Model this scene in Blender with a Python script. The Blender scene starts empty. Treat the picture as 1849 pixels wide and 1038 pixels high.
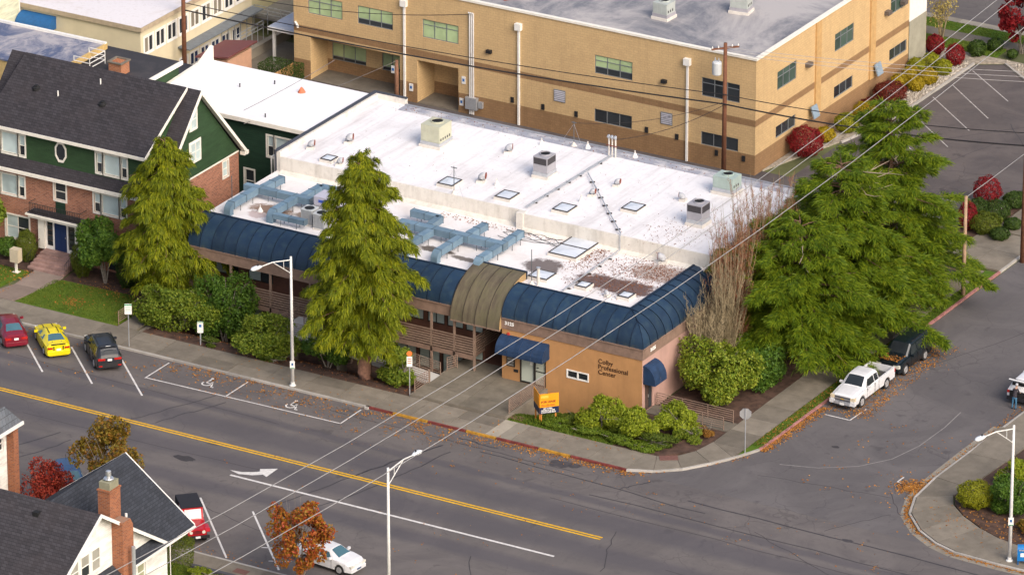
import bpy, bmesh, math, random
import numpy as np
from mathutils import Vector, Matrix
R = math.radians
S = bpy.context.scene
random.seed(7)
RNG = np.random.default_rng(11)
COL = S.collection

# ------------------------------------------------------------------ camera
cam_data = bpy.data.cameras.new('Camera')
cam = bpy.data.objects.new('Camera', cam_data)
COL.objects.link(cam)
S.camera = cam
cam_data.sensor_width = 36.0
cam_data.lens = 223.9
cam_data.clip_start = 1.0
cam_data.clip_end = 3000.0
cam.location = (190.26, -337.70, 176.995)
fwd = Vector((-0.46753693, 0.79372021, -0.38912395))
cam.rotation_euler = fwd.to_track_quat('-Z', 'Y').to_euler()

# ------------------------------------------------------------------ sky, sun, exposure
SUN_EL, SUN_AZ = R(38), R(118)         # azimuth from +y towards +x: the sun stands to the right, a little towards the viewer
wd = bpy.data.worlds.new('World')
S.world = wd
wd.use_nodes = True
wn = wd.node_tree
sky = wn.nodes.new('ShaderNodeTexSky')
sky.sky_type = 'NISHITA'
sky.sun_disc = False
sky.sun_elevation = SUN_EL
sky.sun_rotation = SUN_AZ
sky.air_density = 1.0
sky.dust_density = 6.0
sky.ozone_density = 1.0
bg = wn.nodes['Background']
bg.inputs['Strength'].default_value = 0.15
wn.links.new(sky.outputs[0], bg.inputs['Color'])
sd = bpy.data.lights.new('Sun', 'SUN')
sd.energy = 1.15
sd.angle = R(38)
sd.color = (1.0, 0.975, 0.945)
sun = bpy.data.objects.new('Sun', sd)
COL.objects.link(sun)
sdir = Vector((math.sin(SUN_AZ) * math.cos(SUN_EL), math.cos(SUN_AZ) * math.cos(SUN_EL), math.sin(SUN_EL)))
sun.rotation_euler = sdir.to_track_quat('Z', 'Y').to_euler()
sun.location = (60, -40, 80)
S.view_settings.view_transform = 'Standard'
S.view_settings.look = 'None'
S.view_settings.gamma = 1.0
S.view_settings.use_curve_mapping = False
S.view_settings.exposure = 0.46
S.cycles.max_bounces = 6
S.cycles.diffuse_bounces = 3
S.cycles.transparent_max_bounces = 6

# ------------------------------------------------------------------ helpers
LOC = {}

def tag(o, label=None, cat=None, group=None, kind=None):
    if label: o['label'] = label
    if cat: o['category'] = cat
    if group: o['group'] = group
    if kind: o['kind'] = kind
    return o

def thing(name, label, cat, loc=(0, 0, 0), rz=0.0, group=None):
    o = bpy.data.objects.new(name, None)
    o.empty_display_size = 0.3
    COL.objects.link(o)
    o.location = loc
    o.rotation_euler = (0, 0, rz)
    LOC[o.name] = (Vector(loc), rz)
    return tag(o, label, cat, group)

def root_of(o):
    while o.parent: o = o.parent
    return o

class MB:
    """collects faces; build() links them as one mesh object"""
    def __init__(s):
        s.v = []; s.f = []; s.m = []
    def face(s, pts, mi=0):
        n = len(s.v)
        s.v += [tuple(p) for p in pts]
        s.f.append(tuple(range(n, n + len(pts)))); s.m.append(mi)
        return s
    def mesh(s, vs, fs, mi=0):
        n = len(s.v)
        s.v += [tuple(p) for p in vs]
        for f in fs:
            s.f.append(tuple(n + i for i in f)); s.m.append(mi)
        return s
    def box(s, x0, x1, y0, y1, z0, z1, mi=0):
        if x0 > x1: x0, x1 = x1, x0
        if y0 > y1: y0, y1 = y1, y0
        if z0 > z1: z0, z1 = z1, z0
        vs = [(x, y, z) for z in (z0, z1) for y in (y0, y1) for x in (x0, x1)]
        fs = [(0, 2, 3, 1), (4, 5, 7, 6), (0, 1, 5, 4), (2, 6, 7, 3), (0, 4, 6, 2), (1, 3, 7, 5)]
        return s.mesh(vs, fs, mi)
    def obox(s, c, size, M=None, mi=0):
        hx, hy, hz = size[0] / 2, size[1] / 2, size[2] / 2
        M = M or Matrix.Identity(3)
        c = Vector(c)
        vs = [c + M @ Vector((x, y, z)) for z in (-hz, hz) for y in (-hy, hy) for x in (-hx, hx)]
        fs = [(0, 2, 3, 1), (4, 5, 7, 6), (0, 1, 5, 4), (2, 6, 7, 3), (0, 4, 6, 2), (1, 3, 7, 5)]
        return s.mesh(vs, fs, mi)
    def bar(s, a, b, w, h=None, mi=0):
        a = Vector(a); b = Vector(b); d = b - a
        if d.length < 1e-6: return s
        q = d.to_track_quat('X', 'Z').to_matrix()
        return s.obox((a + b) / 2, (d.length, w, h or w), q, mi)
    def tube(s, pts, r, n=8, mi=0, cap=True):
        pts = [Vector(p) for p in pts]
        rs = r if isinstance(r, (list, tuple)) else [r] * len(pts)
        rings = []
        up = Vector((0, 0, 1))
        for i, p in enumerate(pts):
            d = (pts[min(i + 1, len(pts) - 1)] - pts[max(i - 1, 0)])
            d = d.normalized() if d.length > 0 else up
            a = d.cross(up)
            if a.length < 1e-3: a = d.cross(Vector((1, 0, 0)))
            a.normalize(); b = a.cross(d)
            rings.append([p + (a * math.cos(2 * math.pi * k / n) + b * math.sin(2 * math.pi * k / n)) * rs[i] for k in range(n)])
        vs = [q for g in rings for q in g]
        fs = []
        for i in range(len(pts) - 1):
            for k in range(n):
                fs.append((i * n + k, i * n + (k + 1) % n, (i + 1) * n + (k + 1) % n, (i + 1) * n + k))
        if cap:
            fs.append(tuple(range(n - 1, -1, -1)))
            fs.append(tuple((len(pts) - 1) * n + k for k in range(n)))
        return s.mesh(vs, fs, mi)
    def lathe(s, prof, c=(0, 0, 0), n=16, mi=0):
        c = Vector(c); vs = []; fs = []
        for (r, z) in prof:
            for k in range(n):
                a = 2 * math.pi * k / n
                vs.append(c + Vector((r * math.cos(a), r * math.sin(a), z)))
        for i in range(len(prof) - 1):
            for k in range(n):
                fs.append((i * n + k, i * n + (k + 1) % n, (i + 1) * n + (k + 1) % n, (i + 1) * n + k))
        fs.append(tuple(range(n - 1, -1, -1)))
        fs.append(tuple((len(prof) - 1) * n + k for k in range(n)))
        return s.mesh(vs, fs, mi)
    def prism(s, poly, z0, z1, mi=0, fn=None):
        """poly: list of (a, b); fn maps (a, b, c) to xyz, c from z0 to z1"""
        fn = fn or (lambda a, b, c: (a, b, c))
        n = len(poly)
        vs = [fn(a, b, z0) for a, b in poly] + [fn(a, b, z1) for a, b in poly]
        fs = [tuple(range(n - 1, -1, -1)), tuple(range(n, 2 * n))]
        fs += [(i, (i + 1) % n, n + (i + 1) % n, n + i) for i in range(n)]
        return s.mesh(vs, fs, mi)
    def data(s, name, mats, smooth=False, off=None):
        me = bpy.data.meshes.new(name)
        v = s.v if off is None else [(a - off[0], b - off[1], c - off[2]) for a, b, c in s.v]
        me.from_pydata(v, [], s.f)
        for m in (mats if isinstance(mats, (list, tuple)) else [mats]): me.materials.append(m)
        me.polygons.foreach_set('material_index', s.m)
        bm = bmesh.new(); bm.from_mesh(me)
        bmesh.ops.remove_doubles(bm, verts=bm.verts, dist=1e-5)
        bmesh.ops.recalc_face_normals(bm, faces=bm.faces)
        bm.to_mesh(me); bm.free()
        if smooth:
            me.polygons.foreach_set('use_smooth', [True] * len(me.polygons))
        me.update()
        return me
    def build(s, name, mats, parent=None, local=False, smooth=False, label=None, cat=None, group=None, kind=None, loc=None):
        """world coordinates unless local; a child is stored relative to its root"""
        off = None
        if parent is not None and not local:
            off = LOC[root_of(parent).name][0]
        elif parent is None and loc is not None:
            off = loc
        o = bpy.data.objects.new(name, s.data(name, mats, smooth, off))
        COL.objects.link(o)
        if parent is not None: o.parent = parent
        elif loc is not None: o.location = loc
        LOC[o.name] = (Vector(loc) if loc is not None else Vector((0, 0, 0)), 0)
        return tag(o, label, cat, group, kind)

def piece(name, me, parent, world):
    """one more piece that shares its mesh data"""
    o = bpy.data.objects.new(name, me)
    COL.objects.link(o)
    if parent is not None:
        o.parent = parent
        o.location = Vector(world) - LOC[root_of(parent).name][0]
    else:
        o.location = world
    return o

def copy_tree(src, parent=None):
    c = src.copy(); COL.objects.link(c)
    c.parent = parent
    for ch in src.children: copy_tree(ch, c)
    return c

def place(src, loc, rz=0.0, label=None, scale=None):
    o = copy_tree(src)
    o.location = loc; o.rotation_euler = (0, 0, rz)
    if label: o['label'] = label
    if scale: o.scale = scale
    return o

def structure(name, mb, mats, loc=None):
    return mb.build(name, mats, kind='structure', loc=loc)

# ------------------------------------------------------------------ materials
def srgb(h):
    v = [int(h[i:i + 2], 16) / 255 for i in (0, 2, 4)]
    return tuple(c / 12.92 if c <= .04045 else ((c + .055) / 1.055) ** 2.4 for c in v)

class NT:
    def __init__(s, name):
        s.mat = bpy.data.materials.new(name); s.mat.use_nodes = True
        s.t = s.mat.node_tree; s.b = s.t.nodes['Principled BSDF']
        s.out = s.t.nodes['Material Output']
        s.geo = s.n('ShaderNodeNewGeometry')
        s.pos = s.geo.outputs['Position']
    def n(s, typ, **kw):
        nd = s.t.nodes.new(typ)
        for k, v in kw.items(): setattr(nd, k, v)
        return nd
    def l(s, a, b): s.t.links.new(a, b)
    def inp(s, sock, v):
        if hasattr(v, 'is_output'): s.l(v, sock)
        else: sock.default_value = v
    def noise(s, scale, detail=4, rough=.6, vec=None, dist=0.0):
        nd = s.n('ShaderNodeTexNoise'); nd.inputs['Scale'].default_value = scale
        nd.inputs['Detail'].default_value = detail; nd.inputs['Roughness'].default_value = rough
        nd.inputs['Distortion'].default_value = dist
        s.l(vec if vec is not None else s.pos, nd.inputs['Vector'])
        return nd.outputs['Fac']
    def ramp(s, fac, lo, hi, a=0.0, b=1.0):
        nd = s.n('ShaderNodeMapRange'); nd.clamp = True
        s.inp(nd.inputs['Value'], fac)
        for k, v in (('From Min', lo), ('From Max', hi), ('To Min', a), ('To Max', b)): nd.inputs[k].default_value = v
        return nd.outputs['Result']
    def mix(s, fac, a, b, mode='MIX'):
        nd = s.n('ShaderNodeMix', data_type='RGBA', blend_type=mode)
        s.inp(nd.inputs[0], fac)
        for sock, v in ((nd.inputs[6], a), (nd.inputs[7], b)):
            if hasattr(v, 'is_output'): s.l(v, sock)
            else: sock.default_value = (*v, 1) if len(v) == 3 else v
        return nd.outputs[2]
    def math(s, op, a, b=0.0):
        nd = s.n('ShaderNodeMath', operation=op)
        s.inp(nd.inputs[0], a); s.inp(nd.inputs[1], b)
        return nd.outputs[0]
    def map(s, sc=(1, 1, 1), vec=None, rot=(0, 0, 0), loc=(0, 0, 0)):
        nd = s.n('ShaderNodeMapping'); nd.inputs['Scale'].default_value = sc
        nd.inputs['Rotation'].default_value = rot; nd.inputs['Location'].default_value = loc
        s.l(vec if vec is not None else s.pos, nd.inputs['Vector'])
        return nd.outputs[0]
    def xyz(s):
        nd = s.n('ShaderNodeSeparateXYZ'); s.l(s.pos, nd.inputs[0]); return nd.outputs
    def comb(s, x, y, z=0.0):
        nd = s.n('ShaderNodeCombineXYZ')
        for i, v in enumerate((x, y, z)): s.inp(nd.inputs[i], v)
        return nd.outputs[0]
    def rnd(s): return s.n('ShaderNodeObjectInfo').outputs['Random']
    def isl(s): return s.geo.outputs['Random Per Island']
    def bump(s, h, strength=.3, dist=.02):
        nd = s.n('ShaderNodeBump'); nd.inputs['Strength'].default_value = strength
        nd.inputs['Distance'].default_value = dist
        s.l(h, nd.inputs['Height']); s.l(nd.outputs[0], s.b.inputs['Normal'])
    def done(s, col, rough=.8, metal=0.0, spec=.4):
        s.inp(s.b.inputs['Roughness'], rough); s.inp(s.b.inputs['Metallic'], metal)
        s.b.inputs['Specular IOR Level'].default_value = spec
        if hasattr(col, 'is_output'): s.l(col, s.b.inputs['Base Color'])
        else: s.b.inputs['Base Color'].default_value = (*col, 1)
        return s.mat

def plain(name, col, rough=.7, var=.25, scale=3.0, metal=0.0, spec=.4, rnd=0.0, bump=0.0, fine=30.0, streak=0.0):
    t = NT(name)
    col = srgb(col) if isinstance(col, str) else col
    n = t.noise(scale, 5, .65)
    c = t.mix(t.ramp(n, .3, .7), tuple(x * (1 - var) for x in col), tuple(min(1, x * (1 + var)) for x in col))
    if rnd:
        k = t.ramp(t.rnd(), 0, 1, 1 - rnd, 1 + rnd)
        c = t.mix(1.0, c, t.comb(k, k, k), 'MULTIPLY')
    if streak: c = t.mix(t.ramp(t.noise(1.0, 6, .7, t.map((1.4, 1.4, .16))), .48, .76, 0, streak), c, tuple(x * .58 for x in col))
    if bump: t.bump(t.noise(fine, 3), bump, .02)
    return t.done(c, t.ramp(n, .2, .8, max(0.02, rough - .12), min(1, rough + .12)), metal, spec)

def leafmat(name, cols, transl=.3, rough=.55, gain=1.28):
    """cols: list of 2-4 linear colours picked leaf by leaf"""
    t = NT(name)
    nd = t.n('ShaderNodeValToRGB')
    el = nd.color_ramp.elements
    while len(el) < len(cols): el.new(.5)
    for i, c in enumerate(cols):
        el[i].position = i / (len(cols) - 1); el[i].color = (*[min(1, q * gain) for q in c], 1)
    f = t.math('ADD', t.math('MULTIPLY', t.isl(), .65), t.math('MULTIPLY', t.noise(.9, 3), .5))
    t.l(t.math('SUBTRACT', f, .08), nd.inputs[0])
    t.done(nd.outputs[0], rough, 0, .25)
    tr = t.n('ShaderNodeBsdfTranslucent'); t.l(nd.outputs[0], tr.inputs['Color'])
    mx = t.n('ShaderNodeMixShader'); mx.inputs[0].default_value = transl
    t.l(t.b.outputs[0], mx.inputs[1]); t.l(tr.outputs[0], mx.inputs[2]); t.l(mx.outputs[0], t.out.inputs['Surface'])
    return t.mat

def m_asphalt(name, base, dark, streak=(.02, .5, 1), lanes=()):
    t = NT(name)
    a = t.noise(1.0, 6, .7, t.map(streak))
    b = t.noise(.16, 5, .65, dist=1.2)
    c = t.mix(t.ramp(a, .3, .72), base, dark)
    c = t.mix(t.ramp(b, .42, .62, 0, .65), c, tuple(x * 1.25 for x in base))
    c = t.mix(t.ramp(t.noise(1.6, 6, .75, dist=.8), .56, .72, 0, .5), c, tuple(x * .72 for x in dark))
    c = t.mix(t.ramp(t.noise(.55, 3, .5, dist=.4), .66, .72, 0, .55), c, tuple(x * .62 for x in dark))
    vo = t.n('ShaderNodeTexVoronoi', feature='DISTANCE_TO_EDGE'); vo.inputs['Scale'].default_value = .42
    wv = t.n('ShaderNodeVectorMath', operation='ADD'); nz = t.n('ShaderNodeTexNoise'); nz.inputs['Scale'].default_value = .9; nz.inputs['Detail'].default_value = 5; t.l(t.pos, nz.inputs['Vector']); t.l(t.pos, wv.inputs[0]); t.l(nz.outputs['Color'], wv.inputs[1]); t.l(wv.outputs[0], vo.inputs['Vector'])
    cr = t.math('MULTIPLY', t.ramp(vo.outputs['Distance'], .006, .022, 1, 0), t.ramp(t.noise(.12, 3), .48, .62, 0, .34))
    c = t.mix(cr, c, tuple(x * .45 for x in dark))
    _, ly, _ = t.xyz()
    for yc_, hw_ in lanes:      # polished wheel lanes are darker and bluer
        dd = t.math('ABSOLUTE', t.math('SUBTRACT', t.math('ADD', ly, t.math('MULTIPLY', t.noise(.25, 3), .9)), yc_ + .45))
        c = t.mix(t.ramp(dd, hw_ * .5, hw_ * 1.25, .62, 0), c, (dark[0] * .80, dark[1] * .82, dark[2] * .92))
    sp = t.noise(28, 3, .8)
    c = t.mix(t.ramp(sp, .62, .78, 0, .4), c, (.30, .28, .27))
    t.bump(sp, .25, .01)
    return t.done(c, .88, 0, .3)

def m_concrete(name, base, rnd=.16, stain=.5):
    t = NT(name)
    a = t.noise(.9, 6, .7); b = t.noise(6, 5, .7)
    c = t.mix(t.ramp(a, .35, .7, 0, stain), base, tuple(x * .55 for x in base))
    c = t.mix(t.ramp(b, .5, .75, 0, .35), c, tuple(x * .7 for x in base))
    k = t.ramp(t.rnd(), 0, 1, 1 - rnd, 1 + rnd)
    c = t.mix(1.0, c, t.comb(k, k, t.math('MULTIPLY', k, .98)), 'MULTIPLY')
    t.bump(t.noise(40, 3), .2, .01)
    return t.done(c, .9, 0, .3)

def m_brick(name, c1, c2, mortar, w=.3, h=.1, msize=.012, stain=.3, streaks=0.0):
    t = NT(name); x, y, z = t.xyz()
    br = t.n('ShaderNodeTexBrick')
    t.l(t.comb(t.math('ADD', x, y), z), br.inputs['Vector'])
    br.inputs['Scale'].default_value = 1.0
    br.inputs['Brick Width'].default_value = w; br.inputs['Row Height'].default_value = h
    br.inputs['Mortar Size'].default_value = msize; br.inputs['Bias'].default_value = 0.0
    br.inputs['Color1'].default_value = (*c1, 1); br.inputs['Color2'].default_value = (*c2, 1); br.inputs['Mortar'].default_value = (*mortar, 1)
    c = br.outputs['Color']
    n = t.noise(.7, 6, .7)
    c = t.mix(t.ramp(n, .45, .75, 0, stain), c, tuple(q * .6 for q in c2))
    n2 = t.noise(9, 3, .6, t.map((1, 1, 2.2)))
    c = t.mix(t.ramp(n2, .4, .7, 0, .35), c, tuple(min(1, q * 1.45) for q in c1))
    if streaks:
        n4 = t.noise(1.0, 5, .7, t.map((1.6, 1.6, .12)))
        c = t.mix(t.ramp(n4, .52, .78, 0, streaks), c, tuple(q * .62 for q in c2))
    t.bump(br.outputs['Fac'], -.35, .01)
    return t.done(c, .85, 0, .25)

def m_lap(name, base, pitch=.16, depth=.7):
    """lap siding: each board tilts out to its lower edge"""
    t = NT(name); x, y, z = t.xyz()
    f = t.math('FRACT', t.math('DIVIDE', z, pitch))
    n = t.noise(.8, 5, .65, t.map((1, 1, 4)))
    c = t.mix(t.ramp(n, .35, .7), tuple(q * .78 for q in base), tuple(q * 1.2 for q in base))
    c = t.mix(t.ramp(f, .0, .12, .55, 0), c, tuple(q * .5 for q in base))
    t.bump(t.math('SUBTRACT', 1.0, f), depth, .03)
    return t.done(c, .65, 0, .3)

def m_shingle(name, base, row=.16, tint=(1.5, 1.3, 1.1)):
    t = NT(name); x, y, z = t.xyz()
    br = t.n('ShaderNodeTexBrick'); t.l(t.comb(t.math('ADD', x, y), t.math('MULTIPLY', z, 1.25)), br.inputs['Vector'])
    br.inputs['Scale'].default_value = 1.0
    br.inputs['Brick Width'].default_value = .34; br.inputs['Row Height'].default_value = row
    br.inputs['Mortar Size'].default_value = .012; br.inputs['Bias'].default_value = 0.0
    br.inputs['Color1'].default_value = (*[q * .8 for q in base], 1); br.inputs['Color2'].default_value = (*[q * 1.3 for q in base], 1)
    br.inputs['Mortar'].default_value = (*[q * .45 for q in base], 1)
    n = t.noise(.25, 5, .7); n2 = t.noise(14, 3, .7)
    c = t.mix(t.ramp(n, .45, .7, 0, .5), br.outputs['Color'], tuple(q * k for q, k in zip(base, tint)))
    c = t.mix(t.ramp(n2, .5, .75, 0, .4), c, tuple(q * .55 for q in base))
    t.bump(br.outputs['Fac'], -.4, .015)
    return t.done(c, .9, 0, .25)

def m_glass(name, col=(.03, .035, .04), var=.5):
    t = NT(name)
    n = t.noise(.7, 2)
    c = t.mix(t.ramp(t.rnd(), 0, 1), tuple(q * (1 - var) for q in col), tuple(q * (1 + var) for q in col))
    c = t.mix(t.ramp(n, .4, .6, 0, .4), c, tuple(q * 1.6 for q in col))
    return t.done(c, .09, 0, .45)

def m_membrane(name, base, dirt, lo=.5, hi=.72, amt=.5, sc=.35, streak=None):
    t = NT(name)
    n = t.noise(sc, 7, .72, dist=.6)
    c = t.mix(t.ramp(n, lo, hi, 0, amt), base, dirt)
    n2 = t.noise(3.0, 6, .75)
    c = t.mix(t.ramp(n2, .52, .75, 0, amt * .7), c, tuple(q * .8 for q in dirt))
    if streak:
        n3 = t.noise(1.0, 5, .7, t.map(streak))
        c = t.mix(t.ramp(n3, .5, .72, 0, amt), c, tuple(q * .9 for q in dirt))
    t.bump(t.noise(8, 3), .12, .02)
    return t.done(c, .7, 0, .3)

WHITE = plain('white_paint', (.78, .76, .72), .5, .06)
TRIM = plain('cream_trim', (.78, .74, .66), .55, .08)
DARK = plain('dark_metal', (.02, .02, .022), .5, .3)
BLACK = plain('black_rubber', (.013, .013, .014), .75, .2)
GALV = plain('galvanised_steel', (.50, .52, .55), .42, .12, 5, .55)
ALU = plain('brushed_aluminium', (.62, .63, .64), .35, .1, 6, .7)
LAMPW = plain('lamp_post_paint', (.66, .65, .63), .45, .08)
GLASS = m_glass('dark_glass')
GLASSB = m_glass('sky_glass', (.10, .16, .19), .3)
RUST = plain('rusty_cap', (.20, .05, .03), .8, .4)

# ================================================================== the setting
ASPH = m_asphalt('asphalt', (.124, .110, .105), (.094, .085, .088), lanes=((-7.6, 1.3), (-5.2, .5), (-12.0, 1.2), (-16.0, .9)))
ASPH2 = m_asphalt('lot_asphalt', (.105, .090, .086), (.070, .062, .065), (.3, .3, 1))
CONC = m_concrete('sidewalk_concrete', (.212, .184, .150), .2, .75)
CONCL = m_concrete('pale_concrete', (.32, .285, .235))
KERBC = m_concrete('kerb_concrete', (.40, .375, .35))
KRED = plain('kerb_red_paint', (.17, .035, .03), .85, .5, 2.5)
KYEL = plain('kerb_yellow_paint', (.42, .215, .025), .85, .45, 2.5)
KPINK = plain('kerb_faded_red', (.33, .15, .14), .85, .4, 2)
SOIL = plain('bark_soil', (.075, .042, .03), .95, .55, 2.0, bump=.5, fine=9)
GRAVEL = plain('gravel_bed', (.30, .26, .21), .95, .45, 3, bump=.5, fine=14)
t = NT('lawn')
_n = t.noise(.5, 6, .7); _n2 = t.noise(7, 4, .75)
_c = t.mix(t.ramp(_n, .35, .65), (.060, .125, .010), (.115, .150, .016))
_c = t.mix(t.ramp(_n2, .5, .72, 0, .6), _c, (.035, .07, .01))
t.bump(_n2, .6, .04)
LAWN = t.done(_c, .9, 0, .2)
PAINTW = plain('road_paint_white', (.60, .58, .56), .8, .22, 5)
PAINTY = plain('road_paint_yellow', (.66, .37, .01), .8, .22, 4)
LOTP = plain('worn_lot_paint', (.36, .34, .33), .85, .4, 4)
SEAL = plain('crack_seal_tar', (.035, .033, .038), .7, .3, 3)
PATCH = plain('asphalt_patch', (.055, .05, .055), .85, .3, 3)
OILS = plain('faint_seam', (.042, .038, .042), .85, .3, 3)

# ground, with an opening where the banks fall away in front of the office building
gm = MB()
for (x0, x1, y0, y1) in ((-700, -40.6, -700, 900), (-40.6, -3.2, -700, 2.9), (-40.6, -3.2, 12.0, 900), (-3.2, 700, -700, 900)):
    gm.face([(x0, y0, -.03), (x1, y0, -.03), (x1, y1, -.03), (x0, y1, -.03)])
structure('ground', gm, plain('ground_cover', (.09, .10, .04), .95, .4, .3))

CORNER_L = [(0.2, 0.0), (1.9, .72), (3.4, 2.0), (4.6, 3.75), (5.6, 5.6), (6.35, 7.4)]
CORNER_R = [(18.5, 9.3), (18.75, 5.9), (19.63, 3.4), (21.4, 1.4), (23.2, .2), (24.9, -.42), (28.2, -.62)]

main_road = structure('main_road', MB().face([(-400, -25.3, 0), (400, -25.3, 0), (400, 0, 0), (-400, 0, 0)]), ASPH)
side = MB()
side.face([(x, y, .004) for x, y in CORNER_L] + [(6.9, 88, .004), (20.0, 88, .004)] + [(x, y, .004) for x, y in CORNER_R[:5]] + [(23.2, 0.0, .004)])
side_street = structure('side_street', side, m_asphalt('side_asphalt', (.116, .106, .106), (.092, .085, .090), (.4, .03, 1)))
far_road = structure('far_road', MB().face([(-400, 88.3, .008), (400, 88.3, .008), (400, 102, .008), (-400, 102, .008)]), ASPH)
alley = structure('alley', MB().face([(-64, 33.6, .0), (-15.2, 33.6, .0), (-15.2, 52, .0), (-64, 52, .0)]), ASPH2)
lot = structure('parking_lot', MB().face([(-15.2, 38, .004), (-2.0, 38, .004), (-.8, 48.4, .004), (1.3, 56, .004), (1.3, 70.5, .004), (-11.9, 81.2, .004), (-13.9, 80.0, .004), (-13.9, 66, .004), (-15.2, 60, .004)]), ASPH2)

# painted markings, each a sheet of its own on the road
def stripe(parent, name, pts, w, m, z=.008, wob=0):
    mb = MB(); pts = [Vector((p[0], p[1], 0)) for p in pts]
    for a, b in zip(pts[:-1], pts[1:]):
        d = (b - a).normalized(); n = Vector((-d.y, d.x, 0)) * w / 2
        mb.face([(q.x, q.y, z) for q in (a - n, b - n, b + n, a + n)])
    return mb.build(name, m, parent)

stripe(main_road, 'painted_line', [(-90, -9.84), (4.0, -9.84)], .16, PAINTY)
stripe(main_road, 'painted_line', [(-90, -10.14), (4.0, -10.14)], .16, PAINTY)
stripe(main_road, 'painted_line', [(-22.3, -13.9), (2.7, -13.9)], .20, PAINTW)
for a, b in (((-48.1, -1.1), (-42.8, -6.1)), ((-43.5, -1.5), (-38.7, -6.05)), ((-39.2, -1.6), (-34.6, -6.0)), ((-52.4, -1.1), (-47.2, -6.1)),
             ((-22.06, -17.94), (-15.5, -24.9)), ((-17.9, -18.0), (-11.6, -24.7)), ((-26.3, -17.9), (-19.8, -24.9))):
    stripe(main_road, 'painted_line', [a, b], .13, PAINTW)
for a, b in (((-36.1, -.35), (-36.1, -3.4)), ((-36.1, -3.3), (-20.4, -3.05)), ((-29.6, -.35), (-29.6, -3.3)), ((-20.4, -.4), (-20.4, -3.1)),
             ((-14.4, -22.4), (-12.2, -21.4)), ((-12.9, -23.9), (-11.6, -23.2)), ((-3.9, -22.9), (-1.2, -22.9))):
    stripe(main_road, 'painted_line', [a, b], .10, PAINTW)
# turn arrow
ar = MB()
ar.mesh([(-22.75, -13.25, .008), (-21.9, -13.12, .008), (-21.2, -12.72, .008), (-20.9, -12.45, .008), (-21.1, -12.1, .008), (-20.1, -11.45, .008), (-20.05, -12.95, .008), (-20.45, -12.75, .008), (-21.0, -13.2, .008), (-21.9, -13.5, .008)],
        [(0, 1, 2, 8, 9), (2, 3, 7, 8), (3, 4, 5, 6, 7)])
ar.build('painted_arrow', PAINTW, main_road)
# accessible-parking symbols: a seated figure over a wheel
def wheelchair(cx, cy, s, name='painted_symbol'):
    mb = MB()
    def T(a, b): return (cx + a * s, cy + b * s, .009)
    n = 14
    for k in range(n - 3):
        a0, a1 = R(-200 + k * 300 / (n - 3)), R(-200 + (k + 1) * 300 / (n - 3))
        mb.face([T(.42 * math.cos(a0), .42 * math.sin(a0)), T(.42 * math.cos(a1), .42 * math.sin(a1)), T(.30 * math.cos(a1), .30 * math.sin(a1)), T(.30 * math.cos(a0), .30 * math.sin(a0))])
    for a, b in (((-.1, .1), (-.1, .75)), ((-.1, .35), (.35, .35)), ((-.1, .1), (.4, .1)), ((.4, .1), (.62, -.45)), ((.62, -.42), (.8, -.38))):
        d = (Vector(b) - Vector(a)).normalized(); nx, ny = -d.y * .065, d.x * .065
        mb.face([T(a[0] - nx, a[1] - ny), T(b[0] - nx, b[1] - ny), T(b[0] + nx, b[1] + ny), T(a[0] + nx, a[1] + ny)])
    mb.face([T(-.1 + .13 * math.cos(k * math.pi / 4), .92 + .13 * math.sin(k * math.pi / 4)) for k in range(8)])
    mb.build(name, PAINTW, main_road)
wheelchair(-31.9, -2.0, .95)
wheelchair(-24.9, -2.25, .95)
# side street: parking corners, the old worn arc, kerbside box of the pickup
stripe(side_street, 'painted_line', [(7.2, 15.0), (9.2, 15.0)], .10, PAINTW, .012)
stripe(side_street, 'painted_line', [(9.2, 15.0), (9.3, 17.2)], .10, PAINTW, .012)
stripe(side_street, 'painted_line', [(16.6, 7.7), (17.9, 7.4)], .10, PAINTW, .012)
stripe(side_street, 'painted_line', [(16.6, 7.7), (16.62, 8.6)], .10, PAINTW, .012)
_arc = [(8.5, 6.2), (11.0, 7.0), (13.2, 8.6), (14.6, 10.8), (15.2, 13.6), (15.3, 17.2), (15.1, 20)]
stripe(side_street, 'worn_line', _arc, .07, plain('worn_paint', (.24, .225, .215), .85, .3, 3), .012)
for a, b in (((-13.5, 78.7), (-8.2, 74.2)), ((-13.5, 75.2), (-7.9, 70.2)), ((-13.6, 72.1), (-8.0, 67.2)), ((-13.8, 68.6), (-7.9, 63.4)), ((-14.0, 64.9), (-8.0, 59.8))):
    stripe(lot, 'painted_line', [a, b], .09, LOTP, .012)
for y in (43.0, 46.5, 50.0, 53.5): stripe(lot, 'painted_line', [(-9.5, y), (.2, y + .6)], .08, LOTP, .012)

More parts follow.
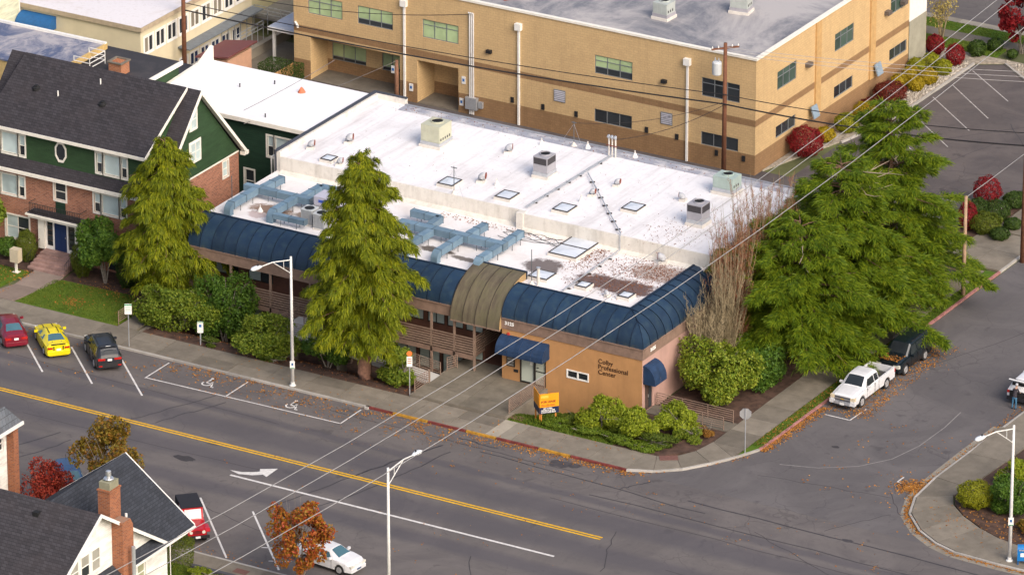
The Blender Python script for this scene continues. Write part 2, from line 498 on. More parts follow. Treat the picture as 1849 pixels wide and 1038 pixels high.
# tar seams and patches
def wobble(a, b, n=9, amp=.12):
    rr = random.Random(int(a[0] * 13 + b[1] * 7))
    return [(a[0] + (b[0] - a[0]) * k / n + rr.uniform(-amp, amp), a[1] + (b[1] - a[1]) * k / n + rr.uniform(-amp, amp)) for k in range(n + 1)]
for a, b, w in (((-12.6, -2.6), (-15.2, -10), .14), ((-15.2, -10), (-17.6, -18.5), .09), ((-11.6, -3.2), (-12.8, -10), .08), ((-12.8, -10), (-15.8, -18.9), .09),
                ((-30.3, -3.5), (-33.0, -9.6), .08), ((-29.0, -4.0), (-31.4, -9.4), .08), ((-36.0, -14.0), (-38.6, -20.5), .1), ((-34.6, -14.6), (-36.5, -20.0), .1),
                ((-22.2, -1.6), (-2.0, -1.9), .06), ((-46, -4.6), (-24, -5.2), .05), ((-10.0, -2.2), (8, -3.2), .09), ((6, -2.0), (30, -2.4), .11), ((0, -4.4), (30, -4.7), .09), ((-2, -6.2), (26, -6.6), .06),
                ((2.5, -.6), (1.2, -2.6), .08), ((-12.3, -1.0), (-9.2, -1.2), .1), ((16, -1.5), (18.5, 3.0), .05), ((12, -4.0), (20, -7.5), .05), ((-2.0, -16.5), (2.5, -24.5), .06), ((4.2, -8.5), (6.5, -14.5), .06),
                ((-21, -19.0), (-13.0, -21.0), .05), ((10, -12), (24, -13), .06), ((-40, -12.5), (-20, -12.2), .05)):
    stripe(main_road, 'crack_seal', wobble(a, b), w, SEAL if w > .065 else OILS, .005)
for a, b, w in (((16.9, 6.0), (19.2, 3.0), .05), ((8, 4), (17.5, 5.2), .05), ((9, 24), (14, 38), .05)):
    stripe(side_street, 'crack_seal', wobble(a, b), w, OILS, .009)
for a, b, w in (((-9.5, 64), (-3, 72), .06), ((-11, 58), (-2, 60), .05), ((-8, 56), (-5, 66), .05), ((-6, 70), (0, 63), .06)):
    stripe(lot, 'crack_seal', wobble(a, b), w, SEAL, .010)
def blob(parent, name, cx, cy, rx, ry, m, z):
    rr = random.Random(int(cx * 31 + cy))
    parent_mb = MB().face([(cx + rx * math.cos(2 * math.pi * k / 16) * rr.uniform(.7, 1.15), cy + ry * math.sin(2 * math.pi * k / 16) * rr.uniform(.7, 1.15), z) for k in range(16)])
    return parent_mb.build(name, m, parent)
blob(main_road, 'asphalt_patch', -4.2, -1.2, .95, .62, PATCH, .0055)
blob(main_road, 'asphalt_patch', -3.2, -1.0, .5, .35, PATCH, .0060)
blob(main_road, 'asphalt_patch', 18.0, -2.1, .45, .25, PATCH, .0055)
blob(main_road, 'asphalt_patch', -26.4, -13.2, .9, .4, OILS, .0055)
blob(side_street, 'asphalt_patch', 10.4, 10.6, .3, .2, OILS, .009)

# kerbs
kerb = bpy.data.objects.new('kerb', None); COL.objects.link(kerb); kerb['kind'] = 'structure'; LOC[kerb.name] = (Vector((0, 0, 0)), 0)
def kerb_run(pts, m, w=.16, h=.15, name='kerb_stone'):
    for a, b in zip(pts[:-1], pts[1:]):
        a = Vector((*a, 0)); b = Vector((*b, 0)); d = (b - a); L = d.length; d.normalize(); n = Vector((-d.y, d.x, 0)) * w
        q = d * .006
        mb = MB().prism([(p.x, p.y) for p in (a + q, b - q, b - q + n, a + q + n)], -.05, h)
        mb.build(name, m, kerb)
xs = [-100 + 3.2 * k for k in range(26)] + [-20.3]
kerb_run([(x, 0) for x in xs if x < -19], KERBC)
# painted stretch: red with yellow gaps
px = -20.3
for w_, m_ in ((2.2, KRED), (2.8, KYEL), (3.0, KRED), (2.4, KYEL), (3.3, KRED), (2.5, KYEL), (4.4, KRED)):
    kerb_run([(px, 0), (px + w_ - .1, 0)], m_); px += w_
kerb_run(CORNER_L, KERBC)
kerb_run([(6.35, 7.4)] + [(6.42 + .006 * k, 7.4 + 3.0 * k) for k in range(1, 13)], KPINK)
kerb_run([(6.5, 43.4), (6.52, 50), (6.6, 60), (6.7, 72)], KERBC)
kerb_run(([(20.0, 80), (19.4, 50), (19.05, 30), (18.9, 24), (18.75, 19), (18.6, 14)] + CORNER_R + [(32, -.62), (40, -.62), (60, -.62)]), KERBC)
kerb_run([(60 - 4 * k, -25.3) for k in range(40)], KERBC)
# concrete gutter pan on the right corner
gut = MB()
pts = [(18.62, 19), (18.5, 14)] + CORNER_R + [(32, -.62), (40, -.62)]
for a, b in zip(pts[:-1], pts[1:]):
    a = Vector((*a, 0)); b = Vector((*b, 0)); d = (b - a).normalized(); n = Vector((d.y, -d.x, 0)) * .55
    gut.face([(q.x, q.y, .012) for q in (a + d * .002, b, b + n, a + n)])
structure('gutter', gut, m_concrete('gutter_concrete', (.27, .24, .20)))
kerb_run([(-11.95, 81.1), (-5.3, 75.7), (1.2, 70.3)], KERBC, .18)
kerb_run([(-13.95, 80.0), (-13.95, 73), (-13.95, 66), (-15.1, 60)][::-1], KERBC, .16)
kerb_run([(1.45, 70.0), (1.45, 56), (-.65, 48.6)], KERBC, .16)

# pavements laid in slabs
def paving(name, m, quads, z=.15, th=.14):
    p = bpy.data.objects.new(name, None); COL.objects.link(p); p['kind'] = 'structure'; LOC[p.name] = (Vector((0, 0, 0)), 0)
    for q in quads:
        mm = m
        if len(q) == 2: q, mm = q
        c = Vector((sum(a for a, b in q) / len(q), sum(b for a, b in q) / len(q)))
        qq = []
        for a, b in q:
            v = Vector((a, b)) - c; qq.append(c + v * (1 - .022 / max(v.length, .1)))
        jz = random.uniform(-.006, .006)
        mb = MB().prism([(v.x, v.y) for v in qq], z - th + jz, z + jz)
        mb.build('slab', mm, p)
    return p
def grid(x0, x1, y0, y1, nx, ny):
    dx, dy = (x1 - x0) / nx, (y1 - y0) / ny
    return [[(x0 + i * dx, y0 + j * dy), (x0 + (i + 1) * dx, y0 + j * dy), (x0 + (i + 1) * dx, y0 + (j + 1) * dy), (x0 + i * dx, y0 + (j + 1) * dy)] for i in range(nx) for j in range(ny)]
q = grid(-97, -10.9, .17, 2.95, 29, 2) + grid(-8.9, 0.1, .17, 2.95, 3, 1)
q += [([(-10.9, .17), (-9.9, .17), (-9.9, 2.95), (-10.9, 2.95)], CONCL), ([(-9.9, .17), (-8.9, .17), (-8.9, 2.95), (-9.9, 2.95)], CONCL)]
q += [[(.1, .17), (1.8, .92), (.9, 2.95), (.1, 2.95)], [(1.8, .92), (3.2, 2.15), (2.0, 3.6), (.9, 2.95)], [(3.2, 2.15), (4.45, 3.85), (2.75, 5.0), (2.0, 3.6)],
      [(4.45, 3.85), (5.35, 5.4), (3.05, 6.9), (2.75, 5.0)]]
q += [[(5.35, 5.4), (5.45, 6.9), (3.05, 6.9)]] + grid(3.05, 5.45, 6.9, 42.9, 1, 15)
paving('sidewalk', CONC, q)
paving('driveway_apron', CONC, grid(1.9, 6.42, 43.5, 50.0, 2, 2) + grid(2.5, 5.2, 50.2, 80, 1, 10))
q = [[(18.75, 14), (18.6, 19), (21.6, 19), (21.5, 14)], [(18.66, 9.4), (18.75, 14), (21.5, 14), (21.2, 9.0)], [(18.92, 6.0), (18.66, 9.4), (21.2, 9.0), (20.9, 7.4)],
     [(19.78, 3.55), (18.92, 6.0), (20.9, 7.4), (21.6, 6.1)], [(21.5, 1.6), (19.78, 3.55), (21.6, 6.1), (22.9, 4.9)], [(23.3, .4), (21.5, 1.6), (22.9, 4.9), (24.7, 3.75)],
     [(25, -.22), (23.3, .4), (24.7, 3.75), (26.4, 3.0)], [(28.2, -.44), (25, -.22), (26.4, 3.0), (28.4, 2.55)], [(31.5, -.44), (28.2, -.44), (28.4, 2.55), (31.5, 2.4)], [(35, -.44), (31.5, -.44), (31.5, 2.4), (35, 2.3)]]
q += grid(18.95, 21.6, 19, 46, 1, 9)
paving('corner_sidewalk', CONC, q)
paving('near_sidewalk', CONC, grid(-42, 12, -27.4, -25.48, 18, 1))
paving('far_sidewalk', CONC, grid(-40, 10, 84.0, 85.5, 17, 1))
paving('far_kerb_strip', CONCL, grid(-40, 10, 87.35, 88.2, 12, 1))
# pink-brown tactile pads
def pad(cx, cy, w, d, rz, name='metal_grate'):
    return MB().obox((cx, cy, .162), (w, d, .012), Matrix.Rotation(rz, 3, 'Z')).build(name, plain('grate_red', (.16, .075, .06), .8, .3, 6), None, label=None)
g1 = pad(-10.3, 3.55, 1.0, .62, 0, 'access_cover'); tag(g1, 'rusty red rectangular cover in the paving before the entry court', 'cover')
g2 = pad(1.75, 3.05, 1.25, .75, R(34), 'access_cover'); tag(g2, 'rusty red rectangular cover at the rounded sidewalk corner', 'cover')
g3 = pad(-13.4, -26.4, 1.0, .6, 0, 'access_cover'); tag(g3, 'dark rectangular cover in the near sidewalk by the red off-roader', 'cover')

# walk, steps' landing walk and lawns of the brick house
paving('garden_walk', m_concrete('walk_concrete', (.27, .21, .18)), [[(-54.0, 2.97), (-51.6, 2.97), (-51.0, 5.6), (-53.2, 5.6)], [(-53.2, 5.6), (-51.0, 5.6), (-50.9, 8.4), (-53.4, 8.4)]])
paving('side_walk_path', CONC, grid(-42.6, -41.1, 2.97, 9.2, 1, 4))
lawn = MB()
for poly in ([(-51.4, 2.98), (-42.85, 2.98), (-42.85, 6.4), (-44.6, 8.1), (-50.7, 7.9)], [(-90, 2.98), (-54.2, 2.98), (-53.6, 8.0), (-90, 8.0)], [(5.5, 5.7), (6.3, 7.6), (6.35, 43), (5.5, 43)],
             [(-40, 85.55), (-8, 85.55), (-8, 87.3), (-40, 87.3)], [(-40, 82), (-13.2, 82), (-13.2, 83.95), (-40, 83.95)], [(-40, -31), (-12, -31), (-12, -27.45), (-40, -27.45)]):
    lawn.prism(poly, -.04, .14)
structure('lawn', lawn, LAWN)
beds = MB()
for poly in ([(-50.7, 7.95), (-44.6, 8.15), (-42.85, 6.45), (-42.7, 9.2), (-42.7, 11), (-51, 11)], [(-90, 8.05), (-53.6, 8.05), (-53.6, 11), (-90, 11)],
             [(-3.15, 3.0), (.9, 3.0), (2.7, 5.0), (3.0, 7.0), (3.0, 8.8), (-3.15, 8.8)], [(-3.15, 10.4), (3.0, 10.4), (3.0, 42), (-3.15, 42)],
             [(20.95, 7.5), (21.65, 6.2), (22.95, 5.0), (24.75, 3.85), (26.45, 3.1), (28.4, 2.65), (36, 2.4), (36, 14), (21.55, 14), (21.25, 9.0)], [(21.65, 14), (36, 14), (36, 40), (21.65, 40)],
             [(-.4, 48.6), (2.3, 48.2), (2.4, 70), (1.7, 70), (1.7, 56)]):
    beds.prism(poly, -.04, .11)
structure('planting_bed', beds, SOIL)
grav = MB()
grav.prism([(-17.6, 52), (-15.4, 60), (-14.15, 66), (-14.15, 80.1), (-12, 81.35), (2, 70.6), (2, 81.9), (-20, 81.9), (-17.4, 78)], -.04, .10)
structure('gravel_bed', grav, GRAVEL)
# sunken banks in front of the office building
def sm(v): v = max(0, min(1, v)); return v * v * (3 - 2 * v)
def bank(name, x0, x1, y0, y1, m, zf, nx=24, ny=14):
    mb = MB(); vs = []; fs = []
    for j in range(ny + 1):
        for i in range(nx + 1):
            x = x0 + (x1 - x0) * i / nx; y = y0 + (y1 - y0) * j / ny
            vs.append((x, y, zf(x, y)))
    for j in range(ny):
        for i in range(nx):
            a = j * (nx + 1) + i; fs.append((a, a + 1, a + nx + 2, a + nx + 1))
    mb.mesh(vs, fs)
    return mb.build(name, m, kind='structure', smooth=True)
ZL = lambda x, y: .12 - 1.45 * sm((y - 3.6) / 4.2) + .05 * math.sin(x * 1.7) * math.sin(y * 2.1)
ZR = lambda x, y: .12 - 1.42 * sm((y - 3.4) / 4.6) * sm((-2.6 - x) / 2.2) + .03 * math.sin(x * 2.3) * math.sin(y * 1.9)
bank('shrub_bank', -40.6, -18.4, 2.9, 12.0, SOIL, ZL)
structure('bank_side_wall', MB().box(-40.9, -40.5, 2.92, 12.0, -1.6, .12), CONC)
bank('front_lawn', -10.9, -2.6, 2.9, 8.7, LAWN, ZR)

# ================================================================== facade tools
def fy(Y, sgn=-1):            # a face looking to -y (sgn -1) or +y
    return lambda u, v, d: (u, Y + sgn * d, v)
def fx(X, sgn=1):             # a face looking to +x
    return lambda u, v, d: (X + sgn * d, u, v)
def fbox(mb, f, u0, u1, v0, v1, d0, d1, mi=0):
    a, b = f(u0, v0, d0), f(u1, v1, d1)
    return mb.box(a[0], b[0], a[1], b[1], a[2], b[2], mi)
def wall(mb, f, u0, u1, v0, v1, holes=(), rev=.12, cuts=(), mi=lambda u, v: 0, rm=0):
    """a wall sheet with real openings and their reveals"""
    us = sorted({u0, u1, *[h[0] for h in holes], *[h[1] for h in holes]})
    vs = sorted({v0, v1, *[h[2] for h in holes], *[h[3] for h in holes], *cuts})
    us = [u for u in us if u0 <= u <= u1]; vs = [v for v in vs if v0 <= v <= v1]
    for a, b in zip(us[:-1], us[1:]):
        for c, d in zip(vs[:-1], vs[1:]):
            uc, vc = (a + b) / 2, (c + d) / 2
            if any(h[0] < uc < h[1] and h[2] < vc < h[3] for h in holes): continue
            mb.face([f(a, c, 0), f(b, c, 0), f(b, d, 0), f(a, d, 0)], mi(uc, vc))
    for h in holes:
        r = h[4] if len(h) > 4 else rev
        for (a, c), (b, d) in (((h[0], h[2]), (h[1], h[2])), ((h[1], h[2]), (h[1], h[3])), ((h[1], h[3]), (h[0], h[3])), ((h[0], h[3]), (h[0], h[2]))):
            mb.face([f(a, c, 0), f(b, d, 0), f(b, d, -r), f(a, c, -r)], rm)
def window(parent, f, u0, u1, v0, v1, fm, gm, cols=1, rows=1, d=-.10, fw=.06, uc=None, vc=None, casing=None, cw=.11, name='window', proud=.05, sill=True, extra=None):
    """frame (> panes) set in an opening; casing is the trim on the wall round it"""
    mb = MB()
    us = uc or [u0 + (u1 - u0) * k / cols for k in range(cols + 1)]
    vs = vc or [v0 + (v1 - v0) * k / rows for k in range(rows + 1)]
    for k, u in enumerate(us):
        a = u - (0 if k == 0 else fw / 2 if k < len(us) - 1 else fw); fbox(mb, f, a, a + fw, v0, v1, d, d + proud)
    for k, v in enumerate(vs):
        a = v - (0 if k == 0 else fw / 2 if k < len(vs) - 1 else fw); fbox(mb, f, u0 + fw, u1 - fw, a, a + fw, d, d + proud - .004)
    w = mb.build(name, fm, parent)
    if casing is not None:
        c = MB()
        fbox(c, f, u0 - cw, u0, v0 - cw, v1 + cw, -.01, .035); fbox(c, f, u1, u1 + cw, v0 - cw, v1 + cw, -.01, .035)
        fbox(c, f, u0, u1, v1, v1 + cw, -.01, .035); fbox(c, f, u0, u1, v0 - cw, v0, -.01, .06 if sill else .035)
        c.build('frame', casing, w)
    for i in range(len(us) - 1):
        for j in range(len(vs) - 1):
            m = gm(i, j) if callable(gm) else gm
            p = MB(); fbox(p, f, us[i] + .01, us[i + 1] - .01, vs[j] + .01, vs[j + 1] - .01, d - .02, d + .012)
            p.build('pane', m, w)
    return w

_fonts = {}
def text_mesh(name, body, size, f, u, v, d, m, parent, bold=.012, align='LEFT', ext=.012, space=1.0, flip=False):
    cu = bpy.data.curves.new('lettering', 'FONT'); cu.body = body; cu.size = size; cu.offset = bold * size; cu.extrude = ext
    cu.align_x = align; cu.space_character = space; cu.resolution_u = 3
    o = bpy.data.objects.new('tmp', cu); COL.objects.link(o)
    bpy.context.view_layer.update()
    me = bpy.data.meshes.new_from_object(o.evaluated_get(bpy.context.evaluated_depsgraph_get()))
    bpy.data.objects.remove(o)
    mb = MB()
    k = -1 if flip else 1
    mb.mesh([f(u + k * p.co.x, v + p.co.y, d + p.co.z) for p in me.vertices], [tuple(p.vertices) for p in me.polygons])
    bpy.data.meshes.remove(me)
    return mb.build(name, m, parent)

# ================================================================== the office building
STUCCO = plain('ochre_stucco', (.47, .245, .10), .9, .12, .5, streak=.4, bump=.15, fine=22)
PINKST = plain('pink_stucco', (.46, .285, .24), .9, .12, .5, streak=.4, bump=.15, fine=22)
WOOD = plain('weathered_fascia', (.225, .148, .112), .8, .22, 2.2)
RAILW = plain('brown_rail_paint', (.24, .165, .125), .7, .2, 3)
REDW = plain('red_brown_cladding', (.115, .052, .036), .8, .25, 2)
BLUE = NT('blue_metal')
_n = BLUE.noise(.8, 5, .65); _n2 = BLUE.noise(1.0, 6, .7, BLUE.map((2.2, 2.2, .35)))
_c = BLUE.mix(BLUE.ramp(_n, .35, .7), (.009, .025, .055), (.015, .038, .076))
_c = BLUE.mix(BLUE.ramp(_n2, .48, .72, 0, .6), _c, (.030, .062, .082))
_x, _y, _z = BLUE.xyz()
_m = BLUE.math('MULTIPLY', BLUE.ramp(_z, 4.75, 5.15, 1, 0), BLUE.ramp(BLUE.noise(2.2, 5, .75), .46, .66, 0, .75))
_c = BLUE.mix(_m, _c, (.10, .095, .045))
_k = BLUE.ramp(BLUE.rnd(), 0, 1, .82, 1.18)
_c = BLUE.mix(1.0, _c, BLUE.comb(_k, _k, _k), 'MULTIPLY')
BLUE = BLUE.done(_c, BLUE.ramp(_n2, .3, .7, .42, .62), 0, .45)
BLUES = plain('blue_seam', (.007, .018, .04), .6, .2)
CANVAS = plain('blue_canvas', (.012, .034, .085), .75, .25, 2.5)
BRONZE = NT('weathered_vault_metal')
_n = BRONZE.noise(1.0, 6, .72, BRONZE.map((3.2, .6, .6))); _n2 = BRONZE.noise(.9, 5, .7)
_c = BRONZE.mix(BRONZE.ramp(_n, .35, .68), (.080, .064, .046), (.155, .130, .085))
_c = BRONZE.mix(BRONZE.ramp(_n2, .45, .7, 0, .5), _c, (.13, .125, .06))
BRONZE = BRONZE.done(_c, .7, 0, .35)
ROOFH = m_membrane('upper_roof_membrane', (.78, .76, .77), (.50, .47, .47), .48, .74, .55, .22, (1.2, .08, 1))
# lower roof: pale membrane with ponding stains and leaf litter of its own shape
t = NT('lower_roof_membrane')
_x, _y, _z = t.xyz()
_n = t.noise(.35, 7, .72, dist=.6); _c = t.mix(t.ramp(_n, .48, .7, 0, .45), (.76, .73, .73), (.48, .43, .40))
def puddle(c, cx, cy, rx, ry, col, amt, rough=.55):
    dx = t.math('DIVIDE', t.math('SUBTRACT', _x, cx), rx); dy = t.math('DIVIDE', t.math('SUBTRACT', _y, cy), ry)
    r = t.math('SQRT', t.math('ADD', t.math('MULTIPLY', dx, dx), t.math('MULTIPLY', dy, dy)))
    r = t.math('ADD', r, t.math('MULTIPLY', t.math('SUBTRACT', t.noise(1.1, 6, .75), .5), rough * 3))
    return t.mix(t.ramp(r, .75, 1.05, amt, 0), c, col)
for a in ((-8.7, 14.1, 3.5, 1.45, (.12, .072, .065), .97), (-14.7, 14.5, 1.5, 1.4, (.10, .075, .07), .9), (-7.0, 17.4, 2.4, 1.7, (.22, .12, .07), .6),
          (-36.6, 13.6, 1.7, 1.0, (.20, .11, .06), .9), (-33.8, 13.9, .9, .7, (.22, .14, .08), .8), (-22.6, 13.3, 1.5, .5, (.07, .05, .035), .9), (-19.9, 12.9, 1.3, .4, (.07, .05, .035), .85), (-25.2, 13.4, 1.0, .6, (.09, .06, .04), .8), (-17.6, 11.9, .9, .5, (.08, .06, .04), .8), (-36.9, 12.4, .9, .6, (.42, .30, .28), .7)):
    _c = puddle(_c, *a)
_c = t.mix(t.ramp(t.noise(5, 5, .8), .58, .75, 0, .4), _c, (.45, .38, .33))
ROOFL = t.done(_c, .75, 0, .3)
PARA = m_membrane('parapet_coating', (.70, .665, .61), (.40, .36, .31), .5, .75, .5, .7, (1.5, 1.5, .2))
WINF = plain('dark_bronze_frame', (.025, .022, .02), .5, .2)
TEAL = m_glass('teal_tinted_glass', (.42, .50, .46), .15)
TEALL = m_glass('pale_blind_glass', (.33, .40, .41), .2)

OB = thing('office_building', 'low office building with blue barrel roof edge, ochre walls and white flat roof', 'building', (-14.5, 8.56, .35))
XL, XR, YF, YB, ZF0, ZF1 = -40.2, -3.42, 8.56, 33.6, 4.06, 4.86
# right wing walls
w = MB()
holes = [(-13.06, -11.0, .36, 2.42, .12), (-9.35, -7.6, 1.5, 2.14, .06), (-14.12, -13.46, 1.35, 2.25, .02)]
wall(w, fy(YF), -14.5, XR, -1.45, ZF0, holes)
w.build('front_wall', STUCCO, OB)
w = MB(); wall(w, fx(XR), YF, 22.0, -.1, ZF0, [(8.95, 10.0, .1, 2.2, .1)]); wall(w, fx(XR), 22.0, YB, -.1, 7.5)
w.build('side_wall', PINKST, OB, label='pinkish side wall facing the side street')
w = MB(); wall(w, fy(YB, 1), XL, XR, -.1, 7.5); wall(w, fx(XL, -1), 8.7, 20.4, -1.5, 6.45); wall(w, fx(XL + .3, -1), 20.4, YB, -.1, 7.6)
w.face([(XR, 22, ZF0), (XR - 2.2, 22, 4.0), (XR - 2.2, 22, 7.5), (XR, 22, 7.5)])
w.build('rear_wall', PARA, OB)
# passage walls behind the vault
w = MB(); wall(w, fx(-14.5, -1), YF, 15, -1.45, ZF0); wall(w, fy(15), -18.5, -14.5, -1.45, ZF0); wall(w, fx(-16.9), 10.4, 15, -1.45, ZF0)
w.box(-18.4, -14.5, 10.0, 15, .20, .33)
w.build('passage_wall', REDW, OB)
# fascia bands
fb = MB(); fb.box(-14.52, XR + .06, YF - .06, YF + .1, ZF0, ZF1); fb.box(XR - .1, XR + .06, YF + .1, 21.9, ZF0, ZF1)
fb.build('fascia', WOOD, OB)
fb = MB(); fb.box(XL, -18.3, YF - .04, YF + .12, ZF0 - .02, ZF1); fb.build('fascia', WOOD, OB)
tr = MB(); tr.box(-14.52, XR + .11, YF - .11, YF - .06, ZF1 - .08, ZF1 + .02); tr.box(XR + .06, XR + .11, YF - .06, 21.9, ZF1 - .08, ZF1 + .02); tr.box(XL, -18.3, YF - .1, YF - .04, ZF1 - .08, ZF1 + .02)
tr.build('fascia_cap', WOOD, OB)
# standing-seam barrel: one object for each pan
D_, H_ = 2.15, 1.78
def arc(t, d=D_, h=H_): return d * (1 - math.cos(t)), h * math.sin(t)
NS = 8
def pan(x0, x1, y0, z0, d, h, clip=None, side=False, seam=True):
    """returns two builders: the pan and its seam"""
    mb, sb = MB(), MB()
    P0, P1, S0, S1 = [], [], [], []
    for k in range(NS + 1):
        tt = math.pi / 2 * k / NS; a, b = arc(tt, d, h)
        lim = clip(a) if clip else None
        nx = -math.cos(tt) * h; nz = math.sin(tt) * d; L = math.hypot(nx, nz); nx /= L; nz /= L
        u0, u1 = x0 + .012, x1 - .012
        bow = .0
        if lim is not None:
            u0, u1 = (min(u0, lim), min(u1, lim)) if not side else (max(u0, lim), max(u1, lim))
        P0.append((u0, y0 + a, z0 + b)); P1.append((u1, y0 + a, z0 + b))
        us = x0
        if lim is not None: us = min(us, lim) if not side else max(us, lim)
        S0.append((us, y0 + a, z0 + b)); S1.append((us, y0 + a + nx * .05, z0 + b + nz * .05))
    if side:
        g = lambda p: (XR + .06 - (p[1] - YF + .06) , p[0], p[2])
        P0, P1, S0, S1 = [[g(p) for p in q] for q in (P0, P1, S0, S1)]
    for k in range(NS):
        mb.face([P0[k], P1[k], P1[k + 1], P0[k + 1]])
        off = (0, .03, 0) if side else (.03, 0, 0)
        for o in (off, tuple(-c for c in off)): pass
        a, b, c, e = S0[k], S1[k], S1[k + 1], S0[k + 1]
        s2 = [tuple(p[i] + off[i] for i in range(3)) for p in (a, b, c, e)]
        sb.mesh([a, b, c, e] + s2, [(0, 1, 2, 3), (4, 7, 6, 5), (1, 5, 6, 2), (0, 4, 5, 1), (2, 6, 7, 3)])
    return mb, sb
def barrel(x0, x1, n, d=D_, h=H_, y0=YF - .06, z0=ZF1, clip=None, side=False, m=BLUE, ms=BLUES, name='roof_pan'):
    wd_ = (x1 - x0) / n; shared = None
    for i in range(n):
        a, b = x0 + i * wd_, x0 + (i + 1) * wd_
        clipped = clip is not None and (not side and b > clip(d) - .02 or side and a < clip(d) + .02)
        mb, sb = pan(a, b, y0, z0, d, h, clip if clipped else None, side)
        o = mb.build(name, m, OB, smooth=True)
        sb.build('standing_seam', ms, o)
barrel(-40.2, -18.5, 22)
barrel(-14.5, XR + .06, 11, clip=lambda a: XR + .06 - a)
barrel(YF - .06, 21.9, 13, clip=lambda a: YF - .06 + a, side=True)
barrel(-18.46, -14.55, 4, 3.7, 3.0, YF - .35, 3.98, m=BRONZE, ms=plain('vault_seam', (.05, .04, .03), .7, .2), name='vault_pan')
# end cheeks of the barrels
ch = MB()
for X, d, h, y0, z0 in ((-18.5, D_, H_, YF - .06, ZF1), (-14.5, D_, H_, YF - .06, ZF1), (XL, D_, H_, YF - .06, ZF1)):
    ch.face([(X, y0 + arc(math.pi / 2 * k / NS, d, h)[0], z0 + arc(math.pi / 2 * k / NS, d, h)[1]) for k in range(NS + 1)] + [(X, y0 + d, z0)])
ch.face([(XR + .06 - arc(math.pi / 2 * k / NS)[0], 21.92, ZF1 + arc(math.pi / 2 * k / NS)[1]) for k in range(NS + 1)] + [(XR + .06 - D_, 21.92, ZF1)])
ch.build('barrel_cheek', BLUES, OB)
ch = MB()
for X in (-18.48, -14.53):
    ch = MB(); ch.face([(X, YF - .35 + arc(math.pi / 2 * k / NS, 3.7, 3.0)[0], 3.98 + arc(math.pi / 2 * k / NS, 3.7, 3.0)[1]) for k in range(NS + 1)] + [(X, YF - .35 + 3.7, 5.6), (X, YF + 1.6, 4.0)])
    ch.build('vault_cheek', plain('vault_cheek_board', (.40, .27, .13), .8, .2), OB)
# copings along the top of the barrels
cp = MB(); zc = ZF1 + H_; yc = YF - .06 + D_
cp.box(XL, -18.5, yc - .02, yc + .14, zc - .2, zc + .05); cp.box(-14.5, XR + .06 - D_ - .14, yc - .02, yc + .14, zc - .2, zc + .05)
cp.box(XR + .06 - D_ - .14, XR + .06 - D_ + .02, yc - .02, 21.9, zc - .2, zc + .052); cp.box(-18.5, -14.5, YF - .35 + 3.66, YF - .35 + 3.82, 6.3, 7.03)
cp.build('coping', BLUES, OB)
# roofs
rf = MB(); rf.box(XL, XR - D_ - .02, yc + .14, 21.0, 6.2, 6.45); rf.box(-18.5, -14.5, YF + 3.45, 12, 6.21, 6.452)
rf.build('lower_roof', ROOFL, OB, label='lower white roof with brown ponding stains and leaf litter')
rf = MB(); rf.box(XL + .32, -19.75, 20.25, YB - .02, 7.2, 7.55); rf.box(-19.75, XR - .9, 19.75, YB - .02, 7.2, 7.545)
rf.build('upper_roof', ROOFH, OB, label='upper white roof')
st = MB(); st.box(XL + .32, -19.75, 20.12, 20.25, 6.4, 7.62); st.box(-19.85, -19.3, 19.55, 20.15, 6.4, 7.64); st.box(-19.3, XR - .9, 19.62, 19.75, 6.4, 7.615)
st.prism([(19.62, 6.45), (19.2, 6.45), (19.62, 6.62)], -19.3, -4.6, 0, lambda a, b, c: (c, a, b)); st.prism([(20.12, 6.45), (19.7, 6.45), (20.12, 6.62)], XL + .4, -19.9, 0, lambda a, b, c: (c, a, b))
st.build('step_wall', PARA, OB)
pp = MB(); pp.box(XL, XL + .32, 20.2, YB, 6.4, 7.95); pp.box(XL, -37.5, YB - .02, YB + .28, 6.4, 7.95); pp.build('parapet', PARA, OB)
cp = MB(); cp.box(XL - .16, XL + .12, 20.1, YB + .3, 7.95, 8.04); cp.box(XL + .12, -37.5, YB + .1, YB + .33, 7.95, 8.035); cp.box(XL - .05, XL + .02, 20.05, 20.2, 6.2, 7.95); cp.build('coping', plain('dark_coping', (.05, .055, .07), .6, .2), OB)
eb = MB(); eb.box(-37.5, XR - 1.0, YB - 1.15, YB - .13, 7.551, 7.556); eb.build('edge_shade', m_membrane('blue_grey_edge_shade', (.30, .31, .36), (.60, .57, .57), .46, .6, .85, .5), OB)  # shade along the back of the upper roof, painted as a thin blue-grey sheet
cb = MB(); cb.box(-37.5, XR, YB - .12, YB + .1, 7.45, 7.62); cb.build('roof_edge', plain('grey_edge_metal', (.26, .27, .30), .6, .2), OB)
# left wing: recessed storeys behind posts
w = MB()
uw = [(-39.2, -37.2), (-36.4, -34.3), (-25.6, -23.9), (-23.6, -21.9), (-21.6, -20.2), (-20.0, -18.7), (-18.5, -17.1)]
lw = [(-39.2, -37.4), (-36.9, -35.2), (-34.2, -32.2), (-31.9, -30.2), (-25.8, -24.3), (-24.1, -22.5), (-22.3, -20.6), (-20.4, -18.7), (-18.5, -17.1)]
holes = [(a, b, 2.35, 3.85, .1) for a, b in uw] + [(a, b, -1.2, 1.15, .1) for a, b in lw]
wall(w, fy(10.35), XL, -16.9, -1.45, ZF0, holes); w.build('recessed_wall', REDW, OB)
for i, (a, b) in enumerate(uw): window(OB, fy(10.35), a, b, 2.35, 3.85, WINF, (lambda i_, j_: TEALL if i_ == 0 else GLASS) if i < 2 else TEALL, 2, 1)
for a, b in lw: window(OB, fy(10.35), a, b, -1.2, 1.15, WINF, TEAL, 2, 1)
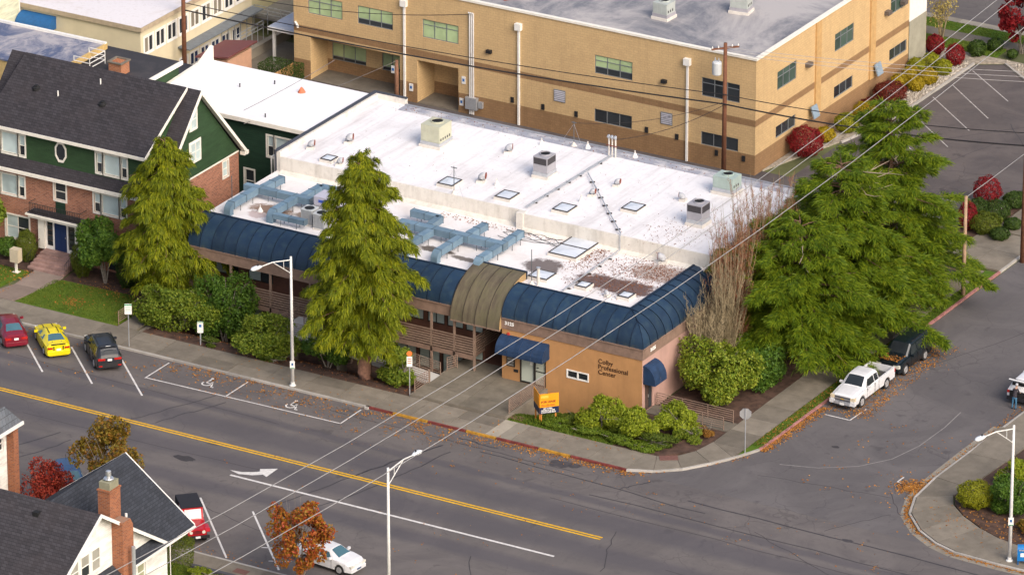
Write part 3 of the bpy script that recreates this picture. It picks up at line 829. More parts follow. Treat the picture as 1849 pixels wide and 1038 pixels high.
sl = MB(); sl.box(XL, -16.9, YF + .1, 10.34, 1.18, 1.42); sl.box(XL, -16.9, YF + .1, 10.34, ZF0 - .06, ZF0 - .01); sl.build('walkway_slab', WOOD, OB)
ed = MB(); ed.box(XL, -16.8, YF - .02, YF + .1, 1.12, 1.46); ed.build('walkway_edge', WOOD, OB)
for x in (-40.0, -36.7, -33.4, -30.1, -26.8, -23.5, -20.2, -18.35, -16.75):
    p = MB(); p.box(x - .07, x + .07, YF - .02, YF + .12, -1.4 if x < -18.4 else .1, ZF0); p.build('post', RAILW, OB)
for k in range(7):
    z = 1.58 + k * .185
    s_ = MB(); s_.box(XL, -16.8, YF - .06, YF - .02, z, z + .085); s_.build('rail_slat', RAILW, OB)
    s_ = MB(); s_.box(-16.84, -16.8, YF - .02, 12.5, z, z + .085); s_.build('rail_slat', RAILW, OB)
# beam under the vault
b = MB(); b.box(-18.5, -14.5, YF - .37, YF - .2, 3.9, 4.0); b.build('vault_beam', RAILW, OB)
# entry: glazed door, sidelight, notice case, letter slot
CREAMG = m_glass('creamy_reflecting_glass', (.42, .45, .38), .12)
f = fy(YF)
dr = MB()
for (a, b_) in ((-13.06, -12.98), (-11.98, -11.84), (-11.08, -11.0)): fbox(dr, f, a, b_, .36, 2.42, -.11, .02)
fbox(dr, f, -12.98, -11.98, .36, .46, -.11, .018); fbox(dr, f, -11.84, -11.08, .36, .42, -.11, .018);
fbox(dr, f, -12.98, -11.98, 2.34, 2.42, -.11, .018); fbox(dr, f, -11.84, -11.08, 2.34, 2.42, -.11, .018)
d1 = dr.build('entrance_door', WINF, OB)
p = MB(); fbox(p, f, -12.98, -11.98, .46, 2.34, -.1, -.07); p.build('pane', CREAMG, d1)
p = MB(); fbox(p, f, -11.84, -11.08, .42, 2.34, -.1, -.07); p.build('pane', CREAMG, d1)
p = MB(); fbox(p, f, -11.84, -11.08, 1.36, 1.42, -.07, -.04); fbox(p, f, -11.78, -11.6, 1.62, 1.68, -.07, -.05); p.build('push_bar', WINF, d1)
p = MB(); fbox(p, f, -12.3, -12.12, 1.75, 2.0, -.07, -.062); p.build('paper_notice', WHITE, d1)
nb = MB(); fbox(nb, f, -14.12, -13.46, 1.35, 2.25, -.02, .05); nc = nb.build('notice_case', WINF, OB)
for k in range(4):
    p = MB(); fbox(p, f, -14.05, -13.55, 1.42 + k * .2, 1.56 + k * .2, .05, .056); p.build('paper_notice', plain('grey_notice', (.24, .23, .21), .6, .2), nc)
p = MB(); fbox(p, f, -13.55, -13.2, 1.0, 1.2, .002, .05); p.build('letter_slot', DARK, OB)
p = MB(); p.lathe([(.0, 0), (.12, 0), (.12, .05), (0, .06)], (0, 0, 0), 12)
p.v = [(-13.98 + a, YF - c - .002, 3.72 + b_) for a, b_, c in p.v]; p.build('alarm_bell', plain('alarm_red', (.5, .05, .03), .5, .1), OB)
window(OB, f, -9.35, -7.6, 1.5, 2.14, WHITE, GLASS, 2, 1, d=-.05, fw=.09, proud=.09)
# awnings: ribbed canvas over a quarter-round frame
def awning(f, u0, u1, vtop, out, drop, n, name='awning'):
    a = MB(); N = 6
    pr_ = [(out * math.sin(math.pi / 2 * k / N) ** 1.0, vtop - drop * (1 - math.cos(math.pi / 2 * k / N))) for k in range(N + 1)]
    pr_ = pr_ + [(out, vtop - drop - .14)]
    root = None
    for i in range(n):
        mb = MB(); a0, a1 = u0 + (u1 - u0) * i / n + .004, u0 + (u1 - u0) * (i + 1) / n - .004; am = (a0 + a1) / 2
        for k in range(len(pr_) - 1):
            (d0, v0), (d1_, v1) = pr_[k], pr_[k + 1]
            s0, s1 = (-.02 if 0 < k else 0), -.02
            mb.face([f(a0, v0, d0), f(am, v0 + s0, d0 + s0), f(am, v1 + s1, d1_ + s1), f(a0, v1, d1_)])
            mb.face([f(am, v0 + s0, d0 + s0), f(a1, v0, d0), f(a1, v1, d1_), f(am, v1 + s1, d1_ + s1)])
        if root is None: root = mb.build(name, CANVAS, OB)
        else: mb.build('canvas_panel', CANVAS, root)
    for u in (u0, u1): MB().face([f(u, v, d) for d, v in pr_] + [f(u, vtop - drop - .14, 0)]).build('end_panel', CANVAS, root)
awning(f, -14.48, -10.72, 3.66, 1.02, .98, 4)
awning(fx(XR), 8.66, 10.3, 3.62, .95, 1.2, 2)
# side door
f2 = fx(XR); dr = MB(); fbox(dr, f2, 8.95, 10.0, .1, 2.2, -.1, -.06); d2 = dr.build('side_door', plain('brown_door', (.09, .06, .05), .5, .2), OB)
p = MB(); fbox(p, f2, 9.55, 9.95, .2, 2.1, -.06, -.04); p.build('pane', GLASS, d2)
p = MB(); fbox(p, f2, 9.45, 9.5, 1.0, 1.2, -.06, 0); p.build('handle', ALU, d2)
# lettering
LET = plain('dark_brown_letters', (.05, .022, .012), .5, .1)
for i, s_ in enumerate(('Colby', 'Professional', 'Center')):
    text_mesh('lettering', s_, .47, f, -6.88, 3.13 - i * .405, .01, LET, OB, .010, space=1.03)
NUMW = plain('white_numerals', (.8, .8, .78), .5, .05)
text_mesh('house_number', '3125', .34, fy(YF - .06), -14.24, 4.40, .012, NUMW, OB, .035, space=1.1)
text_mesh('house_number', '3125', .34, fx(XR + .06), 9.55, 4.36, .012, NUMW, OB, .035, space=1.1)

# entry court, ramps and railings
paving('entry_court', m_concrete('court_concrete', (.195, .17, .135), .12, .85), grid(-18.4, -11.0, 2.98, 6.8, 2, 2) + grid(-18.4, -11.0, 6.8, 10.2, 2, 1), .33, .30)
cw = MB(); cw.box(-18.55, -18.4, 3.0, 10.0, -1.5, .30); cw.box(-11.0, -10.85, 3.0, 8.54, -1.5, .30); structure('court_retaining_wall', cw, CONC)
structure('court_lip', MB().prism([(2.955, .16), (2.975, .16), (2.975, .325)], -18.4, -11.0, 0, lambda a, b, c: (c, a, b)), CONC)
def railing(label, segs, n, h, base, group=None, cat='railing', mid=.0):
    """posts and pipe rails; segs: list of points with their own base height"""
    r_ = thing('railing', label, cat, segs[0], 0, group)
    for a, b in zip(segs[:-1], segs[1:]):
        a = Vector(a); b = Vector(b)
        for k in range(n):
            z = mid + (h - mid) * (k + 1) / n
            m_ = MB(); m_.tube([a + Vector((0, 0, z)), b + Vector((0, 0, z))], .024, 6); m_.build('rail', RAILW, r_)
        L = (b - a).length; k_ = max(1, round(L / 1.8))
        for q in range(k_ + 1):
            p_ = a.lerp(b, q / k_); m_ = MB(); m_.tube([p_ + Vector((0, 0, -.2)), p_ + Vector((0, 0, h + .02))], .03, 6); m_.build('post', RAILW, r_)
    return r_
railing('brown pipe railing along the right edge of the entry court beside the lawn', [(-11.02, 3.6, .33), (-11.02, 8.4, .33)], 8, 1.0, 0)
railing('brown pipe railing stepping up beside the ramp at the left of the entry court', [(-18.35, 3.3, .33), (-18.35, 5.2, .33)], 6, 1.0, 0)
railing('brown pipe railing between the ramp and the lower windows of the court', [(-18.35, 7.6, .33), (-18.0, 8.4, .33)], 6, 1.0, 0)
ramp = thing('access_ramp', 'pale concrete ramp rising to the left from the entry court behind the drooping cedar', 'ramp', (-23, 6, .3))
rm = MB(); rm.prism([(-18.4, .30), (-28.6, 1.36), (-31.0, 1.36), (-31.0, 1.16), (-28.6, 1.16), (-18.4, .1)], 5.35, 6.85, 0, lambda a, b, c: (a, c, b)); rm.build('deck', m_concrete('ramp_concrete', (.50, .49, .48), .05, .3), ramp)
rm = MB(); rm.box(-31.0, -29.5, 6.85, 8.55, 1.16, 1.36); rm.build('landing', m_concrete('landing_concrete', (.50, .49, .48), .05, .3), ramp)
for x in (-22, -26, -30):
    p = MB(); p.box(x - .1, x + .1, 5.6, 6.6, -1.5, .1 + max(0, (-x - 18.4) * .1)); p.build('pier', CONC, ramp)
for yy, nm in ((5.4, 'near'), (6.8, 'far')):
    railing('brown pipe railing along the %s side of the pale access ramp' % ('street' if nm == 'near' else 'building'), [(-18.4, yy, .30), (-28.6, yy, 1.36), (-31.0 if yy < 6 else -29.5, yy, 1.36)], 6, .95, 0)
railing('brown pipe railing closing the landing at the top of the access ramp', [(-31.0, 5.4, 1.36), (-31.0, 8.5, 1.36)], 6, .95, 0)
# side entrance path with its low rails
structure('side_entrance_path', MB().box(-3.38, 3.0, 8.85, 10.35, -.05, .14), CONC)
railing('brown pipe railing on the near side of the side entrance path', [(-2.2, 8.95, .14), (2.7, 8.95, .14)], 6, .95, 0)
railing('brown pipe railing on the far side of the side entrance path under the bush', [(-3.2, 10.25, .14), (2.75, 10.25, .14)], 6, .95, 0)
railing('brown pipe railing on the path between the brick house lawn and the office', [(-42.75, 3.3, .16), (-42.75, 8.5, .16)], 6, .95, 0)

# ================================================================== rooftop equipment
ZH, ZLW = 7.55, 6.45
CURB = m_membrane('curb_coating', (.66, .62, .57), (.42, .38, .33), .45, .7, .5, 1.2)
SKYL = plain('skylight_acrylic', (.60, .64, .70), .18, .10, .8, spec=.5)
SKYF = plain('skylight_frame', (.045, .04, .04), .5, .2)
def skylight(x, y, z, w, d, label, n=1):
    o = thing('skylight', label, 'skylight', (x, y, z), 0, 'square skylights on the office roof' if n == 1 else None)
    MB().box(x - w / 2 - .05, x + w / 2 + .05, y - d / 2 - .05, y + d / 2 + .05, z - .02, z + .20).build('curb', CURB, o)
    fr = MB(); h0, h1 = z + .2, z + .27
    fr.box(x - w / 2, x + w / 2, y - d / 2, y - d / 2 + .07, h0, h1); fr.box(x - w / 2, x + w / 2, y + d / 2 - .07, y + d / 2, h0, h1)
    fr.box(x - w / 2, x - w / 2 + .07, y - d / 2 + .07, y + d / 2 - .07, h0, h1); fr.box(x + w / 2 - .07, x + w / 2, y - d / 2 + .07, y + d / 2 - .07, h0, h1)
    for k in range(1, n): fr.box(x - w / 2 + .07, x + w / 2 - .07, y - d / 2 + d * k / n - .04, y - d / 2 + d * k / n + .04, h0, h1)
    f_ = fr.build('frame', SKYF, o)
    for k in range(n):
        y0, y1 = y - d / 2 + d * k / n + .05, y - d / 2 + d * (k + 1) / n - .05
        g = MB(); x0, x1 = x - w / 2 + .06, x + w / 2 - .06; xm, ym = (x0 + x1) / 2, (y0 + y1) / 2; zz = h0 + .035
        g.mesh([(x0, y0, zz), (x1, y0, zz), (x1, y1, zz), (x0, y1, zz), (xm, ym, zz + .07)], [(0, 1, 4), (1, 2, 4), (2, 3, 4), (3, 0, 4)])
        g.build('pane', SKYL, o)
skylight(-36.5, 21.4, ZH, .95, .95, 'small square skylight near the left parapet of the upper roof')
skylight(-26.7, 21.9, ZH, 1.25, 1.4, 'square skylight on the upper roof beside the thin antenna mast')
skylight(-21.9, 21.8, ZH, 1.25, 1.4, 'square skylight on the upper roof between antenna mast and long conduit')
skylight(-17.2, 21.8, ZH, 1.25, 1.4, 'square skylight on the upper roof between the two conduits')
skylight(-13.1, 24.4, ZH, 1.25, 1.4, 'square skylight on the upper roof right of the slanting conduit')
skylight(-14.3, 18.2, ZLW, 2.2, 3.6, 'large two-pane skylight on the stained lower roof', 2)
skylight(-13.75, 12.75, ZLW, 1.5, 1.4, 'skylight close behind the brown vaulted entry roof')
skylight(-10.4, 12.7, ZLW, .9, .95, 'small skylight at the front of the lower roof by the conduit end')
skylight(-7.0, 12.6, ZLW, .9, .95, 'small skylight at the front right corner of the lower roof')
# goosenecks
def gooseneck(x, y, z, rz, label, s=1.0):
    o = thing('gooseneck_vent', label, 'roof vent', (x, y, z), rz, 'gooseneck vents on the office roof')
    MB().box(-.3 * s, .3 * s, -.3 * s, .3 * s, -.02, .16).build('curb', CURB, o, local=True)
    b_ = MB(); pts = [(0, 0, .1), (0, 0, .3)] + [(.2 - .2 * math.cos(R(a)), 0, .3 + .22 * math.sin(R(a))) for a in (30, 60, 85)] + [(.36, 0, .53)]
    b_.tube([tuple(c * s for c in p) for p in pts], .24 * s, 12); b_.build('pipe', plain('dull_galvanised', (.42, .43, .46), .6, .15, 4), o, local=True, smooth=True)
    m_ = MB(); m_.tube([(.35 * s, 0, .53 * s), (.375 * s, 0, .53 * s)], .245 * s, 12); m_.build('mouth', RUST, o, local=True)
for (x, y, rz, lb, s_) in ((-38.9, 22.7, R(20), 'gooseneck vent beside the dark left parapet', .9), (-37.1, 25.0, R(20), 'gooseneck vent behind the small left skylight', 1.0), (-35.4, 21.0, R(20), 'gooseneck vent just behind the treetop of the tall cedar', .8),
                           (-26.2, 29.2, R(25), 'gooseneck vent between the beige rooftop unit and the grey one', .95), (-25.0, 23.4, R(15), 'gooseneck vent right of the antenna mast skylight', 1.0),
                           (-16.9, 25.1, R(10), 'gooseneck vent left of the slanting conduit', .8), (-16.3, 27.6, R(10), 'gooseneck vent right of the slanting conduit', .8), (-10.9, 27.6, R(190), 'gooseneck vent left of the grey unit near the trees', .8)):
    gooseneck(x, y, ZH, rz, lb, s_)
gooseneck(-7.8, 19.2, ZLW, R(200), 'gooseneck vent in the leaf litter of the lower roof', 1.0)
gooseneck(-8.2, 12.1, ZLW, R(160), 'small gooseneck vent between the two small front skylights', .6)
# cone flashings
for (x, y, z, lb) in ((-23.7, 23.4, ZH, 'white cone flashing between the middle skylights'), (-17.0, 23.8, ZH, 'white cone flashing behind the skylight between the conduits'), (-24.9, 31.8, ZH, 'white cone flashing at the back edge of the upper roof left of the mast'),
                      (-21.7, 32.9, ZH, 'white cone flashing at the back edge right of the mast'), (-17.9, 33.1, ZH, 'white cone flashing at the back edge right of the weatherheads'), (-37.0, 13.0, ZLW, 'white cone flashing in the stained bay between the left ducts')):
    o = thing('pipe_flashing', lb, 'flashing', (x, y, z), 0, 'cone flashings on the office roof')
    MB().lathe([(.22, -.02), (.2, .06), (.06, .34)], (x, y, z), 10).build('cone', WHITE, o)
    MB().tube([(x, y, z + .3), (x, y, z + .52)], .05, 8).build('pipe', CURB, o)
# package units
BEIGE = plain('beige_unit_paint', (.46, .46, .35), .5, .1, 2)
GREYU = plain('grey_unit_paint', (.34, .33, .36), .45, .1, 2)
LOUV = plain('dark_coil_grille', (.05, .045, .05), .6, .3, 18)
def ac_unit(x, y, z, w, d, h, m, label, rz=0, grill=True, base=GALV, fan=.36):
    o = thing('air_conditioner', label, 'rooftop unit', (x, y, z), rz)
    MB().box(-w * .58, w * .58, -d * .58, d * .58, -.02, .22).build('curb', CURB, o, local=True)
    MB().box(-w * .53, w * .53, -d * .53, d * .53, .22, .48).build('base', base, o, local=True)
    b_ = MB(); b_.box(-w / 2, w / 2, -d / 2, d / 2, .48, .48 + h); bo = b_.build('casing', m, o, local=True)
    if grill:
        for sx in (0, 1):
            g = MB()
            if sx == 0: g.box(-w / 2 + .06, w / 2 - .06, -d / 2 - .02, -d / 2, .48 + h * .52, .48 + h - .08)
            else: g.box(w / 2, w / 2 + .02, -d / 2 + .06, d / 2 - .06, .48 + h * .52, .48 + h - .08)
            g.build('coil_grille', LOUV, o, local=True)
    else:
        for k in range(3):
            g = MB(); g.box(-w / 2 + .1 + k * w * .32, -w / 2 + .03 + (k + 1) * w * .31, -d / 2 - .015, -d / 2, .55, .40 + h); g.build('access_panel', m, o, local=True)
        for k in range(max(2, int((d - .2) / .3))): MB().box(w / 2, w / 2 + .02, -d / 2 + .15 + k * .3, -d / 2 + .27 + k * .3, .62, .8).build('louvre', LOUV, o, local=True)
    fn = MB(); fn.lathe([(fan + .06, 0), (fan + .06, .09), (fan, .09), (fan, .02), (0, .02)], (0, d * .1, .48 + h), 20); fo = fn.build('fan_ring', m, o, local=True)
    fn = MB(); fn.lathe([(.09, .0), (.09, .07), (0, .07)], (0, d * .1, .48 + h + .02), 10)
    for k in range(4):
        a = k * math.pi / 2; fn.obox((math.cos(a) * fan * .5, d * .1 + math.sin(a) * fan * .5, .48 + h + .05), (fan * .9, .16, .012), Matrix.Rotation(a, 3, 'Z'))
    fn.build('fan', BLACK, o, local=True)
    fg = MB(); fg.lathe([(fan, .03), (fan, .032), (0, .034)], (0, d * .1, .48 + h), 20); fg.build('fan_well', BLACK, o, local=True)
    return o
ac_unit(-31.5, 28.0, ZH, 1.55, 1.7, 1.25, BEIGE, 'beige rooftop air conditioner on the upper roof near the tan building', 0, False, GALV, .42)
ac_unit(-21.7, 26.7, ZH, 1.15, 1.25, 1.15, GREYU, 'grey rooftop unit with dark grille beside the long conduit')
ac_unit(-7.9, 24.4, ZH, 1.2, 1.2, 1.15, GREYU, 'grey rooftop unit with dark grille close to the bare shrubs')
ac_unit(-9.0, 30.6, ZH, 1.6, 1.3, .85, plain('mint_unit_paint', (.36, .44, .40), .5, .1, 2), 'pale green rooftop unit at the back behind the bare twigs', 0, False)
def condenser(x, y, z, label):
    o = thing('condenser_unit', label, 'condenser', (x, y, z), 0, 'round-fan condensers beside the left ducts')
    MB().box(x - .5, x + .5, y - .5, y + .5, z - .02, z + .12).build('curb', CURB, o)
    b_ = MB(); b_.box(x - .45, x + .45, y - .45, y + .45, z + .12, z + 1.12)
    for k in range(8):
        u = -.42 + k * .115
        b_.box(x + u, x + u + .04, y - .47, y - .45, z + .2, z + 1.02); b_.box(x + .45, x + .47, y + u, y + u + .04, z + .2, z + 1.02)
    b_.build('casing', plain('condenser_grey', (.36, .37, .38), .5, .1), o)
    MB().box(x - .47, x + .47, y - .47, y + .47, z + 1.12, z + 1.2).build('top_cover', plain('condenser_top', (.48, .50, .50), .45, .1), o)
    MB().lathe([(.36, .0), (.36, .012), (0, .016)], (x, y, z + 1.2), 18).build('fan_grille', BLACK, o)
condenser(-32.8, 12.9, ZLW, 'grey condenser with round fan between the left ducts')
condenser(-31.6, 12.6, ZLW, 'grey condenser half hidden by the tall cedar')
o = thing('rooftop_air_handler', 'pale lilac-grey rooftop air handler behind the condensers', 'rooftop unit', (-32.6, 15.1, ZLW))
MB().box(-33.4, -31.9, 14.4, 15.8, 7.35, 7.9).build('upper_casing', plain('lilac_unit', (.45, .44, .52), .45, .08), o)
MB().box(-33.3, -32.0, 14.2, 15.7, 6.43, 7.35).build('lower_casing', GREYU, o)
MB().box(-33.0, -32.4, 14.38, 14.4, 7.5, 7.7).build('badge', plain('badge_blue', (.05, .10, .45), .4, .1), o)
# ducts: each straight length is a part, with flanges
DUCT = NT('galvanised_duct')
_n = DUCT.noise(1.5, 5, .6); _k = DUCT.ramp(DUCT.rnd(), 0, 1, .85, 1.15)
_c = DUCT.mix(DUCT.ramp(_n, .35, .7), (.15, .235, .31), (.205, .30, .38)); _c = DUCT.mix(1.0, _c, DUCT.comb(_k, _k, _k), 'MULTIPLY')
DUCT = DUCT.done(_c, .5, .25, .4)
DFL = plain('duct_flange', (.11, .16, .20), .5, .2)
DSUP = plain('duct_strut', (.10, .11, .12), .6, .2)
def duct(root, pts, w=.52, h=.48, ztop=7.35, elbow=False):
    for a, b_ in zip(pts[:-1], pts[1:]):
        a = Vector((*a, ztop - h / 2)); b2 = Vector((*b_, ztop - h / 2)); L = (b2 - a).length; n = max(1, round(L / 1.4)); d = (b2 - a).normalized()
        for k in range(n):
            p0, p1 = a.lerp(b2, k / n), a.lerp(b2, (k + 1) / n)
            m_ = MB(); m_.bar(p0 + d * .01, p1 - d * .01, w, h); s_ = m_.build('duct_length', DUCT, root)
            m_ = MB(); m_.bar(p1 - d * .03, p1 + d * .012, w + .07, h + .07); m_.build('flange', DFL, s_)
            mid = (p0 + p1) / 2; side_ = Vector((-d.y, d.x, 0)) * (w / 2 + .02)
            for sg in (-1, 1): MB().bar(mid + side_ * sg + Vector((0, 0, -h / 2)), mid + side_ * sg + Vector((0, 0, ZLW - mid.z)), .035).build('strut', DSUP, s_)
    if elbow:
        a = Vector((*pts[-1], ztop - h / 2)); d = (Vector((*pts[-1], 0)) - Vector((*pts[-2], 0))).normalized(); sd_ = Vector((-d.y, d.x, 0)) * w / 2
        m_ = MB(); N = 6; top = []; bot = []
        for k in range(N + 1):
            q = math.pi / 2 * k / N; rr = h + .1
            top.append(a + d * (rr * math.sin(q)) + Vector((0, 0, h / 2 - rr * (1 - math.cos(q))))); bot.append(a + d * (.1 * math.sin(q)) + Vector((0, 0, -h / 2 - .1 * (1 - math.cos(q)))))
        top.append(Vector((top[-1].x, top[-1].y, ZLW))); bot.append(Vector((bot[-1].x, bot[-1].y, ZLW)))
        poly = top + bot[::-1]; n = len(poly); vs = [p - sd_ for p in poly] + [p + sd_ for p in poly]
        fs = [(i, (i + 1) % n, n + (i + 1) % n, n + i) for i in range(n)]
        M_ = len(top)
        for i in range(M_ - 1):
            fs.append((i, i + 1, n - 2 - i, n - 1 - i)); fs.append((n + i, n + i + 1, 2 * n - 2 - i, 2 * n - 1 - i))
        m_.mesh(vs, fs); m_.build('elbow', DUCT, root)
dl = thing('air_duct', 'branching blue-grey metal duct on the left part of the lower roof', 'air duct', (-37, 14.5, ZLW), 0, 'rooftop air ducts')
duct(dl, [(-39.6, 15.1), (-34.0, 15.1)]); duct(dl, [(-38.55, 14.8), (-38.6, 11.7)], elbow=True); duct(dl, [(-35.25, 14.8), (-35.3, 12.1)], elbow=True); duct(dl, [(-38.3, 15.4), (-38.1, 17.6)]); duct(dl, [(-34.9, 15.4), (-34.85, 17.6), (-33.2, 17.7)]); duct(dl, [(-35.0, 11.75), (-32.4, 11.75)], .42, .36, 7.2)
dr_ = thing('air_duct', 'branching blue-grey metal duct on the middle of the lower roof right of the tall cedar', 'air duct', (-22, 14.5, ZLW), 0, 'rooftop air ducts')
duct(dr_, [(-26.6, 14.9), (-17.95, 14.9)], .62, .5); duct(dr_, [(-23.8, 14.5), (-23.95, 11.6)], elbow=True); duct(dr_, [(-21.4, 14.5), (-21.45, 11.6)], elbow=True); duct(dr_, [(-21.2, 15.3), (-21.1, 17.4)]); duct(dr_, [(-18.25, 14.5), (-18.25, 11.9)], elbow=True); duct(dr_, [(-18.25, 15.3), (-18.25, 17.5)]); duct(dr_, [(-24.4, 15.3), (-24.5, 16.9), (-26.8, 16.95)])
# conduits on sleepers
def conduit(label, pts, r, n=1, name='conduit'):
    o = thing(name, label, 'conduit', pts[0])
    for k in range(n):
        off = Vector((k * .15, 0, 0)); m_ = MB(); m_.tube([Vector(p) + off for p in pts], r, 8); m_.build('pipe', GALV, o)
    for a, b_ in zip(pts[:-1], pts[1:]):
        a = Vector(a); b_ = Vector(b_)
        if abs((b_ - a).normalized().z) > .5: continue
        for q in range(1, int((b_ - a).length / 1.5) + 1):
            p = a.lerp(b_, q * 1.5 / (b_ - a).length); m_ = MB(); d = (b_ - a).normalized(); s_ = Vector((-d.y, d.x, 0))
            m_.bar(p - s_ * .17 + Vector((0, 0, -.11)), p + s_ * .2 + Vector((0, 0, -.11)), .09, .09); m_.build('sleeper_block', SKYF, o)
    return o
conduit('long double conduit run crossing the upper roof from the weatherheads', [(-19.4, 32.2, ZH + .18), (-19.5, 29.4, ZH + .18), (-19.72, 20.6, ZH + .18)], .038, 2)
conduit('slanting conduit running to the step between the two roofs', [(-19.1, 28.4, ZH + .18), (-11.5, 19.75, ZH + .18), (-11.42, 19.5, ZH + .05), (-11.4, 19.5, ZLW + .16)], .045)
conduit('straight conduit crossing the stained lower roof to the front edge', [(-11.4, 19.4, ZLW + .16), (-11.2, 11.2, ZLW + .16)], .06)
# masts
def mast(label, x, y, z, h, arm=None, name='roof_mast', r=.028):
    o = thing(name, label, 'mast', (x, y, z)); MB().tube([(x, y, z - .02), (x, y, z + h)], r, 6).build('pole', DSUP, o)
    MB().lathe([(.25, -.01), (.05, .3)], (x, y, z), 8).build('flashing', CURB, o)
    if arm:
        m_ = MB(); m_.bar((x - arm, y, z + h - .1), (x + arm, y, z + h - .1), .05); m_.build('cross_arm', DSUP, o)
        for sx in (-1, 1):
            m_ = MB(); m_.tube([(x, y, z + h - .2), (x + sx * 1.3, y + (-.8 if sx > 0 else .7), z + .02)], .01, 4); m_.build('guy_wire', GALV, o)
    return o
mast('thin antenna mast with guy wires at the front edge of the upper roof', -25.5, 20.5, ZH, 2.1, .25)
mast('thin wire mast at the back edge of the upper roof', -22.8, 32.8, ZH, 1.9, .2)
mast('thin dark pole at the left edge of the lower roof', -39.7, 13.5, ZLW, 2.0)
mast('thin rusty pole rising at the front of the lower roof near the vaulted entry', -13.75, 11.3, ZLW, 2.6)
o = thing('flue_pipe', 'short pale flue pipe beside the rusty roof pole', 'flue', (-13.3, 11.45, ZLW)); MB().tube([(-13.3, 11.45, ZLW - .02), (-13.3, 11.45, ZLW + 1.25)], .11, 10).build('pipe', CURB, o); MB().tube([(-13.3, 11.45, ZLW + 1.25), (-13.3, 11.45, ZLW + 1.33)], .15, 10).build('cap', GALV, o)
o = thing('service_weatherheads', 'trio of white service pipes with weatherheads at the back of the roof', 'weatherhead', (-19.3, 32.3, ZH))
for k in range(3):
    x = -19.6 + k * .27; p_ = MB(); p_.tube([(x, 32.3, ZH), (x, 32.3, ZH + 1.5)], .06, 8); pp_ = p_.build('pipe', CURB, o)
    p_ = MB(); p_.tube([(x, 32.3, ZH + 1.45), (x, 32.25, ZH + 1.6), (x, 32.05, ZH + 1.6)], [.1, .12, .05], 8); p_.build('weatherhead', GALV, pp_)
p_ = MB(); p_.bar((-19.8, 32.22, ZH + .9), (-18.9, 32.22, ZH + .9), .05); p_.build('strut', RUST, o)
o = thing('drain_pipes', 'three white pipes beside the low left roof corner', 'pipe', (-40.7, 20.9, 5.5))
for k in range(3): MB().tube([(-40.9 + k * .25, 20.6, 4.5), (-40.9 + k * .25, 20.6, 7.2), (-40.75 + k * .25, 20.7, 7.35), (-40.5 + k * .1, 20.75, 7.35)], .07, 8).build('pipe', WHITE, o)
# tangle of cable on the lower roof
m_ = MB(); rr = random.Random(4)
for k in range(5):
    pts = []
    for q in range(14):
        s_ = q / 13; pts.append((-20.2 + 4.6 * s_ + rr.uniform(-.1, .1), 18.5 + .7 * math.sin(s_ * 3 + k) + .25 * k * (s_ - .4) + rr.uniform(-.12, .12), ZLW + .03))
    m_.tube(pts, .022, 4)
m_.build('loose_cable', DSUP, label='tangle of dark loose cable lying on the lower roof before the step', cat='cable', loc=(-18, 18.6, ZLW))

# ================================================================== the tan block building
TAN = m_brick('tan_block', (.56, .39, .20), (.51, .35, .18), (.43, .295, .155), .4, .2, .014, .25, .35)
TANB = m_brick('brown_block', (.285, .17, .085), (.245, .145, .073), (.20, .12, .065), .4, .2, .014, .3, .4)
ROOFG = m_membrane('grey_patched_roof', (.165, .17, .195), (.46, .43, .42), .44, .60, .85, .09, (.45, .05, 1))
BLIND = m_glass('pale_green_blind', (.36, .46, .25), .12)
GREYF = plain('grey_window_frame', (.17, .185, .195), .5, .1)
TB = thing('tan_building', 'large two-storey tan block building with brown bands and grey flat roof', 'building', (-37, 50.9, 0))
tm = lambda u, v: 1 if (3.86 < v < 4.38 or v < 1.6) else 0
UPW = [(-56.88, -53.76), (-52.38, -49.22), (-46.57, -43.37), (-31.43, -28.18), (-22.26, -19.02)]
LOWW = [(-31.45, -28.19), (-22.27, -19.1)]
YT, XT, ZT = 50.9, -17.67, 9.15
holes = [(a, b, 5.5, 6.98, .12) for a, b in UPW] + [(a, b, 1.6, 2.66, .12) for a, b in LOWW] + [(-56.7, -48.6, -.05, 3.58, 2.5), (-47.05, -43.38, -.05, 3.54, 2.5)]
w = MB(); wall(w, fy(YT), -58.2, XT, -.05, ZT, holes, cuts=(1.6, 3.86, 4.38), mi=tm, rm=0); w.build('front_wall', [TAN, TANB], TB)
w = MB(); wall(w, fy(YT + 2.5), -57.2, -43.0, -.05, 3.7, [(-56.3, -53.2, 1.0, 2.42, .1), (-51.75, -49.1, 1.0, 2.42, .1)], cuts=(1.0,), mi=lambda u, v: 1 if v < 1.0 else 0); w.build('arcade_wall', [TAN, TANB], TB)
w = MB(); w.box(-58, -43.2, YT + .01, YT + 2.49, -.03, .06); w.build('arcade_floor', CONC, TB)
RW = [(54.27, 57.3, 5.65, 7.13), (63.45, 66.55, 5.7, 7.15), (72.65, 75.5, 5.75, 7.2), (54.15, 57.28, 1.85, 2.8), (63.45, 66.52, 1.9, 2.88), (72.58, 75.5, 1.95, 2.9)]
w = MB(); wall(w, fx(XT), YT, 75.8, -.05, ZT, [(*r, .12) for r in RW], cuts=(1.6, 3.86, 4.38), mi=tm); w.build('side_wall', [TAN, TANB], TB)
w = MB(); wall(w, fx(XT + .05), 75.8, 78.7, 4.2, ZT + .4); wall(w, fy(75.8), XT - 1, XT + .05, 4.2, ZT + .4); w.build('white_end_wall', WHITE, TB)
w = MB(); wall(w, fx(XT + .04), 75.8, 78.7, -.05, 4.2); w.build('concrete_end_wall', m_concrete('stained_wall_concrete', (.36, .34, .27), .05, .6), TB)
w = MB(); wall(w, fx(-58.2, -1), YT, 78.7, -.05, ZT); wall(w, fy(78.7, 1), -58.2, XT + .05, -.05, ZT); w.build('rear_wall', TAN, TB)
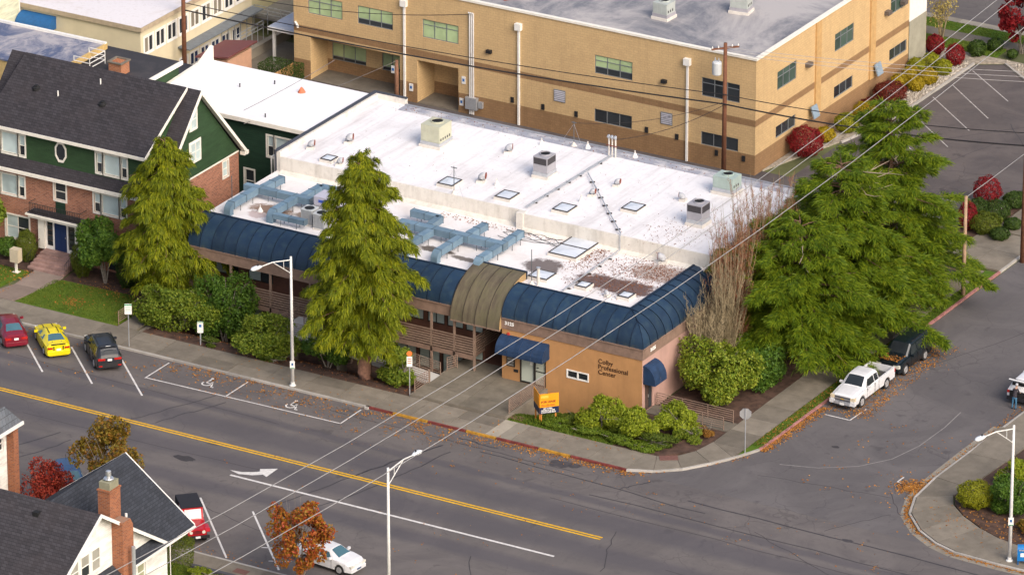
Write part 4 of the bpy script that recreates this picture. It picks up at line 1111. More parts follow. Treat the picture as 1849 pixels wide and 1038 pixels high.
for a, b in ((60.25, 61.05), (69.15, 69.98)):
    p = MB(); p.box(XT, XT + .14, a, b, 1.6, ZT - .02); p.build('pilaster', plain('tan_pilaster', (.50, .31, .13), .8, .15), TB)
for i, (a, b) in enumerate(UPW):
    gmf = (lambda i_, j_: BLIND) if i in (0, 2) else (lambda i_, j_: GLASS if j_ == 0 else BLIND) if i in (1, 3) else (lambda i_, j_: GLASS)
    window(TB, fy(YT), a, b, 5.5, 6.98, GREYF, gmf, 3, 2, vc=[5.5, 5.95 if i in (1, 3) else 6.55, 6.98] if i != 3 else [5.5, 6.05, 6.55, 6.98], fw=.055)
for a, b in LOWW: window(TB, fy(YT), a, b, 1.6, 2.66, GREYF, GLASS, 3, 1, fw=.055)
for a, b in ((-56.3, -53.2), (-51.75, -49.1)): window(TB, fy(YT + 2.5), a, b, 1.0, 2.42, GREYF, lambda i_, j_: GLASS if j_ == 0 else BLIND, 3, 2, vc=[1.0, 1.3, 2.42], fw=.055)
for k, (a, b, c, d) in enumerate(RW):
    if k < 3: window(TB, fx(XT), a, b, c, d, GREYF, m_glass('green_dark_glass', (.05, .08, .065), .4), 3, 2, vc=[c, c + .98, d], fw=.06)
    else: window(TB, fx(XT), a, b, c, d, GREYF, GLASS, 3, 1, fw=.06)
rf = MB(); rf.box(-58.1, XT - .1, YT + .1, 78.6, 8.6, 8.92); rf.build('roof', ROOFG, TB, label='grey patched flat roof')
cp = MB(); cp.box(-58.3, XT + .1, YT - .1, YT + .22, ZT, ZT + .17); cp.box(XT - .22, XT + .1, YT + .22, 75.78, ZT, ZT + .168); cp.box(-58.3, -58.0, YT + .22, 78.7, ZT, ZT + .167); cp.build('coping', TRIM, TB)
ip = MB(); ip.box(-58, XT - .15, YT + .2, YT + .24, 8.9, ZT); ip.box(XT - .24, XT - .2, YT + .24, 75.7, 8.9, ZT); ip.build('parapet_lining', plain('dark_flashing', (.05, .05, .06), .8, .2), TB)
for x, zb in ((-48.13, 0.0), (-37.99, 0.05), (-23.41, .05)):
    h = MB(); h.box(x - .26, x + .26, YT - .34, YT - .01, 7.75, 8.28); ds = h.build('rain_head', WHITE, TB)
    h = MB(); h.box(x - .075, x + .075, YT - .17, YT - .02, zb, 7.8); h.build('downpipe', WHITE, ds)
for k in range(3):
    h = MB(); h.tube([(-42.3 + k * .16, YT - .12, .1), (-42.3 + k * .16, YT - .12, 8.3), (-42.3 + k * .16, YT - .28, 8.38)], .065, 8); h.build('service_pipe', LAMPW, TB)
h = MB(); h.box(-42.6, -41.6, YT - .34, YT - .02, .55, 1.5); h.build('meter_cabinet', GALV, TB); h = MB(); h.box(-41.5, -41.15, YT - .24, YT - .02, .75, 1.25); h.build('meter_box', GALV, TB)
for a in (-34.95, -25.7):
    fr = MB(); f = fy(YT); fbox(fr, f, a, a + 1.0, 2.6, 3.56, 0.002, .05); vt = fr.build('wall_vent', GREYF, TB)
    for k in range(6): s_ = MB(); fbox(s_, f, a + .06, a + .94, 2.67 + k * .145, 2.75 + k * .145, .05, .09); s_.build('slat', plain('vent_slat', (.50, .49, .55), .5, .1), vt)
for x, z in ((-38.6, 1.95), (-35.9, 1.9), (-33.0, 1.9), (-26.9, 1.85), (-24.3, 1.8), (-20.9, 1.2), (-18.6, 1.2)):
    h = MB(); h.box(x - .13, x + .13, YT - .08, YT - .002, z - .22, z + .22); h.build('wall_lamp', DARK, TB)
for x, z in ((-25.4, 6.05), (-40.6, 5.5)):
    h = MB(); h.box(x - .22, x + .22, YT - .25, YT - .002, z - .13, z + .13); h.build('flood_light', DARK, TB)
for y in (58.95, 71.86, 74.5):
    h = MB(); h.box(XT + .002, XT + .4, y - .3, y + .3, 6.1, 6.4); h.build('flood_light', plain('bronze_lamp', (.12, .10, .09), .5, .2), TB)
for y in (60.2, 70.6):
    h = MB(); h.obox((XT + .45, y - .6, 2.3), (.1, .9, .95), Matrix.Rotation(R(-18), 3, 'Y')); h.build('open_shutter', plain('blue_grey_shutter', (.22, .29, .36), .5, .15), TB)
h = MB(); h.bar((-58.05, YT - .02, 4.55), (-57.5, YT - .5, 4.4), .16, .16); h.build('security_camera', WHITE, TB)
for x, z in ((-47.6, 1.2), (-43.1, .9), (-49.2, 2.35), (-42.9, 2.7)):
    h = MB(); h.box(x - .17, x + .17, YT - .05 if z < 2 or z > 2.5 else YT - .04, YT - .004, z - .3, z + .3); sg = h.build('parking_sign', WHITE, TB)
    h = MB(); h.box(x - .09, x + .09, YT - .062, YT - .052, z - .1, z + .12); h.build('sign_symbol', plain('sign_blue', (.03, .14, .42), .5, .1), sg)
pu = plain('white_unit_paint', (.40, .43, .41), .5, .1, 2)
ac_unit(-28.3, 55.9, 8.92, 1.25, 1.2, .85, pu, 'pale grey rooftop unit on the tan building nearest its front edge', R(-3), False, GREYU, .34)
ac_unit(-23.9, 60.0, 8.92, 1.4, 1.15, .8, pu, 'pale grey rooftop unit with an open panel on the tan building, right of its twin', R(8), False, GREYU, .34)
MB().tube([(-40.6, 53.0, 8.92), (-40.2, 53.6, 9.15), (-39.4, 54.6, 9.2)], .12, 8).build('rusty_vent', RUST, label='rusty brown vent lying by the front edge of the grey roof', cat='roof vent', loc=(-40.2, 53.6, 8.92))

# ================================================================== the brick and green house
BRICK = m_brick('red_brick', (.40, .165, .095), (.18, .065, .042), (.33, .23, .18), .30, .11, .016, .3)
GREEN = m_lap('green_siding', (.028, .062, .026), .17)
GREEND = m_lap('dark_green_siding', (.014, .038, .022), .17)
SHING = m_shingle('charcoal_shingle', (.040, .037, .043), .16, (1.35, 1.2, 1.1))
BH = thing('brick_house', 'brick and dark green gabled house with charcoal shingle roof and blue door', 'house', (-52.7, 11.0, .2))
X0, X1, Y0, Y1 = -60.0, -44.5, 11.0, 21.8
ZE, ZRG = 6.62, 12.95; YR = 16.4
WG = m_glass('curtained_glass', (.42, .50, .50), .15)
hol = [(-49.85, -47.1, 4.5, 5.95), (-58.6, -55.9, 4.35, 5.85), (-53.27, -52.3, 4.75, 6.1), (-57.6, -55.6, .95, 2.75), (-49.8, -47.2, 1.6, 2.9), (-53.7, -51.55, .9, 3.1, .25)]
w = MB(); wall(w, fy(Y0), X0, X1, -.2, ZE, hol); w.build('front_wall', BRICK, BH)
w = MB(); wall(w, fx(X1), Y0, Y1, -.2, ZE - .05, [(19.7, 20.4, 5.15, 6.35)]); w.build('side_wall', BRICK, BH)
w = MB(); wall(w, fy(Y1, 1), X0, X1, -.2, ZE); wall(w, fx(X0, -1), Y0, Y1, -.2, ZE); w.build('rear_wall', BRICK, BH)
for X in (X1, X0): MB().face([(X, Y0, ZE - .05), (X, Y1, ZE - .05), (X, YR, ZRG - .1)]).build('gable_wall', GREEN, BH)
# main gable roof (45-50 degrees), eaves out .45
sl_ = (ZRG - ZE) / (YR - Y0)
def slope(mb, x0, x1, ya, za, yb, zb, th=.16, mi=0):
    mb.prism([(ya, za), (yb, zb), (yb, zb - th), (ya, za - th)], x0, x1, mi, lambda a, b, c: (c, a, b))
rf = MB(); slope(rf, X0 - .4, X1 + .45, Y0 - .45, ZE - .45 * sl_ + .45, YR, ZRG + .15); slope(rf, X0 - .4, X1 + .45, Y1 + .45, ZE - .45 * sl_ + .45, YR + .001, ZRG + .149)
rf.build('roof', SHING, BH)
# big shed dormer on the front slope
DX0, DX1, DY, DZ = -58.95, -45.45, 11.2, 9.52
rf2 = MB(); slope(rf2, DX0 - .2, DX1 + .25, DY - .5, DZ + .12, YR - .1, ZRG + .22); dm = rf2.build('dormer_roof', SHING, BH)
hd = [(-49.7, -47.1, 7.5, 9.0), (-58.6, -55.9, 7.45, 9.0)]
w = MB(); wall(w, fy(DY), DX0, DX1, 6.9, DZ + .08, hd)
for X in (DX0, DX1): w.face([(X, DY, 6.9), (X, DY, DZ), (X, YR, ZRG), (X, YR - 3, 9.6)])
w.build('dormer_wall', GREEN, BH)
tr = MB()
tr.box(DX0 - .25, DX1 + .3, DY - .56, DY - .44, DZ - .12, DZ + .12)                                   # dormer eave board
slope(tr, DX1 + .25, DX1 + .31, DY - .5, DZ + .14, YR - .1, ZRG + .24, .24)
tr.box(X0 - .4, X1 + .48, Y0 - .56, Y0 - .4, ZE - .30, ZE - .06)                                        # front eave board
slope(tr, X1 + .45, X1 + .52, Y0 - .45, ZE - .45 * sl_ + .47, YR, ZRG + .17, .34); slope(tr, X1 + .45, X1 + .52, Y1 + .45, ZE - .45 * sl_ + .47, YR + .001, ZRG + .169, .34)
tr.box(X1 + .1, X1 + .5, Y1 + .05, Y1 + .6, ZE - .35, ZE - .08); tr.box(X0, X1, Y0 - .035, Y0 - .003, ZE - .5, ZE - .36); tr.box(X1 + .003, X1 + .03, Y0, Y1, ZE - .12, ZE + .0)
slope(tr, X1 + .02, X1 + .449, Y1 + .45, ZE - .45 * sl_ + .285, YR, ZRG - .015, .03); slope(tr, X1 + .02, X1 + .449, Y0 - .45, ZE - .45 * sl_ + .285, YR, ZRG - .014, .03)
tr.build('eave_trim', TRIM, BH)
gp = MB(); gp.box(DX1 + .02, DX1 + .12, DY - .1, DY - .02, 7.0, DZ - .1); gp.box(-45.1, -45.0, Y0 - .1, Y0 - .02, .2, ZE - .3); gp.build('downpipe', TRIM, BH)
f = fy(Y0)
def triple(f, a, b, c, d, par):
    s1, s2 = a + (b - a) * .24, b - (b - a) * .24
    window(par, f, s1, s2, c, d, TRIM, WG, 1, 1, casing=TRIM, cw=.12, fw=.05)
    for (p, q) in ((a, s1 - .14), (s2 + .14, b)): window(par, f, p, q, c, d, TRIM, lambda i, j: GLASS if j == 0 else WG, 1, 2, casing=TRIM, cw=.12, fw=.045)
triple(f, -49.85, -47.1, 4.5, 5.95, BH); triple(f, -58.6, -55.9, 4.35, 5.85, BH); triple(f, -49.8, -47.2, 1.6, 2.9, BH)
triple(fy(DY), -49.7, -47.1, 7.5, 9.0, BH); triple(fy(DY), -58.6, -55.9, 7.45, 9.0, BH)
window(BH, f, -53.27, -52.3, 4.75, 6.1, TRIM, GLASS, 1, 2, casing=TRIM, cw=.12)
window(BH, f, -57.6, -55.6, .95, 2.75, TRIM, lambda i, j: WG if i == 0 else GLASS, 2, 2, casing=TRIM, cw=.12)
window(BH, fx(X1), 19.7, 20.4, 5.15, 6.35, TRIM, WG, 1, 2, casing=TRIM, cw=.1)
gf = fx(X1, 1)
for (a, b, c, d, n) in ((15.55, 16.35, 10.25, 11.75, 1), (15.45, 16.75, 7.75, 9.2, 2)):
    window(BH, gf, a, b, c, d, TRIM, WG, n, 2, d=.03, casing=TRIM, cw=.12)
pn = MB(); fbox(pn, f, -53.2, -52.35, 3.75, 4.62, .002, .03); pn.build('green_panel', GREEND, BH)
# octagonal window
oc = MB(); ov = MB(); cx, cz = -52.75, 8.42
for k in range(8):
    a0, a1 = R(22.5 + 45 * k), R(67.5 + 45 * k)
    P = lambda r, a, d: (cx + r * .62 * math.cos(a) * .85, DY - d, cz + r * .85 * math.sin(a))
    oc.mesh([P(1, a0, .06), P(1, a1, .06), P(.78, a1, .06), P(.78, a0, .06), P(1, a0, 0), P(1, a1, 0), P(.78, a1, 0), P(.78, a0, 0)], [(0, 1, 2, 3), (0, 4, 5, 1), (3, 2, 6, 7)])
ow = oc.build('octagon_window', TRIM, BH)
ov.face([P(.8, R(22.5 + 45 * k), .02) for k in range(8)]); ov.build('pane', GLASS, ow)
# porch: cornice roof with iron rail, pilasters, blue door and sidelights
po = MB(); po.box(-55.0, -50.5, 10.05, 10.99, 3.35, 3.55); po.box(-55.15, -50.35, 9.9, 10.99, 3.55, 3.68); pr_ = po.build('porch_roof', TRIM, BH)
MB().box(-55.05, -50.45, 10.0, 10.98, 3.68, 3.74).build('porch_deck', SHING, pr_)
for k in range(31):
    x = -54.9 + k * .145
    MB().box(x - .015, x + .015, 10.1, 10.13, 3.74, 4.45).build('baluster', DARK, pr_)
for z in (3.82, 4.45): MB().box(-54.95, -50.5, 10.1, 10.13, z, z + .035).build('iron_rail', DARK, pr_)
for x in (-54.95, -50.52): MB().box(x, x + .03, 10.1, 10.98, 4.45, 4.485).build('iron_rail', DARK, pr_)
for x in (-54.5, -51.3): MB().box(x, x + .55, 10.55, 10.99, .9, 3.35).build('pilaster', TRIM, pr_)
fr = MB(); ff = fy(10.8)
for a, b in ((-53.95, -53.85), (-53.32, -53.2), (-52.12, -52.0), (-51.42, -51.3)): fbox(fr, ff, a, b, .92, 3.35, 0, .1)
fbox(fr, ff, -53.85, -51.42, 3.2, 3.35, 0, .095); fbox(fr, ff, -53.85, -53.32, .92, 1.15, 0, .095); fbox(fr, ff, -52.0, -51.42, .92, 1.15, 0, .095)
fr.build('door_frame', WHITE, BH)
dd = MB(); fbox(dd, ff, -53.2, -52.12, .92, 3.2, .01, .06)
for (a, b, c, d) in ((-53.1, -52.7, 1.1, 1.8), (-52.62, -52.22, 1.1, 1.8), (-53.1, -52.7, 1.95, 3.05), (-52.62, -52.22, 1.95, 3.05)): fbox(dd, ff, a, b, c, d, .06, .075)
d3 = dd.build('blue_door', plain('blue_door_paint', (.012, .03, .10), .4, .1), BH); MB().lathe([(0, 0), (.04, 0), (.04, .05), (0, .07)], (-52.25, 10.72, 2.0), 8).build('handle', ALU, d3)
for a in (-53.85, -52.0):
    for k in range(5): p = MB(); fbox(p, ff, a + .06, a + .5, 1.2 + k * .4, 1.54 + k * .4, .02, .05); p.build('sidelight_pane', GLASS, BH)
STEP = plain('worn_red_step', (.30, .19, .165), .85, .35, 1.6)
for k in range(5):
    s_ = MB(); s_.box(-54.1 + .04 * k, -51.0 - .04 * k, 8.5 + .34 * k, 10.8 if k == 4 else 8.5 + .34 * (k + 1), .05, .26 + .16 * k); s_.build('step', STEP, BH)
for x in (-54.2, -50.9):
    hr = MB(); hr.tube([(x, 8.6, 1.0), (x, 10.3, 1.75)], .02, 6); hh = hr.build('hand_rail', DARK, BH)
    for k in range(8): MB().tube([(x, 8.6 + k * .24, .12), (x, 8.6 + k * .24, 1.0 + k * .106)], .012, 5).build('baluster', DARK, hh)
# roof vents on the dormer roof
def on_dormer(x, y): return DZ + .12 + (y - (DY - .5)) / (YR - .1 - DY + .5) * (ZRG + .1 - DZ) + .02
for x, y, lb in ((-56.6, 13.9, ''), (-50.8, 13.8, '')):
    v = MB(); v.lathe([(.3, -.12), (.3, .06), (.16, .14), (.16, .22), (0, .24)], (x, y, on_dormer(x, y)), 12); v.build('turbine_vent', BLACK, BH)
for x, y in ((-54.6, 13.7), (-51.9, 15.2)): MB().tube([(x, y, on_dormer(x, y) - .1), (x, y, on_dormer(x, y) + .38)], .05, 8).build('vent_pipe', WHITE, BH)
bw = MB(); bw.box(-48.7, -47.9, Y0 - .03, Y0 - .002, .3, .75); bw.build('cellar_window', GLASS, BH)
# mailbox on the lawn
cm = thing('cluster_mailbox', 'beige cluster mailbox on a post beside the brick house steps', 'mailbox', (-54.24, 7.48, .14))
MB().box(-54.7, -54.0, 7.2, 7.75, .95, 1.95).build('cabinet', plain('beige_mailbox', (.52, .45, .33), .5, .08), cm)
for k in range(4):
    for j in range(2): MB().box(-53.998, -53.985, 7.24 + j * .26, 7.46 + j * .26, 1.0 + k * .23, 1.2 + k * .23).build('door', plain('beige_mailbox_door', (.50, .43, .31), .5, .08), cm)
MB().box(-54.42, -54.28, 7.4, 7.55, .14, .95).build('post', TRIM, cm); MB().box(-54.6, -54.1, 7.25, 7.7, .12, .17).build('base', TRIM, cm)

# ================================================================== annex and buildings behind
AN = thing('green_annex', 'dark green annex with a bright white flat roof behind the brick house', 'building', (-47, 24.9, 0))
w = MB(); wall(w, fy(24.9), -54.2, -40.25, -.1, 7.7, [(-44.0, -41.25, 5.2, 6.8), (-46.0, -45.2, 2.0, 3.8)]); wall(w, fx(-54.2, -1), 24.9, 33.4, -.1, 7.7); wall(w, fx(-40.25), 24.9, 33.4, -.1, 7.7); wall(w, fy(33.4, 1), -54.2, -40.25, -.1, 7.7); w.build('wall', GREEND, AN)
triple(fy(24.9), -44.0, -41.25, 5.2, 6.8, AN); window(AN, fy(24.9), -46.0, -45.2, 2.0, 3.8, TRIM, GLASS, 1, 2, casing=TRIM)
rf = MB(); rf.box(-54.3, -40.25, 24.6, 33.5, 7.7, 7.86); rf.build('roof', m_membrane('bright_white_roof', (.80, .79, .80), (.62, .61, .64), .5, .75, .35, .3), AN)
cp = MB(); cp.box(-54.4, -40.25, 24.48, 24.6, 7.62, 7.93); cp.prism([(25.5, 7.86), (33.5, 7.86), (33.5, 9.0), (31.8, 8.2)], -54.5, -54.2, 0, lambda a, b, c: (c, a, b)); cp.build('coping', TRIM, AN)
for x, y in ((-49.5, 29.8), (-47.6, 31.6), (-51.3, 26.2), (-44.6, 25.6)): MB().tube([(x, y, 7.86), (x, y, 8.15)], .05, 6).build('vent_pipe', DARK, AN)
cn = thing('orange_cap', 'orange cap lying on the bright white annex roof', 'cap', (-45.0, 31.2, 7.86)); MB().lathe([(.3, 0), (.28, .06), (.1, .35), (.05, .4)], (-45.0, 31.2, 7.86), 10).build('cone', plain('faded_orange', (.55, .16, .08), .7, .2), cn)
DK = thing('dark_roof_building', 'green building with dark flat roof and brick chimney behind the brick house', 'building', (-58, 24.8, 0))
w = MB(); w.box(-62, -54.55, 23.2, 29.3, -.1, 8.85); w.build('wall', GREEN, DK)
rf = MB(); rf.box(-62.1, -54.4, 23.1, 29.4, 8.85, 9.05); rf.box(-66, -53.5, 29.4, 33.3, 7.0, 7.2); rf.build('roof', m_membrane('black_roof_felt', (.04, .038, .042), (.09, .08, .08), .5, .7, .5, .5), DK)
cp = MB(); cp.box(-54.4, -54.28, 23.0, 29.5, 8.8, 9.12); cp.build('roof_trim', TRIM, DK)
ck = MB(); ck.box(-57.6, -56.5, 24.6, 25.7, 9.0, 9.95); cc = ck.build('chimney', m_brick('orange_brick', (.42, .16, .07), (.30, .10, .05), (.35, .25, .18), .3, .11, .016, .2), DK)
ck = MB(); ck.box(-57.7, -56.4, 24.5, 24.68, 9.95, 10.05); ck.box(-57.7, -56.4, 25.62, 25.8, 9.95, 10.05); ck.box(-57.7, -57.52, 24.68, 25.62, 9.95, 10.05); ck.box(-56.58, -56.4, 24.68, 25.62, 9.95, 10.05); ck.build('chimney_cap', CONC, cc)
rl = MB()
for (a, b) in (((-60.4, 24.2), (-59.0, 24.2)), ((-59.0, 24.2), (-59.0, 26.2)), ((-60.4, 26.2), (-59.0, 26.2))):
    for z in (9.35, 9.7, 10.05): rl.bar((*a, z), (*b, z), .05)
    rl.bar((*a, 9.0), (*a, 10.08), .05); rl.bar((*b, 9.0), (*b, 10.08), .05)
rl.build('roof_rail', WHITE, DK)
BR = thing('blue_grey_roof_building', 'building with blue-grey stained flat roof and white edge at the far left', 'building', (-66, 24, 0))
w = MB(); w.box(-80, -60.5, 22.0, 28.2, -.1, 9.5); w.build('wall', plain('ochre_wall', (.50, .36, .16), .8, .15), BR)
BRR = NT('blue_stained_roof'); _n = BRR.noise(.35, 7, .75, BRR.map((1, .6, 1)), .8); _c = BRR.mix(BRR.ramp(_n, .42, .58), (.09, .115, .20), (.38, .36, .38)); _c = BRR.mix(BRR.ramp(BRR.noise(2.5, 5, .7), .5, .75, 0, .5), _c, (.16, .16, .2))
MB().box(-80, -60.4, 21.9, 28.3, 9.5, 9.62).build('roof', BRR.done(_c, .7, 0, .3), BR)
MB().box(-80, -60.3, 28.15, 28.4, 9.6, 9.8).build('white_edge', WHITE, BR); MB().box(-60.42, -60.25, 21.8, 28.4, 9.25, 9.68).build('ochre_edge', plain('ochre_trim', (.55, .38, .15), .7, .15), BR)

CREAM = plain('cream_stucco', (.66, .58, .40), .85, .07, .6)
CB = thing('cream_building', 'cream two-storey building with white roof and a long row of white windows', 'building', (-66, 41.3, 0))
XC, YC, ZC = -66.0, 41.3, 5.55
cw_ = [41.75 + k * 1.62 for k in range(9)]
hol = [(y, y + 1.3, 3.3, 4.7, .08) for y in cw_] + [(y, y + 1.2, .25, 1.35, .08) for y in [46.6 + k * 1.5 for k in range(6)]]
w = MB(); wall(w, fx(XC), YC, 57, -.1, ZC, hol); wall(w, fy(YC), -95, XC, -.1, ZC, [(-76.6, -74.0, -.05, 3.8, .5)]); w.build('wall', CREAM, CB)
for y in cw_: window(CB, fx(XC), y, y + 1.3, 3.3, 4.7, WHITE, lambda i, j: GLASS if random.random() < .6 else m_glass('curtain', (.20, .18, .14), .3), 2, 1, d=-.05, fw=.11, proud=.07, casing=WHITE, cw=.1)
for y in [46.6 + k * 1.5 for k in range(6)]: window(CB, fx(XC), y, y + 1.2, .25, 1.35, WHITE, m_glass('blue_low_glass', (.02, .035, .09), .4), 2, 1, d=-.05, fw=.1, proud=.07, casing=WHITE, cw=.08)
sh = MB(); sh.box(XC, XC + 1.1, 46.4, 57, 2.3, 2.42); sh.build('lower_eave', plain('slate_grey', (.16, .18, .20), .7, .2), CB)
rf = MB(); rf.box(-95, XC + .15, YC - .15, 57, ZC, ZC + .12); rf.build('roof', m_membrane('pinkish_white_roof', (.70, .67, .69), (.46, .38, .32), .55, .75, .6, .2), CB)
cp = MB(); cp.box(-95, XC + .2, YC - .22, YC - .15, ZC - .2, ZC + .16); cp.box(XC + .15, XC + .22, YC - .15, 57, ZC - .2, ZC + .158); cp.build('coping', plain('tan_coping', (.42, .34, .24), .7, .15), CB)
dw = MB(); dw.box(-76.55, -74.05, 41.75, 41.8, 0, 3.8); dw.build('brown_door', plain('brown_garage', (.10, .045, .03), .7, .2), CB)
aw = MB(); N = 6
for k in range(N):
    q0, q1 = math.pi / 2 * k / N, math.pi / 2 * (k + 1) / N
    P = lambda x, q: (x, YC - 1.2 * math.sin(q), 5.1 - 1.0 * (1 - math.cos(q)))
    aw.face([P(-76.9, q0), P(-73.8, q0), P(-73.8, q1), P(-76.9, q1)])
for x in (-76.9, -73.8): aw.face([(x, YC - 1.2 * math.sin(math.pi / 2 * k / N), 5.1 - (1 - math.cos(math.pi / 2 * k / N))) for k in range(N + 1)] + [(x, YC, 4.1)])
ao = aw.build('blue_awning', plain('bright_blue_canvas', (.015, .10, .27), .6, .15), CB); MB().box(-76.95, -73.75, YC - 1.26, YC - 1.2, 3.88, 4.12).build('valance', WHITE, ao)
# back wing of the cream building seen between it and the tan one
w = MB(); wall(w, fy(63), -70, -58.3, -.1, 6.5, [(-63.6, -61.8, 3.2, 4.3, .1)]); wall(w, fx(-66.5), 57, 63, -.1, 6.5); w.build('rear_wing_wall', plain('olive_cream', (.46, .42, .25), .85, .08, .6), CB)
window(CB, fy(63), -63.6, -61.8, 3.2, 4.3, TRIM, GLASS, 2, 1); MB().box(-60.6, -60.5, 62.9, 62.98, 0, 6.4).build('downpipe', WHITE, CB)
dk = MB(); dk.box(-66, -59.6, 57.2, 62.9, 1.4, 1.6); dk.build('rear_deck', plain('grey_deck', (.20, .19, .17), .85, .2), CB)
for a, b in (((-65.9, 57.2), (-59.7, 57.2)), ((-65.9, 57.0), (-65.9, 52.5)), ((-63.4, 54.6), (-63.4, 50.5))):
    for z in (.5, .9, 1.3): m_ = MB(); m_.bar((*a, 1.5 + z * .75), (*b, 1.5 + z * .75), .05); m_.build('deck_rail', GALV, CB)
    for q in range(6): m_ = MB(); p_ = Vector((*a, 0)).lerp(Vector((*b, 0)), q / 5); m_.bar((p_.x, p_.y, .2), (p_.x, p_.y, 2.5), .05); m_.build('deck_post', GALV, CB)
cv = thing('entry_canopy', 'flat bluish canopy roof attached at the left end of the tan building', 'canopy', (-60, 55, 0))
MB().box(-61.6, -58.25, 52.4, 58.5, 2.75, 3.0).build('slab', WHITE, cv); MB().box(-61.5, -58.25, 52.5, 58.5, 3.0, 3.05).build('roofing', m_membrane('blue_white_roofing', (.40, .46, .58), (.6, .6, .62), .45, .6, .6, .6), cv)
for y in (52.8, 58.0): MB().box(-61.4, -61.2, y, y + .2, 0, 2.75).build('post', WHITE, cv)
structure('concrete_pad', MB().box(-66.0, -58.25, 50.5, 57.0, -.04, .05), m_concrete('dirty_concrete', (.22, .19, .15), .05, .8))
lw_ = thing('low_wall', 'low whitish garden wall beside the concrete pad', 'wall', (-63, 54, 0)); MB().box(-63.3, -63.0, 50.5, 58, 0, .8).build('wall', CONCL, lw_); MB().box(-63.38, -62.92, 50.4, 58.1, .8, .9).build('coping', CONCL, lw_)
sd_ = thing('garden_shed', 'small peach shed with a maroon sloping roof behind the white annex roof', 'shed', (-62, 47, 0))
MB().box(-63.3, -61.1, 45.9, 49.3, 0, 2.35).build('wall', plain('peach_paint', (.52, .30, .20), .8, .1), sd_)
m_ = MB(); m_.prism([(-63.8, 2.25), (-60.8, 2.75), (-60.8, 2.87), (-63.8, 2.37)], 45.5, 49.7, 0, lambda a, b, c: (a, c, b)); m_.build('roof', plain('maroon_metal', (.17, .055, .055), .6, .15), sd_)
fe = thing('board_fence', 'weathered orange-brown board fence beside the shed', 'fence', (-60, 48, 0))
FW = plain('weathered_board', (.44, .25, .10), .85, .35, 2, rnd=.25)
bme = MB().box(-.09, .09, -.015, .015, 0, 1.5).data('board', FW)
for k in range(16): piece('board', bme, fe, (-60.9 + k * .2, 46.6, 0))
bm2 = MB().box(-.015, .015, -.09, .09, 0, 1.5).data('board', FW)
for k in range(18): piece('board', bm2, fe, (-57.8, 46.6 + k * .2, 0))
sb_ = thing('siding_house', 'pale green lap-sided building at the top left corner', 'building', (-80, 39, 0))
w = MB(); wall(w, fx(-77.0), 34, 41, -.1, 9.5); wall(w, fy(34), -90, -77, -.1, 9.5); w.build('wall', m_lap('pale_green_siding', (.62, .62, .46), .22, .4), sb_)
m_ = MB(); m_.box(-77.0, -76.7, 36.2, 36.6, 6.3, 6.9); m_.build('wall_lamp', DARK, sb_); m_ = MB(); m_.box(-77.06, -76.94, 40.9, 41.02, 0, 9.5); m_.build('corner_board', TRIM, sb_)

# ================================================================== near houses
WSID = m_lap('white_siding', (.82, .80, .75), .14, .2)
SHB = m_shingle('slate_blue_shingle', (.036, .040, .050), .16, (1.2, 1.2, 1.25))
SHD = m_shingle('brown_grey_shingle', (.046, .043, .049), .16, (1.35, 1.2, 1.1))
RB = m_brick('rust_brick', (.37, .125, .05), (.19, .06, .035), (.27, .18, .13), .3, .1, .016, .3)
WH = thing('white_house', 'white cottage with slate shingle gables and a brick chimney at the lower left', 'house', (-16, -36, 0))
YRB, ZRB, ZEB, XW = -39.3, 8.8, 4.1, -15.9
kb = (ZRB - ZEB) / 7.1
w = MB(); wall(w, fx(XW), -46.2, -32.2, -.1, 4.3, [(-34.6, -33.7, 1.9, 3.4, .08)])
w.face([(XW, -46.2, 4.3), (XW, -32.2, 4.3), (XW, YRB, ZRB - .1)])
wall(w, fx(-15.9), -32.2, -31.2, -.1, 4.0); wall(w, fy(-31.2, 1), -25.2, -15.9, -.1, 4.0); wall(w, fx(-34, -1), -46.2, -32.2, -.1, 4.3); wall(w, fy(-46.2), -34, XW, -.1, 4.3)
w.face([(-25.2, -31.2, 4.0), (-15.9, -31.2, 4.0), (-20.5, -31.2, 7.6)])
w.build('wall', WSID, WH)
rf = MB(); slope(rf, -34.5, -15.35, YRB, ZRB + .12, -46.9, ZRB + .12 - 7.6 * kb, .2); rf.build('roof', SHD, WH)
rf = MB(); slope(rf, -34.5, -15.35, YRB + .002, ZRB + .119, -31.9, ZRB + .12 - 7.4 * kb, .2); rf.build('roof', SHD, WH)
def slx(mb, y0, y1, xa, za, xb, zb, th=.2): mb.prism([(xa, za), (xb, zb), (xb, zb - th), (xa, za - th)], y0, y1, 0, lambda a, b, c: (a, c, b))
rf = MB(); slx(rf, -39.0, -28.9, -20.5, 7.9, -15.3, 4.05); rf.build('wing_roof', SHB, WH)
rf = MB(); slx(rf, -39.0, -28.9, -20.502, 7.899, -25.7, 4.05); rf.build('wing_roof', SHB, WH)
pn = MB(); slx(pn, -46.2, -39.0, XW - .02, 4.55, -15.22, 4.03, .14); slx(pn, -39.0, -31.0, XW - .02, 4.54, -15.22, 4.06, .1); pn.build('pent_roof', SHB, WH)
tr = MB(); slope(tr, -15.35, -15.27, YRB, ZRB + .14, -46.9, ZRB + .14 - 7.6 * kb, .26); slope(tr, -15.35, -15.27, YRB + .002, ZRB + .139, -31.9, ZRB + .14 - 7.4 * kb, .26)
slx(tr, -28.9, -28.82, -20.5, 7.92, -15.28, 4.07, .26); slx(tr, -28.9, -28.82, -20.502, 7.919, -25.72, 4.07, .26); tr.box(-15.28, -15.16, -46.3, -28.9, 3.86, 4.0); tr.build('eave_trim', WHITE, WH)
f = fx(XW)
